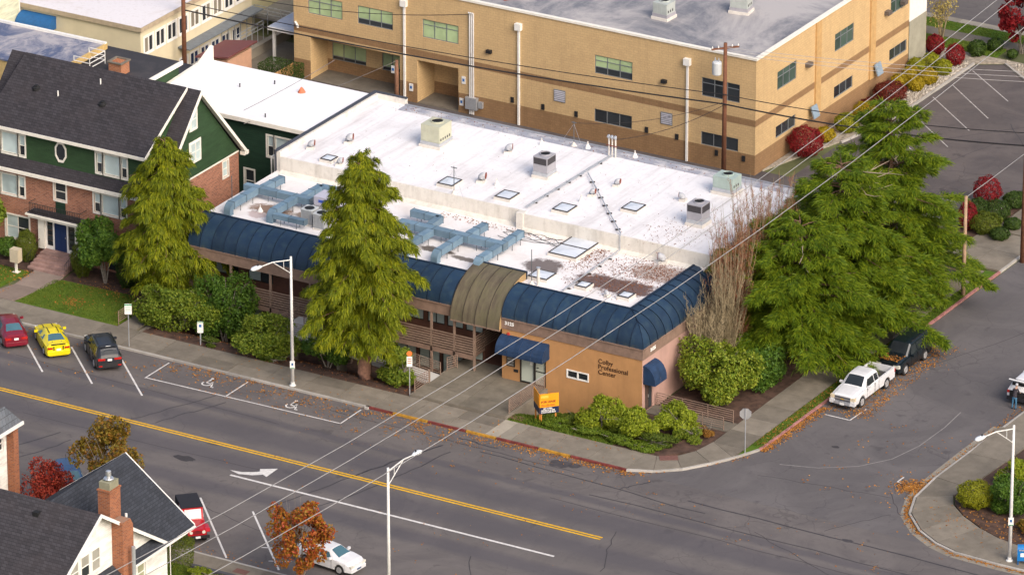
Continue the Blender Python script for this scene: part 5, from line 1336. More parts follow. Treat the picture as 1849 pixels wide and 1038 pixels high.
for a, b in ((-42.15, -41.2), (-40.95, -40.0), (-39.75, -38.8)):
    window(WH, f, a, b, 4.95, 6.45, WHITE, lambda i, j: GLASS if j == 0 and a > -41.5 and a < -40 else m_glass('grey_blind', (.30, .29, .25), .1), 1, 2, d=.03, fw=.06, casing=WHITE, cw=.12)
window(WH, f, -34.6, -33.7, 1.9, 3.4, WHITE, m_glass('sage_blind', (.30, .30, .20), .1), 1, 2, casing=WHITE, cw=.1)
v = MB(); fbox(v, f, -39.5, -39.15, 7.35, 7.85, .002, .04); v.build('gable_vent', TRIM, WH)
ck = MB(); ck.box(-15.88, -15.05, -37.4, -36.2, -.1, 6.9); ck.prism([(-37.4, 6.9), (-36.2, 6.9), (-36.2, 7.1), (-36.5, 7.6), (-37.4, 7.6)], -15.88, -15.06, 0, lambda a, b, c: (c, a, b)); ck.box(-17.0, -16.1, -37.2, -36.0, 5.8, 9.35)
cc = ck.build('chimney', RB, WH)
MB().box(-17.05, -16.05, -37.25, -35.95, 9.35, 9.45).build('corbel', RB, cc); ck = MB(); ck.prism([(-16.95, -37.1), (-16.15, -37.1), (-16.15, -36.1), (-16.95, -36.1)], 9.45, 9.95); ck.build('crown', m_concrete('mossy_crown', (.32, .31, .22), .05, .8), cc)
fl = MB(); fl.tube([(-16.55, -36.6, 9.9), (-16.55, -36.6, 10.25)], .12, 10); fl.lathe([(.35, 0), (.3, .06), (.1, .1)], (-16.55, -36.6, 10.05), 12); fl.lathe([(.17, 0), (.17, .3), (.12, .34)], (-16.55, -36.6, 10.25), 12); fl.build('metal_flue', ALU, cc)
MB().tube([(-15.5, -36.3, 7.5), (-15.5, -36.3, 7.75)], .08, 8).build('clay_cap', WHITE, cc)
def onB(y): return ZRB + .12 - abs(y - YRB) * kb
for x, y in ((-22.9, -40.4), (-19.6, -40.2), (-21.6, -42.6), (-25.5, -42.2)):
    MB().box(x - .2, x + .2, y - .2, y + .2, onB(y) - .15, onB(y) + .16).build('roof_vent', BLACK, WH)
MB().tube([(-21.5, -43.0, onB(-43.0) + .06), (-20.6, -45.4, onB(-45.4) + .06)], .12, 8).build('vent_pipe', plain('blue_pipe', (.03, .05, .08), .4, .1), WH)
for x in (-25.0,): MB().box(x - .1, x + .1, -29.3, -29.1, 0, 4.1).build('porch_post', WHITE, WH)
gp = MB(); gp.tube([(-15.7, -31.15, 3.85), (-15.75, -31.05, 3.6), (-15.75, -31.05, .1)], .05, 6); gp.build('downpipe', WHITE, WH)
MB().tube([(-14.6, -36.9, 0), (-14.6, -36.9, 5.9)], .13, 8).build('service_mast', GALV, WH)
MB().box(-16.3, -9.6, -27.95, -27.65, -.1, .55).build('garden_wall', plain('dark_block', (.06, .06, .07), .8, .2), label='dark low retaining wall along the near sidewalk', cat='wall', loc=(-13, -27.8, 0))
# house at the left edge
LH = thing('corner_house', 'edge of a white clapboard house with brick corner at the far left', 'house', (-31, -27.5, 0))
w = MB(); wall(w, fx(-30.55), -34.0, -27.6, -.1, 7.3, [(-28.9, -28.25, 5.55, 6.55, .08), (-30.3, -29.4, 5.4, 6.6, .08)]); wall(w, fy(-27.6, 1), -39.45, -30.55, -.1, 7.3); wall(w, fx(-31.25), -34, -28.6, 7.2, 10.3); wall(w, fy(-28.6, 1), -38.75, -31.25, 7.2, 10.3); wall(w, fx(-39.45, -1), -34, -27.6, -.1, 7.3); wall(w, fy(-34), -39.45, -30.55, -.1, 7.3); wall(w, fx(-38.75, -1), -34, -28.6, 7.2, 10.3); wall(w, fy(-34), -38.75, -31.25, 7.2, 10.3)
for Y in (-34, -28.6): w.face([(-38.75, Y, 10.3), (-31.25, Y, 10.3), (-35, Y, 12.3)])
w.build('wall', WSID, LH)
window(LH, fx(-30.55), -28.9, -28.25, 5.55, 6.55, WHITE, GLASS, 1, 2, casing=WHITE, cw=.1); window(LH, fx(-30.55), -30.3, -29.4, 5.4, 6.6, WHITE, GLASS, 1, 2, casing=WHITE, cw=.1)
rf = MB(); slx(rf, -34, -27.0, -31.25, 8.0, -29.85, 7.25, .16); slx(rf, -34, -27.0, -38.75, 8.0, -40.15, 7.25, .16); slope(rf, -38.75, -31.25, -28.6, 7.9, -27.0, 7.25); rf.build('skirt_roof', m_shingle('grey_scale_shingle', (.11, .12, .135), .3), LH)
tr = MB(); tr.box(-29.85, -29.75, -34, -26.95, 7.05, 7.27); tr.box(-31.2, -31.0, -34, -28.3, 10.1, 10.3); tr.box(-30.6, -30.4, -27.65, -27.5, 0, 7.1); tr.build('trim', WHITE, LH)
rf = MB(); slx(rf, -34.4, -28.2, -35, 12.5, -30.95, 10.34, .16); slx(rf, -34.4, -28.2, -35.002, 12.499, -39.05, 10.34, .16); rf.build('roof', SHB, LH)
MB().box(-30.5, -29.95, -27.9, -27.35, -.1, 7.0).build('brick_corner', RB, LH)

# ================================================================== street furniture
HEADW = plain('lamp_head_white', (.78, .80, .82), .35, .05)
def street_lamp(label, x, y, ax, ay, sign=None, lean=(0, 0)):
    o = thing('street_lamp', label, 'street lamp', (x, y, .13), 0, 'cobra-head street lamps')
    top = Vector((x + lean[0], y + lean[1], 9.75))
    MB().tube([(x, y, .13), (x + lean[0] * .5, y + lean[1] * .5, 5), top], [.13, .105, .08], 10).build('pole', LAMPW, o, smooth=True)
    MB().lathe([(.24, 0), (.24, .05), (.15, .12), (.14, .3)], (x, y, .13), 10).build('base', LAMPW, o)
    d = Vector((ax, ay, 0)).normalized(); a0 = top + Vector((0, 0, -.25)); a1 = top + d * 1.6 + Vector((0, 0, .0)); a2 = top + d * 2.5 + Vector((0, 0, -.05)); k = top + Vector((0, 0, -1.25)); knee = top + d * 1.55 + Vector((0, 0, -.03))
    m_ = MB(); m_.tube([a0, a1, a2], .042, 8); m_.tube([k, knee], .032, 6); m_.tube([a0.lerp(a1, .4), k.lerp(knee, .4)], .022, 6); m_.build('arm', LAMPW, o)
    h = MB(); s_ = Vector((-d.y, d.x, 0)); secs = []
    for t_, hw, up, dn in ((0, .06, .05, .05), (.15, .12, .09, .07), (.45, .2, .13, .12), (.75, .19, .11, .13), (.95, .08, .03, .06)):
        c = a2 + d * t_; secs.append([c + s_ * hw, c + s_ * hw * .7 + Vector((0, 0, up)), c - s_ * hw * .7 + Vector((0, 0, up)), c - s_ * hw, c - s_ * hw * .6 - Vector((0, 0, dn)), c + s_ * hw * .6 - Vector((0, 0, dn))])
    vs = [p for q in secs for p in q]; fs = [(i * 6 + k_, i * 6 + (k_ + 1) % 6, (i + 1) * 6 + (k_ + 1) % 6, (i + 1) * 6 + k_) for i in range(4) for k_ in range(6)] + [(5, 4, 3, 2, 1, 0), tuple(24 + k_ for k_ in range(6))]
    h.mesh(vs, fs); ho = h.build('lamp_head', HEADW, o, smooth=True)
    MB().tube([a2 + d * .35 + Vector((0, 0, .1)), a2 + d * .35 + Vector((0, 0, .25))], .05, 8).build('photocell', DARK, ho)
    if sign:
        sg = MB(); c = Vector((x, y, sign)); cdir = Vector((.47, -.79, 0)).normalized(); sv = Vector((-cdir.y, cdir.x, 0))
        q = c + cdir * .14; sg.obox(q, (.03, .34, .56), Matrix.Rotation(math.atan2(cdir.y, cdir.x), 3, 'Z')); so = sg.build('plate', WHITE, o)
        sg = MB(); sg.obox(q + cdir * .02 + Vector((0, 0, .05)), (.012, .14, .18), Matrix.Rotation(math.atan2(cdir.y, cdir.x), 3, 'Z')); sg.build('plate_symbol', plain('plate_symbol_blue', (.03, .12, .32), .5, .1), so)
        sg = MB(); sg.obox(q + cdir * .02 + Vector((0, 0, -.24)), (.012, .30, .05), Matrix.Rotation(math.atan2(cdir.y, cdir.x), 3, 'Z')); sg.build('plate_band', plain('plate_green', (.05, .25, .12), .5, .1), so)
    return o
street_lamp('pale street lamp on the far sidewalk in front of the tall drooping cedar', -26.45, .45, -.35, -1, 1.75)
street_lamp('pale street lamp in the foreground on the near side of the avenue', -2.6, -25.75, .12, 1)
street_lamp('pale street lamp at the right corner beside the blue mailbox', 28.6, .25, -.35, -1, 3.0)
def sign_post(label, x, y, h, w_, hh, face=R(-60), extra=None, plate=WHITE, cat='street sign', pr=.035, z0=.14):
    o = thing('street_sign', label, cat, (x, y, z0), face)
    MB().tube([(0, 0, -.05), (0, 0, h)], pr, 8).build('post', GALV, o, local=True)
    MB().box(.04, .06, -w_ / 2, w_ / 2, h - hh, h).build('plate', plate, o, local=True)
    if extra == 'park':
        MB().box(.061, .066, -w_ / 2, w_ / 2, h - .12, h - .03).build('plate_band', plain('sign_green', (.06, .30, .14), .5, .1), o, local=True)
        for k in range(3): MB().box(.061, .066, -w_ / 2 + .06, w_ / 2 - .06, h - .26 - k * .12, h - .22 - k * .12).build('lettering_line', plain('sign_text_green', (.25, .42, .32), .5, .1), o, local=True)
    if extra == 'acc':
        MB().box(.061, .066, -.09, .09, h - .42, h - .22).build('symbol', plain('sign_blue2', (.03, .14, .42), .5, .1), o, local=True)
        MB().box(.061, .066, -w_ / 2, w_ / 2, h - .08, h - .02).build('plate_band', plain('sign_green2', (.06, .30, .14), .5, .1), o, local=True)
    if extra == 'bus':
        d_ = MB(); d_.tube([(.04, 0, h + .22), (.06, 0, h + .22)], .2, 14); d_.build('round_plate', plain('sign_orange', (.65, .18, .04), .5, .1), o, local=True)
        for k in range(3): MB().box(.061, .066, -w_ / 2 + .06, w_ / 2 - .06, h - .2 - k * .16, h - .14 - k * .16).build('lettering_line', plain('sign_text_red', (.5, .15, .08), .5, .1), o, local=True)
    return o
sign_post('white parking sign on a steel post right of the dark sport utility car', -39.9, .35, 3.25, .5, .78, extra='park')
sign_post('short white accessible parking sign in the bed behind the blue-bay symbol', -35.8, 3.2, 1.75, .42, .85, extra='acc', pr=.05)
sign_post('white bus stop sign with round orange top before the small bush by the entry court', -18.6, 3.05, 2.95, .38, .75, extra='bus')
so = thing('stop_sign', 'stop sign seen from behind on the grass strip of the side street', 'street sign', (5.75, 6.4, .14), R(118))
MB().tube([(0, 0, -.05), (0, 0, 3.25)], .035, 8).build('post', GALV, so, local=True)
oc = MB(); oc.prism([(.42 * math.cos(R(22.5 + 45 * k)), 2.85 + .42 * math.sin(R(22.5 + 45 * k))) for k in range(8)], .04, .055, 0, lambda a, b, c: (c, a, b)); oc.build('plate', plain('sign_back_alu', (.36, .36, .37), .5, .1, metal=.4), so, local=True)
oc = MB(); oc.prism([(.40 * math.cos(R(22.5 + 45 * k)), 2.85 + .40 * math.sin(R(22.5 + 45 * k))) for k in range(8)], .056, .06, 0, lambda a, b, c: (c, a, b)); oc.build('plate_face', plain('stop_red', (.45, .02, .02), .5, .1), so, local=True)
# for-lease sign: two boards in a V on posts
FL = thing('lease_sign', 'orange and navy for lease sign of two boards in a V on the lawn', 'sign', (-8.4, 3.9, .1))
ORG = plain('sign_orange_board', (.80, .30, .01), .5, .06, 2); NAVY = plain('sign_navy', (.014, .022, .065), .5, .1); LETN = plain('sign_letter_dark', (.20, .05, .015), .5, .1)
apex = Vector((-8.62, 3.62, 0))
for s_, ang, first in ((1, R(47), True), (-1, R(136), False)):
    d = Vector((math.cos(ang), math.sin(ang), 0)); n = Vector((d.y, -d.x, 0)) if s_ > 0 else Vector((-d.y, d.x, 0))
    ff = lambda u, v, q, d=d, n=n: tuple(apex + d * u + n * q + Vector((0, 0, v)))
    def slab(u0, u1, v0, v1, q0, q1):
        mb = MB(); vs = [ff(u, v, q) for v in (v0, v1) for q in (q0, q1) for u in (u0, u1)]
        return mb.mesh(vs, [(0, 2, 3, 1), (4, 5, 7, 6), (0, 1, 5, 4), (2, 6, 7, 3), (0, 4, 6, 2), (1, 3, 7, 5)])
    bo = slab(0.02, 1.36, 1.27, 2.26, 0, .03).build('board', ORG, FL); slab(0.02, 1.36, .80, 1.27, 0, .03).build('lower_board', NAVY, FL)
    slab(0.1, .62, 1.95, 2.14, .03, .034).build('logo_patch', plain('sign_pale_orange', (.88, .45, .06), .5, .05), bo)
    for u in (.08, 1.1): slab(u, u + .09, -.05, 2.2 if u < .5 else 1.5, -.09, 0).build('post', plain('sign_post_orange', (.50, .19, .03), .7, .2), FL)
    if first:
        text_mesh('lettering', 'FOR LEASE', .215, ff, .10, 1.60, .034, LETN, bo, .03, space=1.0); text_mesh('lettering', '206-650-4266', .175, ff, .10, 1.36, .034, plain('sign_letter_rust', (.42, .12, .02), .5, .1), bo, .02)
        for i, tx in enumerate(('JEFF AYERS', 'ANDREW AYERS', 'COLE SORENSON')): text_mesh('lettering', tx, .13, ff, .26 if i == 0 else .10, 1.13 - i * .135, .034, WHITE, FL, .03)
# blue collection box
BM = thing('collection_box', 'blue rounded street mailbox at the lower right corner', 'mailbox', (29.5, .35, .13), R(-64))
m_ = MB(); prof = [(-.3, .3), (.3, .3), (.3, 1.05)] + [(.3 * math.cos(R(a)), 1.05 + .28 * math.sin(R(a))) for a in range(20, 180, 20)] + [(-.3, 1.05)]
m_.prism(prof, -.36, .36, 0, lambda a, b, c: (a, c, b)); m_.build('body', plain('postal_blue', (.01, .16, .45), .4, .1), BM, local=True)
for sx in (-.24, .24):
    for sy in (-.3, .3): MB().box(sx - .04, sx + .04, sy - .04, sy + .04, 0, .32).build('leg', plain('postal_leg', (.01, .08, .22), .5, .1), BM, local=True)
MB().box(.3, .306, -.16, .16, .6, .86).build('emblem', WHITE, BM, local=True); MB().box(-.2, .2, -.365, -.36, .62, .84).build('emblem', WHITE, BM, local=True); MB().box(.27, .33, -.26, .26, 1.02, 1.1).build('chute_handle', ALU, BM, local=True)
# utility poles
POLE = plain('creosote_pole', (.16, .065, .035), .85, .3, 3); POLEG = plain('weathered_pole', (.36, .24, .16), .85, .3, 3)
def utility_pole(label, x, y, h, m, r=.17, arm=None, group='utility poles'):
    o = thing('utility_pole', label, 'utility pole', (x, y, 0), 0, group); MB().tube([(x, y, -.1), (x, y, h)], [r, r * .72], 10).build('pole', m, o, smooth=True)
    if arm:
        m_ = MB(); m_.bar((x - arm * .8, y - .8, h - .4), (x + arm * .8, y + .8, h - .4), .12); a_ = m_.build('cross_arm', POLE, o)
        for k in (-.75, -.4, .4, .75): MB().lathe([(.05, 0), (.06, .06), (.03, .16)], (x + arm * k, y + k, h - .34), 8).build('insulator', WHITE, a_)
    return o
up = utility_pole('brown utility pole with grey transformer before the tan building', -19.42, 49.3, 10.75, POLE, .19, .9)
m_ = MB(); m_.lathe([(.30, 0), (.36, .06), (.36, .95), (.32, 1.02), (.1, 1.08)], (-20.0, 49.1, 8.2), 14); tf = m_.build('transformer', plain('transformer_grey', (.50, .52, .53), .45, .08), up)
for k in (-.15, .15): MB().lathe([(.05, 0), (.06, .12), (.02, .3)], (-20.0 + k, 49.1, 9.25), 8).build('bushing', GALV, tf)
utility_pole('brown utility pole before the cream building at the top left', -64.8, 45.5, 11.0, POLE, .2)
utility_pole('short brown pole standing beside the tan arcade', -48.3, 49.9, 3.6, plain('short_pole', (.20, .10, .06), .85, .3), .2)
utility_pole('weathered pale utility pole rising out of the big conifer by the driveway', 6.1, 38.2, 7.7, POLEG, .16)
utility_pole('dark brown utility pole at the right edge beyond the driveway', 6.95, 46.0, 11, POLE, .2)
# wires
WIREB = plain('black_cable', (.02, .018, .02), .7, .2); WIREW = plain('bright_wire', (.36, .345, .34), .5, .1, metal=.2)
def wire(label, pts, sag, r, m, group=None):
    mb = MB(); P_ = []
    for a, b in zip(pts[:-1], pts[1:]):
        a = Vector(a); b = Vector(b)
        for k in range(15): s_ = k / 15; P_.append(a.lerp(b, s_) - Vector((0, 0, 4 * sag * s_ * (1 - s_))))
    P_.append(Vector(pts[-1])); mb.tube(P_, r, 5)
    mb.build('overhead_wire', m, label=label, cat='wire', loc=P_[0])
wire('uppermost of three bright wires crossing the avenue diagonally', [(5.8, -95, 25.0), (5.8, 95, 26.2)], 6.2, .024, WIREW)
wire('middle of three bright wires crossing the avenue diagonally', [(6.3, -95, 23.95), (6.3, 95, 26.0)], 6.2, .024, WIREW)
wire('lowest of three bright wires crossing the avenue diagonally', [(6.8, -95, 22.3), (6.8, 95, 23.2)], 6.1, .026, WIREW)
wire('thick lower black cable strung along the alley before the tan building', [(-64.8, 45.5, 6.0), (-19.42, 49.1, 6.0), (7, 49.1, 7.9)], .5, .06, WIREB)
wire('thin upper black cable strung along the alley before the tan building', [(-64.8, 45.5, 6.6), (-19.42, 49.1, 6.75), (7, 49.1, 8.9)], .5, .035, WIREB)
wire('black service cable from the alley pole to the office weatherheads', [(-19.4, 49.1, 5.9), (-19.2, 32.3, 8.9)], .5, .022, WIREB)
wire('second black service cable sagging to the mast at the back of the office', [(-19.5, 49.1, 6.1), (-22.8, 32.9, 9.3)], .6, .018, WIREB)
wire('black cable from the tan building pipes to the cream building pole', [(-42.2, 50.5, 8.3), (-64.8, 45.5, 8.2)], .9, .03, WIREB)
wire('dark wire crossing the white annex roof from the short pole', [(-48.3, 49.8, 3.55), (-45.1, 23.5, 7.95)], .1, .02, plain('grey_wire', (.15, .14, .14), .6, .1))
wire('dark wire crossing the left half of the white annex roof', [(-43.44, 33.3, 10.00), (-45.1, 23.5, 9.0)], .1, .02, plain('grey_wire2', (.15, .14, .14), .6, .1))
for k, (x, dz) in enumerate(((-78, 0), (-74, .4), (-71, .8))):
    wire(('leftmost', 'middle', 'rightmost')[k] + ' thin dark wire rising over the cream roof', [(x, 39, 7.0 + dz), (-64.8, 45.5, 9.8 - k * .4)], .5, .018, plain('thin_wire', (.08, .07, .07), .6, .1))
wire('pale wire running from the weathered pole up over the parking lot', [(6.1, 38.2, 7.6), (7.0, 100, 12)], .8, .022, WIREW)
for k in range(3): wire(('highest', 'middle', 'lowest')[k] + ' of three pale wires spanning the parking lot to the right', [(-19.4, 49.3, 10.4 - k * .25), (9, 62, 9.6 - k * .45)], .5, .018, WIREW)

# wheel stops before the arcade
for k, (x, y, rz) in enumerate(((-55.6, 49.0, 0), (-53.3, 48.4, 0), (-51.4, 49.0, 0), (-50.4, 47.9, 0), (-45.2, 49.1, 0))):
    o = thing('wheel_stop', ('first', 'second', 'third', 'fourth', 'last')[k] + ' pale concrete wheel stop from the left before the tan arcade', 'wheel stop', (x, y, 0), rz, 'wheel stops before the arcade')
    m_ = MB(); m_.prism([(-.09, 0), (.09, 0), (.06, .13), (-.06, .13)], -.85, .85, 0, lambda a, b, c: (c, a, b)); m_.build('block', CONCL, o, local=True)

# ================================================================== vehicles
TYRE = plain('tyre', (.018, .018, .019), .85, .2); RIMM = plain('alloy_rim', (.52, .52, .53), .35, .1, 8, .6)
TAIL = plain('tail_lamp', (.40, .015, .012), .2, .1); HEADL = plain('head_lamp', (.62, .60, .52), .15, .1); PLATE = plain('licence_plate', (.70, .70, .70), .5, .06)
CARG = m_glass('car_glass', (.018, .022, .026), .2); CARGB = m_glass('car_glass_sky', (.05, .11, .14), .2); ARCH = plain('wheel_arch', (.008, .008, .008), .9, .1)
def paint(name, col, rough=.28, spec=.5):
    t = NT(name); n = t.noise(1.2, 3); c = t.mix(t.ramp(n, .3, .7), tuple(q * .94 for q in col), tuple(min(1, q * 1.05) for q in col))
    dn = t.noise(7, 5, .7); c = t.mix(t.ramp(dn, .55, .8, 0, .18), c, (.20, .18, .16))
    t.done(c, rough, 0, spec); t.b.inputs['Coat Weight'].default_value = .4; t.b.inputs['Coat Roughness'].default_value = .12
    return t.mat
def wheel(root, x, y, r, w_, side, rim=RIMM):
    m_ = MB(); n = 20; prof = [(r * .62, -w_ / 2), (r * .93, -w_ / 2), (r, -w_ / 2 + .03), (r, w_ / 2 - .03), (r * .93, w_ / 2), (r * .62, w_ / 2)]
    m_.lathe(prof, (0, 0, 0), n); m_.v = [(x + a, y + c, r + b) for a, b, c in m_.v]; wo = m_.build('wheel', TYRE, root, local=True, smooth=False)
    m_ = MB(); o_ = side * (w_ / 2 + .002)
    m_.lathe([(r * .64, 0), (r * .6, .012), (r * .56, -.02), (r * .2, -.02)], (0, 0, 0), n)
    for k in range(5):
        a = 2 * math.pi * k / 5; m_.obox((math.cos(a) * r * .36, math.sin(a) * r * .36, .0), (r * .5, r * .17, .03), Matrix.Rotation(a, 3, 'Z'))
    m_.lathe([(r * .16, -.02), (r * .14, .02), (0, .022)], (0, 0, 0), 10)
    m_.v = [(x + a, y + o_ + side * c, r + b) for a, b, c in m_.v]; m_.build('rim', rim, wo, local=True)
def loft(secs, close_ends=True):
    m_ = MB(); n = len(secs[0]); vs = [p for s_ in secs for p in s_]; fs = []
    for i in range(len(secs) - 1):
        for k in range(n): fs.append((i * n + k, i * n + (k + 1) % n, (i + 1) * n + (k + 1) % n, (i + 1) * n + k))
    if close_ends: fs += [tuple(range(n - 1, -1, -1)), tuple((len(secs) - 1) * n + k for k in range(n))]
    return m_.mesh(vs, fs)
def interp(tab, x):
    if x <= tab[0][0]: return tab[0][1:]
    for a, b in zip(tab[:-1], tab[1:]):
        if x <= b[0]:
            q = (x - a[0]) / (b[0] - a[0]); return tuple(u + (v - u) * q for u, v in zip(a[1:], b[1:]))
    return tab[-1][1:]
def car(name, label, cat, loc, rz, tab, pm, wheels, r, belt, wins, screens, zb=.24, tails=None, heads=None, glass=CARG, plate=None, rim=RIMM, mirror=None, cab=None, ww=.22, extra=None):
    """tab: x, half width, belt z, top z, top half width (front to rear is +x to -x)"""
    o = thing(name, label, cat, loc, rz)
    xs = sorted({t_[0] for t_ in tab} | {round(wx + dx * r, 3) for wx in wheels for dx in (-1.22, -1.1, -.8, -.4, 0, .4, .8, 1.1, 1.22)})
    xs = [x for x in xs if tab[0][0] <= x <= tab[-1][0]]
    def zbot(x):
        for wx in wheels:
            q = abs(x - wx) / (1.16 * r)
            if q < 1: return max(zb, r + 1.16 * r * math.sqrt(1 - q * q) * .98 - .03)
        return zb
    def sec(x):
        w_, zs, zt, wt = interp(tab, x); z0 = zbot(x); zm = max((z0 + zs) / 2, zs - .32)
        h = [(w_ - .10, z0), (w_ - .01, z0 + .05), (w_, zm), (w_ - .03, zs), (wt + .02, max(zs + .004, zt - .09)), (wt - .10, zt), (wt * .5, zt + .025)]
        return [(x, y, z) for y, z in h] + [(x, -y, z) for y, z in h[::-1]]
    loft([sec(x) for x in xs]).build('body', pm, o, local=True, smooth=False)
    fl_ = MB(); W0 = max(t_[1] for t_ in tab); fl_.box(tab[0][0] + .15, tab[-1][0] - .15, -W0 + .16, W0 - .16, zb - .03, .62); fl_.build('underbody', ARCH, o, local=True)
    for wx in wheels:
        for s_ in (-1, 1):
            w_ = interp(tab, wx)[0]; wheel(o, wx, s_ * (w_ - ww / 2 - .005), r, ww, s_, rim)
    # side glass
    for (xa, xb) in wins:
        for s_ in (-1, 1):
            q = []
            for x, fr in ((xa[0], .16), (xb[0], .16), (xb[1], .86), (xa[1], .86)):
                w_, zs, zt, wt = interp(tab, x); y0, z0, y1, z1 = w_ - .03, zs, wt + .02, max(zs, zt - .09)
                q.append((x, s_ * (y0 + (y1 - y0) * fr + .018), z0 + (z1 - z0) * fr + .004))
            MB().mesh(q + [(p[0], p[1] - s_ * .012, p[2]) for p in q], [(0, 1, 2, 3), (7, 6, 5, 4), (0, 4, 5, 1), (1, 5, 6, 2), (2, 6, 7, 3), (3, 7, 4, 0)]).build('side_window', glass, o, local=True)
    # windscreen and rear screen lie on the sloping top
    for nm, xa, xb in screens:
        q = []; up = .03
        for fr in (.08, .5, .92):
            x = xa + (xb - xa) * fr; w_, zs, zt, wt = interp(tab, x); ya = wt - .12
            q.append([(x, -ya, zt + .006), (x, -ya * .5, zt + .025 + .012), (x, 0, zt + .025 + .014), (x, ya * .5, zt + .025 + .012), (x, ya, zt + .006)])
        m_ = MB()
        for i in range(2):
            for k in range(4): m_.face([q[i][k], q[i][k + 1], q[i + 1][k + 1], q[i + 1][k]])
        m_.build(nm, glass, o, local=True)
    for xs_ in sorted({round(v, 3) for w2 in wins for v in (w2[0][0], w2[1][0])}):
        for s_ in (-1, 1):
            w_, zs, zt, wt = interp(tab, xs_); zl = max(zbot(xs_), zb) + .1
            if zs - zl > .25: MB().box(xs_ - .008, xs_ + .008, s_ * (w_ - .03), s_ * (w_ + .004), zl, zs - .03).build('door_gap', ARCH, o, local=True)
    for w2 in wins[-2:]:
        for s_ in (-1, 1):
            w_, zs, zt, wt = interp(tab, w2[0][0] + .1); MB().box(w2[0][0] + .05, w2[0][0] + .24, s_ * (w_ - .02), s_ * (w_ + .02), zs - .14, zs - .10).build('door_handle', pm, o, local=True)
    x0, x1 = tab[0][0], tab[-1][0]
    w0 = tab[0][1]; w1 = tab[-1][1]
    if tails:
        z0, z1, tw = tails
        for s_ in (-1, 1): MB().box(x0 - .02, x0 + .16, s_ * (w0 - tw), s_ * (w0 + .012), z0, z1).build('tail_light', TAIL, o, local=True)
    if heads:
        z0, z1, tw = heads
        for s_ in (-1, 1): MB().box(x1 - .16, x1 + .02, s_ * (w1 - tw), s_ * (w1 + .012), z0, z1).build('headlight', HEADL, o, local=True)
    if plate: MB().box(x0 - .03, x0 - .005, -.16, .16, plate, plate + .15).build('licence_plate', PLATE, o, local=True)
    if mirror:
        for s_ in (-1, 1): w_ = interp(tab, mirror[0])[0]; MB().box(mirror[0] - .07, mirror[0] + .07, s_ * (w_ - .02), s_ * (w_ + .2), mirror[1], mirror[1] + .15).build('mirror', pm, o, local=True)
    return o
RED = paint('maroon_paint', (.18, .008, .022)); YEL = paint('yellow_paint', (.74, .60, .004)); DGR = paint('dark_grey_paint', (.018, .020, .026)); WHT = paint('white_car_paint', (.66, .66, .68)); DTEAL = paint('dark_teal_paint', (.004, .009, .013)); BRED = paint('bright_red_paint', (.42, .006, .014)); NAVYC = paint('navy_paint', (.03, .07, .16))
HD = R(136)
# maroon saloon at the left edge
sedan = [(-2.35, .78, .66, .95, .62), (-2.2, .86, .86, 1.04, .70), (-1.75, .90, .92, 1.10, .72), (-.95, .91, .94, 1.42, .58), (-.2, .92, .94, 1.46, .58), (.45, .92, .94, 1.42, .57), (1.25, .90, .93, 1.02, .72), (1.9, .87, .82, .90, .70), (2.3, .76, .62, .74, .60)]
W_SED = [((-.98, -.75), (-.28, -.28)), ((-.2, -.2), (.78, .42))]
c = car('parked_car', 'maroon saloon parked at the left edge beside the yellow coupe', 'car', (-48.25, -2.15, .01), HD, sedan, RED, (-1.35, 1.4), .33, .94, W_SED, [('rear_window', -1.75, -.95), ('windscreen', 1.25, .45)], tails=(.72, .88, .42), heads=(.58, .72, .4), plate=.7, glass=CARGB, mirror=(.75, .95))
MB().box(-2.40, -2.32, -.74, .74, .30, .52).build('bumper', RED, c, local=True)
# yellow coupe with black stripes
coupe = [(-2.3, .76, .74, .98, .64), (-2.2, .84, .90, 1.06, .72), (-1.7, .90, .94, 1.08, .74), (-.85, .92, .94, 1.33, .56), (-.1, .93, .93, 1.37, .56), (.3, .93, .92, 1.32, .55), (1.1, .92, .90, .98, .74), (1.8, .90, .82, .90, .72), (2.25, .78, .62, .74, .60)]
c = car('parked_car', 'bright yellow coupe with black roof stripes right of the maroon saloon', 'car', (-44.75, -2.05, .01), HD, coupe, YEL, (-1.4, 1.35), .33, .93, [((-.95, -.75), (.68, .30))], [('rear_window', -1.7, -.85), ('windscreen', 1.1, .3)], tails=(.74, .88, .34), heads=(.6, .72, .36), plate=.62, glass=CARGB, mirror=(.62, .94))
STR = plain('black_stripe', (.01, .01, .01), .4, .1)
for s_ in (-.36, .30):
    m_ = MB()
    for xa, xb in ((-2.28, -1.74), (-.84, -.12), (-.1, .28), (1.12, 1.8), (1.82, 2.2)):
        q = []
        for x, dy in ((xa, 0), (xa, .07), (xb, .07), (xb, 0)):
            zt = interp(coupe, x)[2]; q.append((x, s_ + dy, zt + .035))
        m_.face(q)
    m_.build('roof_stripe', STR, c, local=True)
    MB().box(-2.34, -2.31, s_, s_ + .07, .66, .95).build('tail_stripe', STR, c, local=True)
MB().box(-2.36, -2.28, -.8, .8, .34, .58).build('bumper', YEL, c, local=True); MB().box(-2.33, -2.24, -.5, .5, 1.06, 1.1).build('spoiler', STR, c, local=True)
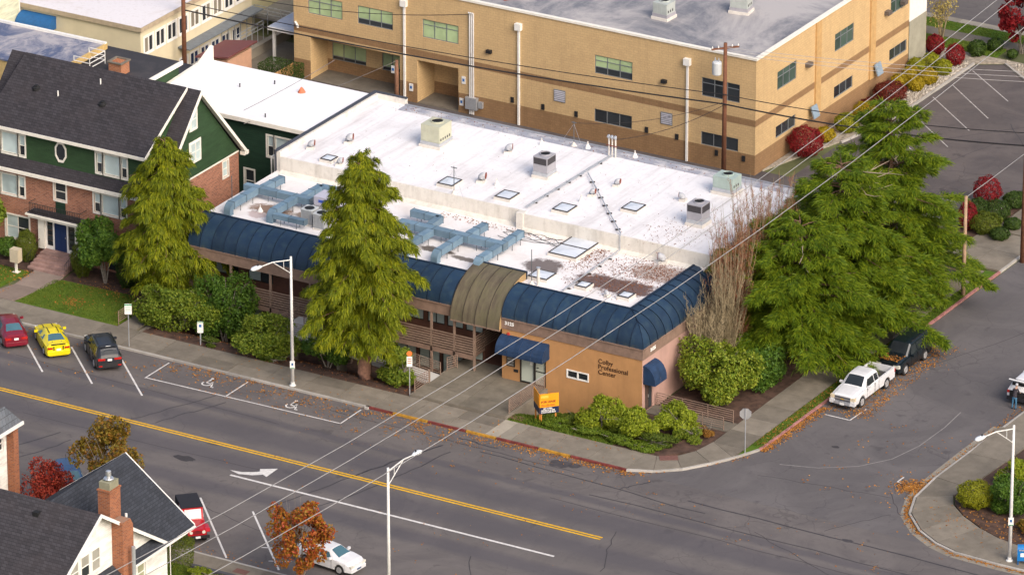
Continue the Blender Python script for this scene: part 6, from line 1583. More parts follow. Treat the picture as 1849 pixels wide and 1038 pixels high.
# dark estate (SUV)
suv = [(-2.35, .82, .82, 1.02, .70), (-2.28, .90, .98, 1.22, .70), (-1.95, .93, 1.06, 1.58, .66), (-1.6, .95, 1.08, 1.74, .66), (-.4, .96, 1.08, 1.78, .66), (.45, .96, 1.08, 1.74, .64), (1.15, .95, 1.08, 1.16, .76), (1.95, .93, 1.0, 1.07, .76), (2.32, .82, .78, .92, .66)]
W_SUV = [((-1.8, -1.62), (-1.1, -1.1)), ((-1.02, -1.02), (-.12, -.12)), ((-.04, -.04), (.82, .46))]
c = car('parked_car', 'dark grey sport utility car parked right of the yellow coupe', 'car', (-40.45, -2.1, .01), HD, suv, DGR, (-1.42, 1.45), .38, 1.08, W_SUV, [('rear_window', -2.3, -1.85), ('windscreen', 1.15, .45)], zb=.3, tails=(.88, 1.03, .5), heads=(.74, .9, .4), plate=.83, mirror=(.75, 1.08), ww=.25)
MB().box(-2.42, -2.3, -.84, .84, .42, .66).build('bumper', plain('black_bumper', (.02, .02, .022), .6, .2), c, local=True)
for s_ in (-1, 1):
    MB().box(-2.44, -2.4, s_ * .55, s_ * .8, .46, .54).build('reflector', TAIL, c, local=True); MB().box(-1.5, .3, s_ * .62, s_ * .66, 1.79, 1.83).build('roof_rail', DARK, c, local=True)
MB().box(-1.95, -1.75, -.58, .58, 1.68, 1.74).build('spoiler', DGR, c, local=True); MB().box(-1.9, -1.86, -.17, .17, 1.745, 1.765).build('roof_light', PLATE, c, local=True)
# white pickup
PK = R(-90)
pick_cab = [(-.72, .96, 1.12, 1.80, .70), (-.55, .97, 1.14, 1.86, .70), (.3, .98, 1.14, 1.88, .70), (.75, .98, 1.14, 1.84, .69), (1.45, .98, 1.14, 1.22, .80), (2.1, .97, 1.08, 1.18, .80), (2.72, .93, 1.0, 1.10, .78), (2.86, .90, .92, 1.02, .74)]
c = car('pickup_truck', 'white extended-cab pickup truck parked under the big conifer', 'pickup truck', (7.95, 19.15, .01), PK, pick_cab, WHT, (1.82,), .40, 1.12, [((-.62, -.58), (-.1, -.1)), ((0, 0), (1.1, .78))], [('windscreen', 1.45, .75)], zb=.42, mirror=(1.05, 1.15), ww=.27)
bed = MB()
def bedz(x):
    q = abs(x + 1.82) / .47
    return .46 if q >= 1 else max(.46, .40 + .47 * math.sqrt(1 - q * q))
bx = [-2.98, -2.5, -2.29, -2.2, -2.0, -1.82, -1.64, -1.44, -1.35, -1.1, -.74]
for s_ in (-1, 1):
    secs = [[(x, s_ * .98, bedz(x)), (x, s_ * .985, .95), (x, s_ * .97, 1.22), (x, s_ * .86, 1.22), (x, s_ * .86, bedz(x) if bedz(x) > .75 else .75)] for x in bx]
    bed.v, bed.f, bed.m = bed.v, bed.f, bed.m; l_ = loft(secs); bed.mesh(l_.v, l_.f)
bed.box(-3.0, -2.92, -.96, .96, .55, 1.2); bed.box(-.80, -.74, -.9, .9, .6, 1.2); bed.build('cargo_bed', WHT, c, local=True)
MB().box(-2.92, -.8, -.86, .86, .62, .72).build('bed_liner', plain('bed_liner', (.05, .045, .045), .8, .3), c, local=True)
for s_ in (-1, 1):
    wheel(c, -1.82, s_ * .84, .40, .27, s_); MB().box(-3.02, -2.9, s_ * .84, s_ * .985, .86, 1.14).build('tail_light', TAIL, c, local=True)
    MB().box(2.70, 2.90, s_ * .60, s_ * .94, .78, 1.0).build('headlight', plain('amber_clear_lamp', (.66, .56, .40), .2, .1), c, local=True)
gr = MB(); gr.box(2.84, 2.9, -.6, .6, .66, .98); g_ = gr.build('grille', plain('grille_grey', (.12, .125, .14), .35, .1, metal=.4), c, local=True)
MB().box(2.9, 2.92, -.6, .6, .80, .85).build('grille_bar', ALU, g_, local=True); MB().box(2.92, 2.935, -.12, .12, .79, .86).build('badge', plain('gold_badge', (.5, .3, .05), .35, .1), g_, local=True)
MB().box(2.78, 3.0, -.6, .6, .44, .62).build('bumper', plain('bumper_silver', (.42, .43, .46), .3, .1, metal=.4), c, local=True)
for s_ in (-1, 1): MB().box(2.70, 2.97, s_ * .6, s_ * .96, .44, .72).build('bumper_corner', WHT, c, local=True)
MB().box(2.86, 2.98, -.62, .62, .32, .44).build('air_dam', BLACK, c, local=True); MB().box(3.0, 3.02, -.16, .16, .42, .58).build('licence_plate', PLATE, c, local=True)
# dark SUV behind it
suv2 = [(-2.5, .92, 1.0, 1.5, .74), (-2.45, .97, 1.08, 1.78, .72), (-2.2, .99, 1.12, 1.90, .72), (-.5, 1.0, 1.12, 1.94, .72), (.35, 1.0, 1.12, 1.88, .71), (1.05, .99, 1.12, 1.20, .80), (1.8, .98, 1.06, 1.14, .80), (2.42, .92, .92, 1.02, .76)]
c = car('parked_car', 'near-black sport utility car with leaves on its bonnet behind the white pickup', 'car', (7.98, 25.25, .01), PK, suv2, DTEAL, (-1.45, 1.5), .40, 1.12, [((-2.25, -2.2), (-1.35, -1.35)), ((-1.25, -1.25), (-.3, -.3)), ((-.2, -.2), (.72, .38))], [('windscreen', 1.05, .35)], zb=.34, tails=(.9, 1.3, .2), heads=(.74, .96, .46), mirror=(.68, 1.1), ww=.27)
MB().box(2.38, 2.5, -.9, .9, .44, .66).build('bumper', DTEAL, c, local=True); MB().box(2.40, 2.46, -.44, .44, .72, .94).build('grille', DARK, c, local=True)
for s_ in (-1, 1): MB().box(-2.2, .2, s_ * .68, s_ * .72, 1.95, 2.0).build('roof_rail', DARK, c, local=True)
# white SUV with raised hatch on the right, and the person loading it
suvw = [(-2.3, .84, .80, 1.0, .74), (-2.25, .90, .96, 1.08, .74), (-1.9, .93, 1.0, 1.55, .66), (-1.5, .94, 1.02, 1.64, .65), (-.2, .95, 1.02, 1.68, .65), (.5, .95, 1.02, 1.64, .63), (1.2, .94, 1.02, 1.1, .76), (1.9, .92, .94, 1.02, .74), (2.25, .8, .74, .86, .64)]
c = car('parked_car', 'white hatchback with its tailgate raised at the right edge', 'car', (17.95, 25.35, .01), R(90), suvw, WHT, (-1.38, 1.42), .36, 1.02, W_SUV, [('windscreen', 1.2, .5)], zb=.3, tails=(.82, 1.0, .34), heads=(.7, .84, .4), mirror=(.78, 1.02), ww=.24)
MB().box(-2.34, -2.24, -.66, .66, .62, 1.02).build('boot_opening', BLACK, c, local=True); MB().box(-2.08, -1.92, -.6, .6, 1.04, 1.52).build('boot_interior', BLACK, c, local=True)
MB().box(-2.42, -2.3, -.84, .84, .34, .6).build('bumper', plain('dark_bumper', (.02, .02, .025), .5, .2), c, local=True)
tg = MB(); tg.prism([(-1.75, 1.66), (-2.55, 1.98), (-2.6, 1.92), (-1.8, 1.58)], -.62, .62, 0, lambda a, b, z: (a, z, b)); to = tg.build('tailgate', WHT, c, local=True)
tg = MB(); tg.prism([(-1.85, 1.715), (-2.4, 1.935), (-2.4, 1.93), (-1.85, 1.70)], -.52, .52, 0, lambda a, b, z: (a, z, b)); tg.build('tailgate_glass', CARG, to, local=True)
# red off-roader on the near side
jeep = [(-1.95, .74, 1.0, 1.72, .68), (-1.9, .76, 1.02, 1.82, .68), (-.3, .78, 1.02, 1.84, .68), (.2, .78, 1.02, 1.80, .66), (.5, .78, 1.02, 1.10, .66), (1.2, .70, 1.0, 1.06, .58), (1.85, .62, .94, 1.0, .52)]
JH = R(-46)
c = car('parked_car', 'red off-road car with black soft top parked nose-in beside the white cottage', 'car', (-19.55, -22.75, .01), JH, jeep, BRED, (-1.2, 1.25), .38, 1.02, [((-1.8, -1.8), (-.95, -.95)), ((-.85, -.85), (.2, .0))], [('windscreen', .5, .2)], zb=.42, glass=m_glass('pale_windscreen', (.36, .40, .40), .1), ww=.26)
MB().box(-1.98, .18, -.72, .72, 1.845, 1.9).build('soft_top', plain('black_canvas', (.018, .018, .024), .8, .2), c, local=True)
MB().box(-1.99, -.95, -.74, .74, 1.3, 1.85).build('soft_top_rear', plain('black_canvas2', (.018, .018, .024), .8, .2), c, local=True)
for s_ in (-1, 1):
    m_ = MB(); m_.prism([(.72, .74), (.95, .92), (1.6, .92), (1.82, .80), (1.82, .86), (1.62, .98), (.93, .98), (.66, .78)], s_ * .58, s_ * .86, 0, lambda a, b, z: (a, z, b)); m_.build('fender', BRED, c, local=True)
    m_ = MB(); m_.tube([(1.84, s_ * .42, .84), (1.9, s_ * .42, .84)], .11, 12); m_.build('headlight', HEADL, c, local=True)
m_ = MB()
for k in range(7): m_.box(1.85, 1.87, -.26 + k * .08, -.22 + k * .08, .70, .94)
m_.build('grille', BLACK, c, local=True); MB().box(1.92, 2.08, -.78, .78, .48, .64).build('bumper', BLACK, c, local=True); MB().box(2.08, 2.1, -.16, .16, .5, .65).build('licence_plate', PLATE, c, local=True)
MB().box(.19, .24, -.7, .7, 1.76, 1.84).build('screen_header', BRED, c, local=True)
# white saloon under the autumn tree
c = car('parked_car', 'white saloon parked behind the small autumn tree in the foreground', 'car', (-9.15, -22.35, .01), R(-6), sedan, WHT, (-1.35, 1.4), .33, .94, W_SED, [('rear_window', -1.75, -.95), ('windscreen', 1.25, .45)], tails=(.72, .88, .42), heads=(.6, .74, .34), plate=.7, glass=CARGB, mirror=(.75, .95))
MB().box(2.24, 2.36, -.72, .72, .3, .52).build('bumper', WHT, c, local=True); MB().box(2.36, 2.375, -.2, .2, .36, .48).build('licence_plate', NAVYC, c, local=True)
# blue car beyond the cottage roof
c = car('parked_car', 'dark blue car showing its roof between the cottage roof and the red bush', 'car', (-30.0, -21.6, .01), R(-46), suv, NAVYC, (-1.42, 1.45), .36, 1.08, W_SUV, [('rear_window', -2.3, -1.85), ('windscreen', 1.15, .45)], tails=(.88, 1.03, .4), heads=(.74, .9, .4), mirror=(.75, 1.08), glass=CARGB)
MB().tube([(-1.2, 0, 1.8), (-1.35, 0, 2.15)], .015, 5).build('aerial', DARK, c, local=True)

# ---------------------------------------------------------------- the person at the open tailgate
PR = thing('person', 'person in jeans and dark jacket leaning into the open white hatchback', 'person', (18.0, 22.35, 0), R(90))
def skin_body(name, verts, edges, radii, mats, parent, root=0, sub=1):
    me = bpy.data.meshes.new(name); me.from_pydata(verts, edges, []); o_ = bpy.data.objects.new(name, me); COL.objects.link(o_)
    md = o_.modifiers.new('Skin', 'SKIN'); md.use_smooth_shade = True
    for i, sv in enumerate(me.skin_vertices[0].data): sv.radius = radii[i]; sv.use_root = (i == root)
    o_.modifiers.new('Sub', 'SUBSURF').levels = sub; o_.modifiers['Sub'].render_levels = sub
    bpy.context.view_layer.update(); m2 = bpy.data.meshes.new_from_object(o_.evaluated_get(bpy.context.evaluated_depsgraph_get())); bpy.data.objects.remove(o_)
    m2.name = name
    for m_ in mats: m2.materials.append(m_)
    n_ = bpy.data.objects.new(name, m2); COL.objects.link(n_); n_.parent = parent
    return n_
SKIN = plain('skin', (.42, .24, .17), .6, .08); JEAN = plain('blue_jeans', (.05, .15, .26), .85, .2, 6); JACK = plain('dark_jacket', (.035, .03, .038), .85, .25, 5); HAIR = plain('grey_cap', (.42, .42, .45), .8, .15); SHOE = plain('dark_shoe', (.03, .02, .02), .6, .2)
# pelvis, spine, chest, neck, head; x is forward into the boot
V = [(0, 0, .92), (.06, 0, 1.12), (.16, 0, 1.34), (.20, 0, 1.46), (.25, 0, 1.53), (.29, 0, 1.64), (.31, 0, 1.74),
     (-.02, .10, .86), (.0, .12, .50), (-.05, .14, .10), (.05, .15, .05), (.14, .15, .04),
     (-.02, -.10, .86), (.0, -.12, .50), (-.06, -.13, .10), (.04, -.14, .05), (.13, -.14, .04),
     (.17, .18, 1.40), (.24, .23, 1.16), (.44, .18, 1.06), (.52, .17, 1.06), (.17, -.18, 1.40), (.24, -.23, 1.16), (.44, -.18, 1.06), (.52, -.17, 1.06)]
E_ = [(0, 1), (1, 2), (2, 3), (3, 4), (4, 5), (5, 6), (0, 7), (7, 8), (8, 9), (9, 10), (10, 11), (0, 12), (12, 13), (13, 14), (14, 15), (15, 16), (3, 17), (17, 18), (18, 19), (19, 20), (3, 21), (21, 22), (22, 23), (23, 24)]
RR = [(.14, .12), (.145, .11), (.17, .115), (.10, .08), (.055, .055), (.085, .095), (.07, .075), (.095, .095), (.065, .065), (.048, .048), (.045, .04), (.035, .03), (.095, .095), (.065, .065), (.048, .048), (.045, .04), (.035, .03), (.065, .065), (.048, .048), (.038, .038), (.034, .022), (.065, .065), (.048, .048), (.038, .038), (.034, .022)]
pb = skin_body('body', V, E_, RR, [SKIN, JEAN, JACK, SHOE], PR, 0, 1)
for p in pb.data.polygons:
    z, x = p.center.z, p.center.x
    p.material_index = 3 if z < .10 else 1 if z < .95 and x < .3 else 2 if z < 1.5 and x < .42 else 0
for s_ in (-1, 1):
    for k, (dy, ln) in enumerate(((-.027, .055), (-.009, .068), (.009, .065), (.027, .05))):
        b0 = Vector((.54, s_ * .17 + dy, 1.06)); skin_body('finger', [b0 - Vector((.03, 0, 0)), b0 + Vector((ln * .5, 0, -.005)), b0 + Vector((ln * .85, 0, -.03))], [(0, 1), (1, 2)], [(.009, .009), (.0085, .0085), (.007, .007)], [SKIN], PR)
    b0 = Vector((.51, s_ * .17 - s_ * .03, 1.06)); skin_body('thumb', [b0, b0 + Vector((.03, -s_ * .03, -.005)), b0 + Vector((.06, -s_ * .035, -.02))], [(0, 1), (1, 2)], [(.010, .010), (.009, .009), (.008, .008)], [SKIN], PR)
    m_ = MB(); m_.lathe([(.0, -.012), (.013, -.006), (.013, .006), (0, .012)], (.368, s_ * .033, 1.69), 8); m_.build('eye', DARK, PR, local=True)
    m_ = MB(); m_.obox((.285, s_ * .092, 1.68), (.035, .014, .05)); m_.build('ear', SKIN, PR, local=True)
m_ = MB(); m_.prism([(.37, 1.68), (.40, 1.645), (.37, 1.635)], -.014, .014, 0, lambda a, b, c_: (a, c_, b)); m_.build('nose', SKIN, PR, local=True)
m_ = MB(); m_.obox((.372, 0, 1.605), (.012, .045, .01)); m_.build('mouth', plain('lips', (.32, .12, .10), .6, .1), PR, local=True)
m_ = MB(); m_.lathe([(.102, -.03), (.108, .02), (.095, .08), (.055, .12), (0, .13)], (.285, 0, 1.70), 14); m_.build('knit_cap', HAIR, PR, local=True, smooth=True)

# ================================================================== vegetation
def quad_mesh(name, Q, mat, tri=False):
    """Q: array (n, 4, 3) of leaf-sized faces"""
    n = len(Q); me = bpy.data.meshes.new(name)
    me.vertices.add(n * 4); me.loops.add(n * 4); me.polygons.add(n)
    me.vertices.foreach_set('co', np.ascontiguousarray(Q, dtype=np.float32).ravel())
    me.loops.foreach_set('vertex_index', np.arange(n * 4, dtype=np.int32))
    me.polygons.foreach_set('loop_start', np.arange(0, n * 4, 4, dtype=np.int32))
    me.polygons.foreach_set('loop_total', np.full(n, 4, dtype=np.int32))
    me.materials.append(mat); me.update(calc_edges=True); me.validate()
    return me
def link(name, me, parent=None, loc=None):
    o = bpy.data.objects.new(name, me); COL.objects.link(o)
    if parent is not None: o.parent = parent
    if loc is not None: o.location = loc
    return o
def unit(v): return v / np.maximum(np.linalg.norm(v, axis=1, keepdims=True), 1e-6)
def leaf_quads(P, N, size, rng, aspect=.55, jit=.9):
    n = len(P); N = unit(N + rng.normal(0, jit, (n, 3))); T = unit(np.cross(N, rng.normal(0, 1, (n, 3)))); B = np.cross(N, T)
    s = (size * rng.uniform(.65, 1.35, n))[:, None]; a = T * s * .5; b = B * s * .5 * aspect
    return np.stack([P - a, P + b * 1.0 - a * .1, P + a, P - b - a * .1], 1)
def lobes_cloud(rng, R3, n_lobes, n_leaf, size, flat=.9, lobe=(.32, .5), spread=.75, inner=.55, aspect=.55, zfloor=None, jit=.9):
    """leaf cloud over an uneven group of lobes that fills an ellipsoid with semi-axes R3 centred at 0"""
    R3 = np.array(R3); C = rng.normal(0, 1, (n_lobes, 3)); C = unit(C) * (rng.uniform(.25, 1, (n_lobes, 1)) ** .5) * spread
    r = rng.uniform(*lobe, n_lobes)
    pick = rng.integers(0, n_lobes, n_leaf); d = unit(rng.normal(0, 1, (n_leaf, 3))); rad = rng.uniform(inner, 1.06, n_leaf) ** .6
    bumps = 1 + .16 * np.sin(d[:, 0] * 7 + pick) * np.sin(d[:, 1] * 6 + pick * 2) + .1 * np.sin(d[:, 2] * 11 + pick)
    P = C[pick] + d * (r[pick] * rad * bumps)[:, None]
    # drop leaves buried in other lobes
    dist = np.min(np.linalg.norm(P[:, None, :] - C[None], axis=2) / r[None], axis=1)
    keep = dist > rng.uniform(.35, .75, n_leaf); P, d = P[keep], d[keep]
    P = P * R3
    if zfloor is not None: P = P[P[:, 2] > zfloor]; d = d[:len(P)]
    N = unit(P / R3 + d * .6) * [1, 1, 1] + [0, 0, .35]
    return leaf_quads(P, N, size, rng, aspect, jit), C * R3, r * R3.mean()
BARK = plain('brown_bark', (.13, .075, .05), .9, .35, 6, bump=.6, fine=12); BARKG = plain('grey_bark', (.19, .165, .14), .9, .3, 6); REDB = plain('red_cedar_bark', (.19, .10, .07), .9, .4, 5, bump=.7, fine=10)
L_RHODO = leafmat('rhododendron_leaf', [(.040, .078, .009), (.095, .145, .014), (.165, .205, .020), (.225, .240, .035)])
L_LAUREL = leafmat('laurel_leaf', [(.028, .068, .011), (.060, .120, .014), (.110, .175, .018)])
L_LIME = leafmat('lime_leaf', [(.085, .125, .009), (.180, .225, .014), (.27, .29, .024)])
L_LIMED = leafmat('yellowing_laurel_leaf', [(.055, .095, .009), (.115, .165, .013), (.19, .225, .02), (.26, .27, .035)])
L_BOX = leafmat('box_leaf', [(.018, .040, .008), (.035, .065, .010), (.060, .095, .012)])
L_OLIVE = leafmat('olive_box_leaf', [(.05, .07, .008), (.085, .11, .010), (.12, .135, .014)])
L_GRND2 = leafmat('grassy_leaf', [(.05, .095, .010), (.095, .145, .012), (.15, .185, .016)])
L_YEL = leafmat('golden_leaf', [(.20, .17, .008), (.34, .25, .010), (.42, .29, .012)], gain=1.0)
L_YGR = leafmat('yellow_green_leaf', [(.14, .16, .010), (.25, .26, .012), (.30, .29, .014)], gain=1.0)
L_RED = leafmat('scarlet_leaf', [(.12, .008, .012), (.30, .015, .020), (.36, .025, .03)], gain=.78)
L_DRED = leafmat('maroon_leaf', [(.07, .012, .010), (.15, .02, .014), (.20, .05, .02)], gain=1.0)
L_AUT = leafmat('autumn_leaf', [(.19, .17, .014), (.36, .17, .018), (.40, .09, .024), (.30, .022, .03)], gain=.92)
L_AUT2 = leafmat('autumn_olive_leaf', [(.15, .14, .015), (.22, .15, .02), (.30, .10, .02)], gain=.95)
L_GRND = leafmat('ground_cover_leaf', [(.03, .06, .008), (.07, .10, .012), (.11, .13, .015)])

BUSHN = 0
def bush(name, label, cat, x, y, z, rx, ry, h, mat, n=5000, size=.14, lobes=12, group=None, stems=4, aspect=.55, lift=.0, shape='loose', barkm=BARKG, lobe=(.26, .46), spread=.8, full=2.0):
    global BUSHN; BUSHN += 1
    rng = np.random.default_rng(100 + BUSHN)
    o = thing(name, label, cat, (x, y, z), 0, group)
    hz = (h - lift) / 2
    if shape == 'loose': n = int(n * full); size *= 1.12
    if shape == 'loose': Q, C_, r_ = lobes_cloud(rng, (rx, ry, hz), lobes, n, size, aspect=aspect, zfloor=-hz * .98, lobe=lobe, spread=spread)
    elif shape == 'flat':  # clipped drum with a flat top
        m = n; a = rng.uniform(0, 2 * np.pi, m); top = rng.random(m) < .42; rr = np.where(top, np.sqrt(rng.random(m)), rng.uniform(.93, 1.02, m)); zz = np.where(top, rng.uniform(.9, 1.0, m), rng.uniform(-1, 1, m))
        k = .86 + .14 * (zz + 1) / 2; P = np.stack([rx * rr * k * np.cos(a), ry * rr * k * np.sin(a), hz * zz], 1); N = np.where(top[:, None], [[0, 0, 1.0]], np.stack([np.cos(a), np.sin(a), .1 * a * 0], 1)); Q = leaf_quads(P, N, size, rng, aspect, .5)
    elif shape == 'block':
        m = n; f = rng.integers(0, 3, m); u = rng.uniform(-1, 1, (m, 3)); s_ = rng.choice([-1., 1.], m); P = u.copy(); P[np.arange(m), f] = s_ * rng.uniform(.93, 1.03, m); N = np.zeros((m, 3)); N[np.arange(m), f] = s_; P = P * [rx, ry, hz]; Q = leaf_quads(P, N, size, rng, aspect, .5)
    else:  # clipped egg
        n = int(n * 1.7)
        d = unit(rng.normal(0, 1, (n, 3))); w_ = 1 + .09 * np.sin(d[:, 0] * 7 + BUSHN) * np.sin(d[:, 2] * 6 + d[:, 1] * 5) + .05 * np.sin(d[:, 1] * 13 + BUSHN * 2); P = d * [rx, ry, hz] * (rng.uniform(.88, 1.03, n) * w_)[:, None]; Q = leaf_quads(P, d + [0, 0, .2], size, rng, aspect, .55)
    Q = Q + [0, 0, lift + hz]
    link('foliage', quad_mesh('foliage', Q, mat), o)
    if stems:
        m_ = MB(); rr = random.Random(BUSHN)
        for k in range(stems):
            a = rr.uniform(0, 6.28); e = Vector((rx * .45 * math.cos(a), ry * .45 * math.sin(a), lift + hz * rr.uniform(.8, 1.5)))
            m_.tube([(rr.uniform(-.12, .12), rr.uniform(-.12, .12), -.08), e * .5 + Vector((0, 0, .05)), e], [.06, .045, .02], 5)
            for q in range(3):
                b_ = e * .6; t_ = Vector((rx * rr.uniform(-.8, .8), ry * rr.uniform(-.8, .8), lift + hz * rr.uniform(1.1, 1.8))); m_.tube([b_, b_.lerp(t_, .5), t_], [.03, .02, .008], 4)
        m_.build('stem', barkm, o, local=True)
    return o

# ---- conifers with spreading or drooping sprays
def conifer(name, label, x, y, z, H, Rmax, prof, n_br, dens, mat, barkm, rise, droop, hang, slen, swid, seed, crown0=.08, trunk_r=.45, cat='tree', flat=.0, ragged=.25, bare=0, side=.35, nodes=4.0, tuft=.13, lump=.22, tiers=0):
    rng = np.random.default_rng(seed); o = thing(name, label, cat, (x, y, z)); rr = random.Random(seed)
    tp = [(0, 0, -.3), (0, 0, .4)] + [(rr.uniform(-.06, .06), rr.uniform(-.06, .06), H * k) for k in (.15, .3, .5, .7, .85, .97)]
    MB().tube(tp, [trunk_r * 1.35, trunk_r] + [trunk_r * q for q in (.86, .72, .5, .3, .15, .04)], 10).build('trunk', barkm, o, local=True, smooth=True)
    lb = MB(); S0, D0, LL, WW, LAT = [], [], [], [], []
    ga = 2.39996; tot = 0
    for i in range(n_br):
        u = (i + rng.random()) / n_br
        if tiers: u = max(.01, (math.floor(u * tiers) + .5 + rng.normal(0, .24)) / tiers); u = min(u, .99)
        hz = H * (crown0 + (1 - crown0) * (u ** 1.05) * .985); hn = (hz / H - crown0) / (1 - crown0)
        L = Rmax * prof(hn) * rng.uniform(1 - ragged, 1 + ragged * .55); a = i * ga + rng.normal(0, .35); L *= 1 + lump * math.sin(3 * a + hz * 1.1 + seed) * math.cos(2 * a - hz * .7 + seed * 2)
        if L < .12: L = .12
        dh = np.array([np.cos(a), np.sin(a), 0.0]); lat = np.array([-np.sin(a), np.cos(a), 0.0]); ri = rise(hn) + rng.normal(0, .07); dr = droop(hn)
        f = lambda t_: np.array([0, 0, hz]) + dh * (L * t_) + np.array([0, 0, 1.0]) * (L * (ri * t_ - dr * t_ * t_))
        if L > .5: lb.tube([f(0), f(.35), f(.7), f(.97)], [.035 + .012 * L, .028 + .006 * L, .02, .008], 4, cap=False)
        nn = max(2, int(L * nodes)); tn = rng.uniform(.12, 1.0, nn) ** .7; fn_ = rng.normal(0, side, nn) * L * (1.03 - tn) * .9
        m = max(4, int(L * dens * (1 + .4 * L / Rmax))); pk = rng.integers(0, nn, m); t_ = np.clip(tn[pk] + rng.normal(0, .035, m), .05, 1.02); fan = fn_[pk] + rng.normal(0, tuft, m)
        P = np.array([0, 0, hz]) + dh * (L * t_)[:, None] + lat * fan[:, None]; P[:, 2] += L * (ri * t_ - dr * t_ * t_) - np.abs(fan) * .12 + rng.normal(0, tuft * .6, m)
        S0.append(P); D0.append(dh[None] * rng.uniform(.35, 1.0, (m, 1)) + lat[None] * (np.sign(fan) * rng.uniform(0, .9, m))[:, None] + [0, 0, flat] + rng.normal(0, .22, (m, 3))); LL.append(slen * rng.uniform(.6, 1.35, m) * (.55 + .45 * min(1, L / 1.5))); WW.append(swid * rng.uniform(.7, 1.3, m))
    lb.build('limb', barkm, o, local=True)
    S0 = np.concatenate(S0); D = unit(np.concatenate(D0)); LL = np.concatenate(LL); WW = np.concatenate(WW); n = len(S0)
    side_ = unit(np.cross(D, np.array([0, 0, 1.0]) + rng.normal(0, .5, (n, 3))))
    d1 = unit(D + np.array([0, 0, -hang * .45])); d2 = unit(d1 + np.array([0, 0, -hang])); p1 = S0 + d1 * (LL * .5)[:, None]; p2 = p1 + d2 * (LL * .5)[:, None]
    a_, b_, c_ = (side_ * (WW * k)[:, None] for k in (.32, .5, .10))
    vv = np.stack([S0 - a_, S0 + a_, p1 + b_, p1 - b_, p2 + c_, p2 - c_], 1).reshape(-1, 3)
    idx = np.array([0, 1, 2, 3, 3, 2, 4, 5]); F_ = (np.arange(n)[:, None] * 6 + idx[None]).ravel()
    me = bpy.data.meshes.new('crown')
    me.vertices.add(n * 6); me.loops.add(n * 8); me.polygons.add(n * 2)
    me.vertices.foreach_set('co', vv.astype(np.float32).ravel()); me.loops.foreach_set('vertex_index', F_.astype(np.int32)); me.polygons.foreach_set('loop_start', np.arange(0, n * 8, 4, dtype=np.int32)); me.polygons.foreach_set('loop_total', np.full(n * 2, 4, dtype=np.int32))
    me.materials.append(mat); me.update(calc_edges=True); me.validate()
    link('crown', me, o)
    if bare:
        for k in range(bare):
            hz = H * rr.uniform(.72, .95); a = rr.uniform(-1.2, 1.4); L = Rmax * rr.uniform(.35, .7); m_ = MB(); d_ = Vector((math.cos(a), math.sin(a), .12))
            pts = [Vector((0, 0, hz))]; 
            for q in range(5): pts.append(pts[-1] + d_ * (L / 5) + Vector((rr.uniform(-.1, .1), rr.uniform(-.1, .1), rr.uniform(-.08, .12))))
            m_.tube(pts, [.07, .06, .05, .035, .025, .01], 5)
            for q in (2, 3): m_.tube([pts[q], pts[q] + Vector((rr.uniform(-.5, .5), rr.uniform(-.3, .6), rr.uniform(.1, .5)))], [.03, .008], 4)
            m_.build('dead_limb', plain('dead_limb', (.34, .27, .20), .9, .2), o, local=True)
    return o
L_CED = leafmat('cedar_spray', [(.040, .060, .006), (.085, .115, .006), (.150, .180, .007), (.230, .245, .009), (.33, .32, .012)], .42, gain=1.3)
L_FIR = leafmat('deodar_spray', [(.034, .070, .007), (.085, .145, .009), (.160, .218, .011), (.28, .31, .015)], .38, gain=1.15)
conifer('cedar_tree', 'tall drooping cedar in the middle standing before the office building', -23.0, 4.3, .05, 17.0, 4.15, lambda h: (max(.03, (1 - h)) ** .62) * (.45 + .55 * min(1, h * 4.5)) * 1.06 if h < .93 else .08, 330, 130, L_CED, REDB, lambda h: .25 + .55 * h, lambda h: .52 + .1 * h, 1.05, .46, .058, 5, .16, .5, ragged=.5, nodes=4.5, tuft=.13, lump=.3)
conifer('cedar_tree', 'shorter drooping cedar at the left standing between brick house and office', -42.0, 8.6, -.1, 12.6, 3.9, lambda h: max(.03, (1 - h)) ** .55 * (.5 + .5 * min(1, h * 4.5)), 235, 130, L_CED, REDB, lambda h: .22 + .5 * h, lambda h: .55, 1.05, .46, .058, 6, .17, .4, ragged=.45, nodes=4.5, tuft=.13, lump=.26)
fir = dict(mat=L_FIR, barkm=BARK, hang=.34, slen=.46, swid=.055, flat=.03, ragged=.36, side=.34, nodes=6.0, tuft=.13, lump=.22)
conifer('deodar_tree', 'nearest broad conifer overhanging the white pickup at the side street', 1.2, 22.4, 0, 10.6, 6.7, lambda h: (1 - h) ** .55 * .97 + .06, 112, 205, rise=lambda h: .10 + .35 * h, droop=lambda h: .30, seed=21, tiers=10, crown0=.22, trunk_r=.5, bare=3, **fir)
conifer('deodar_tree', 'middle broad conifer with bare grey limbs at its top', 1.2, 28.4, 0, 12.9, 7.1, lambda h: (1 - h) ** .55 * .97 + .06, 118, 195, rise=lambda h: .10 + .35 * h, droop=lambda h: .30, seed=22, tiers=12, crown0=.16, trunk_r=.5, bare=7, **fir)
conifer('deodar_tree', 'farthest and tallest broad conifer beside the parking lot', 1.2, 36.0, 0, 14.8, 6.6, lambda h: (1 - h) ** .62 * .97 + .05, 122, 195, rise=lambda h: .10 + .4 * h, droop=lambda h: .28, seed=23, tiers=13, crown0=.10, trunk_r=.5, bare=2, **fir)
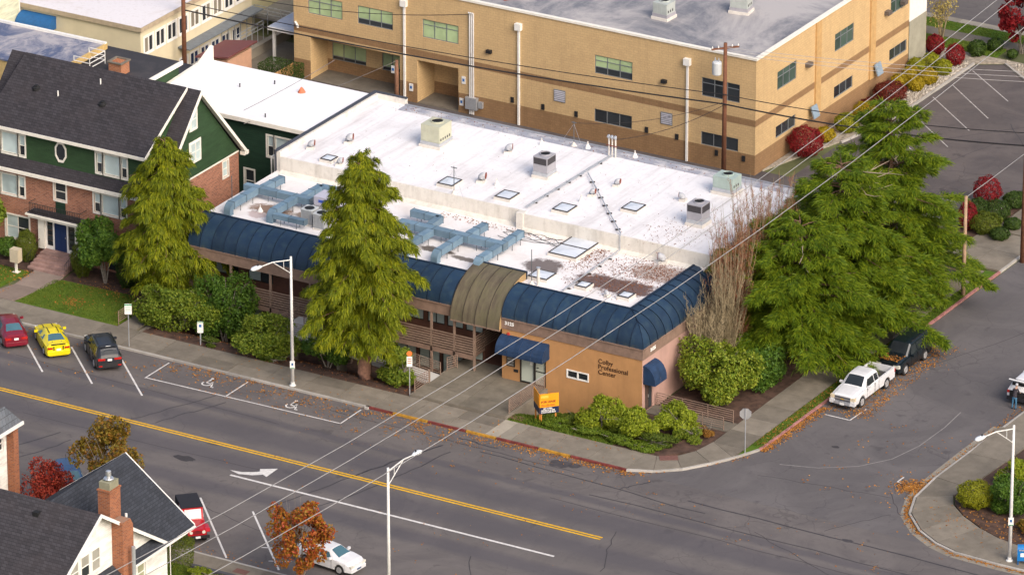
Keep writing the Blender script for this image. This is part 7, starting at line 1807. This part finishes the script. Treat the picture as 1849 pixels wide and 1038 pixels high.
# ---- bare upright shrubs beside the office wall
TW1 = plain('russet_twig', (.26, .105, .055), .85, .35, 3); TW2 = plain('grey_twig', (.27, .215, .13), .85, .3, 3)
def bare_shrub(label, x, y, H, spread, n, m, seed):
    o = thing('bare_shrub', label, 'shrub', (x, y, .05)); rr = random.Random(seed); tw = MB(); st = MB()
    for k in range(n):
        a = rr.uniform(0, 6.28); r0 = rr.uniform(0, .35); top = Vector((math.cos(a) * spread * rr.uniform(.15, 1), math.sin(a) * spread * rr.uniform(.15, 1), H * rr.uniform(.62, 1)))
        b = Vector((math.cos(a) * r0, math.sin(a) * r0, -.05)); mid = Vector((top.x * .5 + rr.uniform(-.2, .2), top.y * .5 + rr.uniform(-.2, .2), top.z * .42)); st.tube([b, mid, top], [.05, .035, .008], 4, cap=False)
        for q in range(34):
            s_ = rr.uniform(.22, .97); p = b.lerp(mid, s_ / .5) if s_ < .5 else mid.lerp(top, (s_ - .5) / .5); L = rr.uniform(.7, 2.1) * (1.2 - s_); aa = rr.uniform(0, 6.28)
            sp_ = rr.uniform(.2, .65); e = p + Vector((math.cos(aa) * L * sp_, math.sin(aa) * L * sp_, L * .9)); md = p.lerp(e, .5) + Vector((math.cos(aa) * .08, math.sin(aa) * .08, -.06)); tw.tube([p, md, e], [.016, .012, .004], 3, cap=False)
            for w_ in range(2):
                bb = aa + rr.uniform(-1.3, 1.3); l2 = L * rr.uniform(.25, .5); b2 = p.lerp(e, rr.uniform(.3, .8)); tw.tube([b2, b2 + Vector((math.cos(bb) * l2 * .7, math.sin(bb) * l2 * .7, l2 * .7))], [.009, .003], 3, cap=False)
    st.build('stem', TW2, o, local=True); tag(tw.build('twig', m, o, local=True), kind='stuff')
for (x, y, h, sp, n_, m_, lb) in ((-1.9, 14.7, 7.6, 1.5, 34, TW2, 'shortest bare grey-stemmed shrub close to the office side wall'), (-1.6, 16.4, 9.6, 1.8, 46, TW2, 'bare grey-stemmed shrub right behind the big rounded lime bush'), (-1.9, 18.0, 11.0, 2.1, 56, TW1, 'bare russet-twigged shrub between the grey-stemmed ones and the conifers'),
                                  (-2.4, 19.8, 12.2, 2.3, 60, TW1, 'tall bare russet shrub over the pale green rooftop unit'), (-2.0, 22.2, 13.0, 2.4, 60, TW1, 'tallest bare russet shrub leaning to the nearest conifer'), (-2.2, 25.2, 12.6, 2.2, 50, TW1, 'bare russet shrub farthest back before the tan building corner')):
    bare_shrub(lb, x, y, h, sp, n_, m_, int(y * 10))
# ---- evergreen bushes before the office
RH = 'rhododendron_bush'
bush(RH, 'wide rounded evergreen bush in front of the left cedar by the parking sign', 'bush', -38.9, 4.9, -.3, 3.1, 1.9, 3.5, L_RHODO, 9500, .17, 20)
bush(RH, 'tall evergreen bush at the office facade right of the left cedar', 'bush', -36.0, 6.6, -.9, 2.5, 2.0, 5.6, L_LAUREL, 9000, .17, 18)
bush(RH, 'broad low evergreen bush left of the far street lamp', 'bush', -31.2, 4.2, -.2, 3.1, 2.0, 3.0, L_RHODO, 9500, .17, 18)
bush(RH, 'dark evergreen bush between far street lamp and tall cedar', 'bush', -26.6, 5.2, -.4, 2.0, 1.6, 2.7, L_LAUREL, 5500, .16, 12)
bush(RH, 'small evergreen bush right of the tall cedar trunk by the bus stop sign', 'bush', -20.3, 4.5, -.1, 1.7, 1.5, 2.9, L_RHODO, 6000, .16, 12)
bush(RH, 'left of the lime green bushes beneath the ochre wall lettering', 'bush', -4.6, 5.2, -.3, 1.7, 1.5, 2.6, L_LIME, 6000, .16, 12)
bush(RH, 'middle lime green bush at the rounded street corner', 'bush', -1.9, 5.1, -.1, 1.9, 1.5, 2.6, L_LIME, 6500, .16, 12)
bush(RH, 'right lime green bush beside the side entrance path', 'bush', .25, 6.9, .05, 1.6, 1.4, 2.2, L_LIME, 5500, .15, 12)
bush('low_shrub', 'low spreading ground shrub at the rounded street corner', 'shrub', .3, 4.4, .05, 1.6, 1.0, 1.0, L_GRND, 3000, .11, 9)
for k, (x, y, rx_, h_, lb) in enumerate(((-7.6, 4.0, 1.3, .55, 'low grassy ground cover beside the for lease sign'), (-5.0, 3.8, 1.5, .7, 'low ground cover in front of the left lime bush'), (-2.4, 3.7, 1.5, .75, 'low ground cover in front of the middle lime bush'), (-.5, 3.5, 1.2, .6, 'low ground cover at the tip of the corner bed'))):
    bush('ground_cover_plant', lb, 'shrub', x, y, .0, rx_, .75, h_, L_GRND2, 2400, .11, 12, lobe=(.25, .45), spread=.85, stems=2)
bush('low_shrub', 'low olive shrub in front of the side entrance path', 'shrub', 1.55, 6.3, .05, 1.1, .9, 1.25, L_RHODO, 2600, .11, 8)
bush('low_shrub', 'low rust-brown shrub at the end of the side entrance railing', 'shrub', 2.15, 7.6, .05, .75, .7, 1.25, leafmat('rust_leaf', [(.13, .06, .02), (.24, .11, .02), (.20, .13, .03)]), 1700, .10, 6)
bush(RH, 'big rounded lime bush beside the pink side wall', 'bush', -.35, 13.6, .05, 2.8, 2.6, 4.5, L_LIMED, 12500, .19, 24, lobe=(.28, .44), spread=.82, full=1.8)
bush(RH, 'dark evergreen bush under the nearest conifer along the sidewalk', 'bush', 1.4, 17.4, .05, 1.6, 2.8, 3.4, L_LAUREL, 8000, .18, 16)
bush('low_shrub', 'dense dark shrub low under the middle conifer', 'shrub', 1.2, 24.5, .05, 1.7, 3.5, 2.2, L_LAUREL, 6000, .18, 16)
bush('low_shrub', 'low straggly shrub in the soil before the broad low bush', 'shrub', -29.8, 3.3, .05, 1.6, .6, .7, L_GRND, 1800, .10, 7)
bush('low_shrub', 'low straggly shrub in the soil behind the accessible parking sign', 'shrub', -35.2, 3.5, .0, 1.2, .6, .8, L_GRND, 1400, .10, 7)
bush('low_shrub', 'clump of long grass on the bank below the ochre wall', 'shrub', -7.0, 5.4, -.3, 1.5, 1.1, .8, L_GRND, 2200, .13, 9)
# ---- brick house garden
bush('clipped_yew', 'clipped egg-shaped yew left of the brick house steps', 'shrub', -54.9, 9.6, .1, .75, .75, 2.4, L_OLIVE, 4500, .09, shape='egg', stems=1)
bush('clipped_yew', 'clipped egg-shaped yew right of the brick house steps', 'shrub', -49.9, 9.3, .1, .8, .8, 2.6, L_OLIVE, 4500, .09, shape='egg', stems=1)
bush('clipped_yew', 'clipped column yew below the left cedar at the brick house', 'shrub', -45.9, 9.2, .1, .8, .8, 3.0, L_BOX, 4500, .09, shape='egg', stems=1)
bush('magnolia_tree', 'round-headed glossy green small tree right of the blue door', 'tree', -47.7, 9.1, .1, 2.1, 1.7, 5.0, L_LAUREL, 10500, .19, 17, lift=1.2, stems=5, barkm=BARKG)
bush('magnolia_tree', 'bright green small tree at the far left before the brick house', 'tree', -58.2, 9.3, .1, 1.6, 1.5, 5.0, L_RHODO, 7000, .18, 14, lift=1.3, stems=4)
bush('low_shrub', 'dark shrub behind the cluster mailbox', 'shrub', -56.8, 9.6, .1, 1.4, 1.0, 1.5, L_LAUREL, 3500, .14, 9)
# ---- tan building planting
SHR = 'clipped shrubs along the tan building'
for x, y, r_, h, m, lb in ((-16.35, 77.2, .85, 1.3, L_YGR, 'yellow-green clipped shrub nearest the concrete end wall'), (-15.0, 76.6, .8, 1.25, L_YGR, 'yellow-green clipped shrub at the lot kerb before the scarlet one'), (-16.9, 75.7, .85, 1.3, L_YGR, 'yellow-green clipped shrub against the tan wall end'),
                            (-16.5, 74.0, .85, 1.2, L_YEL, 'golden clipped shrub left of the upper golden pair'), (-15.1, 74.2, .9, 1.25, L_YEL, 'golden clipped shrub nearest the lot kerb'), (-16.6, 72.3, .8, 1.15, L_YEL, 'golden clipped shrub at the near end of the golden row'), (-15.3, 72.5, .8, 1.15, L_YEL, 'golden clipped shrub beside the pebbles at the near end'),
                            (-15.2, 79.0, .9, 1.7, L_RED, 'scarlet clipped shrub at the lot corner beyond the yellow ones'), (-17.6, 80.3, .9, 1.6, L_RED, 'scarlet shrub half hidden behind the concrete end wall'), (-16.0, 69.6, 1.5, 1.5, L_DRED, 'broad maroon shrub in the pebble bed'), (-16.3, 67.0, 1.0, 1.0, L_DRED, 'low maroon shrub against the tan side wall'),
                            (-15.6, 64.6, 1.1, 1.6, L_YEL, 'golden shrub just above the tallest conifer'), (-15.9, 62.2, 1.1, 1.4, L_YGR, 'yellow-green shrub left of the tallest conifer top'), (-16.3, 59.6, .9, 1.1, L_YEL, 'small golden shrub by the lower tan windows'), (-16.3, 56.4, 1.6, 2.2, L_RED, 'large scarlet shrub below the first side window of the tan building'),
                            (-14.6, 81.6, .85, 1.3, L_BOX, 'green clipped shrub at the grass behind the parking lot'), (-13.9, 83.4, .75, 1.0, L_BOX, 'smaller green clipped shrub at the far sidewalk'), (-12.0, 82.6, .5, .7, L_BOX, 'tiny green shrub under the scarlet maple')):
    bush('clipped_shrub', lb, 'shrub', x, y, .08, r_ * .84, r_ * .84, h, m, int(2300 * r_), .12, group=SHR, shape='egg', stems=1)
for x, y, r_, h, m, lb in ((-.0, 54.2, 1.15, 2.3, L_RED, 'round scarlet shrub beside the driveway bed'), (.8, 49.4, .8, 2.2, L_RED, 'scarlet shrub glimpsed behind the weathered pole'), (1.8, 52.2, 1.1, 1.5, L_BOX, 'dark green clipped shrub right of the round scarlet one'), (2.2, 49.6, 1.3, 1.5, L_OLIVE, 'olive clipped shrub nearest the weathered pole'),
                            (1.9, 55.0, 1.0, 1.2, L_BOX, 'green clipped shrub farthest along the driveway bed'), (3.7, 48.9, .8, .9, L_BOX, 'small green clipped shrub nearest the driveway'), (3.6, 51.2, .75, .8, L_BOX, 'small green clipped shrub beside the sidewalk'), (.6, 51.6, .9, 1.6, L_BOX, 'green shrub tucked below the scarlet ball')):
    bush('clipped_shrub', lb, 'shrub', x, y, .08, r_ * .9, r_ * .9, h, m, int(2300 * r_), .12, group='clipped shrubs in the driveway bed', shape='egg', stems=1)
bush('clipped_hedge', 'boxy clipped hedge at the left end of the tan building', 'hedge', -58.4, 49.3, 0, 1.5, 1.0, 1.6, L_BOX, 5000, .12, shape='block', stems=0)
bush('clipped_shrub', 'olive boxy shrub in front of the clipped hedge', 'shrub', -58.6, 47.2, 0, .8, .8, 1.2, L_OLIVE, 2500, .12, shape='block', stems=0)
bush('maple_tree', 'scarlet maple at the upper right corner', 'tree', -11.9, 84.0, 0, 2.3, 2.2, 5.6, L_RED, 6500, .20, 60, lift=1.0, stems=5, barkm=BARKG, lobe=(.13, .22), spread=.92, full=1.7)
bush('bare_tree', 'small pale bare tree at the white end wall', 'tree', -18.2, 82.6, 0, 1.6, 1.4, 5.6, leafmat('sparse_yellow_leaf', [(.30, .24, .06), (.36, .28, .10)]), 420, .16, 9, lift=1.4, stems=6, barkm=TW2)
# ---- right corner bed
bush('clipped_shrub', 'lime yellow mound at the tip of the right corner bed', 'shrub', 22.9, 6.7, .1, 1.25, 1.2, 1.75, L_YGR, 4200, .11, shape='egg', stems=1)
bush(RH, 'dark green bush behind the lime mound at the right corner', 'bush', 25.3, 7.0, .1, 1.9, 1.8, 2.9, L_LAUREL, 6500, .16, 12)
bush('low_shrub', 'bright lime shrub at the right edge above the dark bush', 'shrub', 23.6, 10.4, .1, 1.2, 1.4, 2.0, L_LIME, 4000, .14, 9)
bush('low_shrub', 'green shrub at the right edge beyond the lime shrub', 'shrub', 24.4, 13.5, .1, 1.3, 1.5, 1.9, L_RHODO, 3500, .14, 9)
bush('low_shrub', 'brown-orange ground shrub beside the right corner lamp post', 'shrub', 28.4, 5.0, .1, 1.6, 1.1, .9, L_AUT2, 2500, .12, 9)
# ---- near side
bush('autumn_tree', 'small autumn street tree with rust and red leaves before the white saloon', 'tree', -9.0, -26.0, .1, 2.15, 2.0, 6.5, L_AUT, 5200, .20, 40, lift=1.1, stems=6, barkm=BARKG, lobe=(.14, .25), spread=.98, full=1.25)
bush('autumn_tree', 'orange and olive street tree behind the cottage roof', 'tree', -23.8, -26.0, .1, 2.5, 2.2, 8.4, L_AUT2, 5600, .20, 46, lift=1.6, stems=7, barkm=BARKG, lobe=(.14, .25), spread=.95, full=1.7)
bush('burning_bush', 'large scarlet shrub between the corner house and the cottage', 'shrub', -28.3, -26.6, .05, 2.2, 1.6, 4.6, leafmat('scarlet_twig_leaf', [(.12, .03, .02), (.28, .03, .02), (.36, .07, .03)]), 5200, .15, 18, stems=8, barkm=TW1)
bush('clipped_hedge', 'flat-topped round clipped hedge beside the red off-roader', 'hedge', -17.2, -28.1, .1, 1.15, 1.15, 2.0, L_OLIVE, 6000, .09, shape='flat', stems=0)
bush('low_shrub', 'lime ground shrub in front of the flat-topped hedge', 'shrub', -14.6, -28.6, .1, 1.6, .8, .7, L_LIME, 2600, .10, 8)

# ---- fallen leaves, grass and pebbles: nobody could count them
def scatter(n, fn, size, rng, zoff=.012):
    P = fn(n, rng); n = len(P); P[:, 2] += zoff + rng.uniform(0, .03, n); return leaf_quads(P, np.tile([[0, 0, 1.0]], (n, 1)), size, rng, .8, .35)
rng = np.random.default_rng(77)
def clumpy(fn, k=7, sp=.22):
    def g(n, r):
        c = fn(max(2, n // k), r); m = n * 2 // 3; i_ = r.integers(0, len(c), m); q = c[i_].copy(); q[:, :2] += r.normal(0, sp, (m, 2)) * (.4 + r.random((m, 1)))
        return np.concatenate([q, fn(n - m, r)])
    return g
def along(p0, p1, w, z, bias=1.0):
    p0 = np.array(p0, float); p1 = np.array(p1, float); d = p1 - p0; L = np.linalg.norm(d); nrm = np.array([d[1], -d[0]]) / L
    return lambda n, r: np.concatenate([p0 + d * r.random((n, 1)) + nrm * (np.abs(r.normal(0, w, (n, 1)))) ** bias, np.full((n, 1), z)], 1)
def patch(cx, cy, sx, sy, z): return lambda n, r: np.concatenate([np.stack([r.normal(cx, sx, n), r.normal(cy, sy, n)], 1), np.full((n, 1), z)], 1)
def area(x0, x1, y0, y1, z, clump=None): return lambda n, r: np.stack([r.uniform(x0, x1, n), r.uniform(y0, y1, n), np.full(n, z)], 1)
L_FALL = leafmat('fallen_leaf', [(.17, .07, .025), (.30, .115, .025), (.42, .20, .04), (.24, .06, .025)], .1, .8, 1.0)
QL = [scatter(1100, clumpy(along((-36, -.02), (-10, -.02), .9, .005), 14), .12, rng), scatter(500, along((-10, -.02), (1, -.02), .4, .005), .13, rng), scatter(420, clumpy(area(-36, -2, -3.6, -.1, .005)), .12, rng), scatter(220, clumpy(area(-50, -34, -6, -.2, .005), 9), .12, rng),
      scatter(230, clumpy(area(-20, 30, -7, -.2, .005), 5), .12, rng), scatter(90, clumpy(area(-24, 4, -24, -4, .005), 3), .10, rng), scatter(900, along((6.3, 7.4), (6.5, 16), .35, .008), .13, rng), scatter(2600, clumpy(area(6.7, 10.0, 15.6, 29.5, .008), 25, .35), .11, rng), scatter(240, along((1.0, .2), (6.0, 6.6), .35, .008), .13, rng),
      scatter(850, patch(17.8, 7.4, .5, .55, .012), .13, rng), scatter(900, lambda n, r: np.concatenate([along(a, b, .22, .014)(n // 5, r) for a, b in (((18.5, 9.3), (18.75, 5.9)), ((18.75, 5.9), (19.63, 3.4)), ((19.63, 3.4), (21.4, 1.4)), ((21.4, 1.4), (24.9, -.42)), ((24.9, -.42), (31, -.62)))]), .13, rng),
      scatter(150, clumpy(area(11, 18.4, 4, 17, .006), 4), .12, rng), scatter(350, along((31, -.7), (26, -.7), .5, .006), .14, rng), scatter(300, along((18.7, 24), (18.6, 9.3), .3, .014), .12, rng), scatter(140, area(-40, 0, .2, 2.9, .155), .11, rng), scatter(90, area(19.5, 28, .4, 6, .155), .12, rng), scatter(300, area(21.5, 30, 3, 6, .12), .12, rng),
      scatter(110, area(-50, -43, 3, 10, .145), .10, rng), scatter(200, patch(-46.6, 7.9, 1.7, .6, .145), .11, rng), scatter(600, area(5.55, 6.3, 8, 30, .145), .11, rng), scatter(120, patch(-47.6, 5.0, .6, .5, .145), .14, rng), scatter(250, area(-56, -53, 3, 8, .145), .12, rng), scatter(160, area(-20, -12, -27, -24, .005), .12, rng), scatter(240, area(7.25, 8.7, 23.0, 24.15, 1.175), .11, rng)]
me = quad_mesh('fallen_leaves', np.concatenate(QL), L_FALL); tag(link('fallen_leaves', me), 'scattered orange fallen leaves on streets, gutters and lawns', 'leaves', kind='stuff')
bankP = lambda zf, x0, x1, y0, y1: (lambda n, r: (lambda P: np.concatenate([P, np.array([[zf(a, b)] for a, b in P])], 1))(np.stack([r.uniform(x0, x1, n), r.uniform(y0, y1, n)], 1)))
QB = [scatter(900, bankP(ZL, -40, -18.6, 3, 7), .11, rng), scatter(160, bankP(ZR, -10.7, -3, 3, 6), .11, rng)]
me = quad_mesh('bank_leaves', np.concatenate(QB), leafmat('bark_litter', [(.15, .06, .03), (.26, .10, .04), (.30, .14, .05)], .1, .8, 1.0)); tag(link('leaf_litter', me), 'rust-brown leaf litter on the banks before the office', 'leaves', kind='stuff')
QR = [scatter(1500, patch(-7.6, 17.4, 1.7, 1.2, ZLW), .10, rng), scatter(500, patch(-12.6, 17.6, .5, 1.4, ZLW), .10, rng), scatter(700, patch(-8.6, 14.2, 2.2, .9, ZLW), .10, rng), scatter(350, area(-26, -12, 18.6, 19.5, ZLW), .10, rng), scatter(300, patch(-8.4, 22.2, 1.8, 1.5, ZH), .09, rng), scatter(250, area(-38, -12, 32.4, 33.4, ZH), .10, rng), scatter(200, area(-38, -6, 20.5, 33, ZH), .07, rng)]
Q_ = np.concatenate(QR); Q_ = Q_[(Q_[:, 0, 0] < -5.9) & (Q_[:, 0, 1] > 10.9)]
me = quad_mesh('roof_leaves', Q_, leafmat('roof_litter', [(.14, .06, .035), (.24, .10, .05), (.19, .10, .07)], .1, .8, 1.0)); tag(link('leaf_litter', me), 'brown dead leaves blown across the white office roof', 'leaves', kind='stuff')
QG = []
def blades(fn, n, h=.07):
    P = fn(n, rng); n = len(P); a = rng.uniform(0, 6.28, n); s_ = np.stack([np.cos(a), np.sin(a), np.zeros(n)], 1) * .035; t_ = np.stack([rng.normal(0, .03, n), rng.normal(0, .03, n), rng.uniform(.5, 1.2, n) * h], 1)
    return np.stack([P - s_, P + s_, P + t_ + s_ * .2, P + t_ - s_ * .2], 1)
QG += [blades(area(-51.2, -43, 3.05, 7.7, .13), 9000), blades(area(-60, -54.3, 3.05, 8, .13), 4000), blades(area(5.52, 6.3, 7.7, 42, .13), 9000), blades(bankP(ZR, -10.8, -2.7, 3, 8.5), 12000, .13), blades(area(-26, -12, -31, -27.5, .13), 6000), blades(area(-30, -9, 85.6, 87.3, .13), 5000), blades(area(-20, -13.3, 82, 83.9, .13), 2500)]
me = quad_mesh('grass', np.concatenate(QG), leafmat('grass_blade', [(.045, .085, .010), (.085, .13, .014), (.13, .155, .02)], .3)); tag(link('grass', me), 'short green grass of the lawns and verges', 'grass', kind='stuff')
# pebbles of the gravel bed
n = 5200; P = np.concatenate([area(-17.4, -14.3, 66, 80, .10)(n // 2, rng), area(-14, 1.8, 71, 81.8, .10)(n // 2, rng)]); P = P[(P[:, 1] > 70.6 + (2 - P[:, 0]) * .78) | (P[:, 0] < -14.2)]
c8 = np.array([(sx, sy, 0) for sx, sy in ((-1, -1), (1, -1), (1, 1), (-1, 1))]) ; QP = []
s_ = rng.uniform(.05, .14, len(P))[:, None]; top = P + np.array([0, 0, 1.0]) * s_ * .8
for k in range(4):
    a0 = rng.uniform(-.2, .2, len(P)) + k * np.pi / 2; a1 = a0 * 0 + (k + 1) * np.pi / 2
    p0 = P + np.stack([np.cos(a0), np.sin(a0), a0 * 0], 1) * s_; p1 = P + np.stack([np.cos(a1), np.sin(a1), a1 * 0], 1) * s_
    QP.append(np.stack([p0, p1, top + (p1 - P) * .35, top + (p0 - P) * .35], 1))
me = quad_mesh('pebbles', np.concatenate(QP), leafmat('pebble_stone', [(.22, .19, .15), (.36, .32, .27), (.52, .48, .42)], .0, .85, 1.0)); tag(link('pebbles', me), 'loose pale pebbles round the clipped shrubs', 'pebbles', kind='stuff')
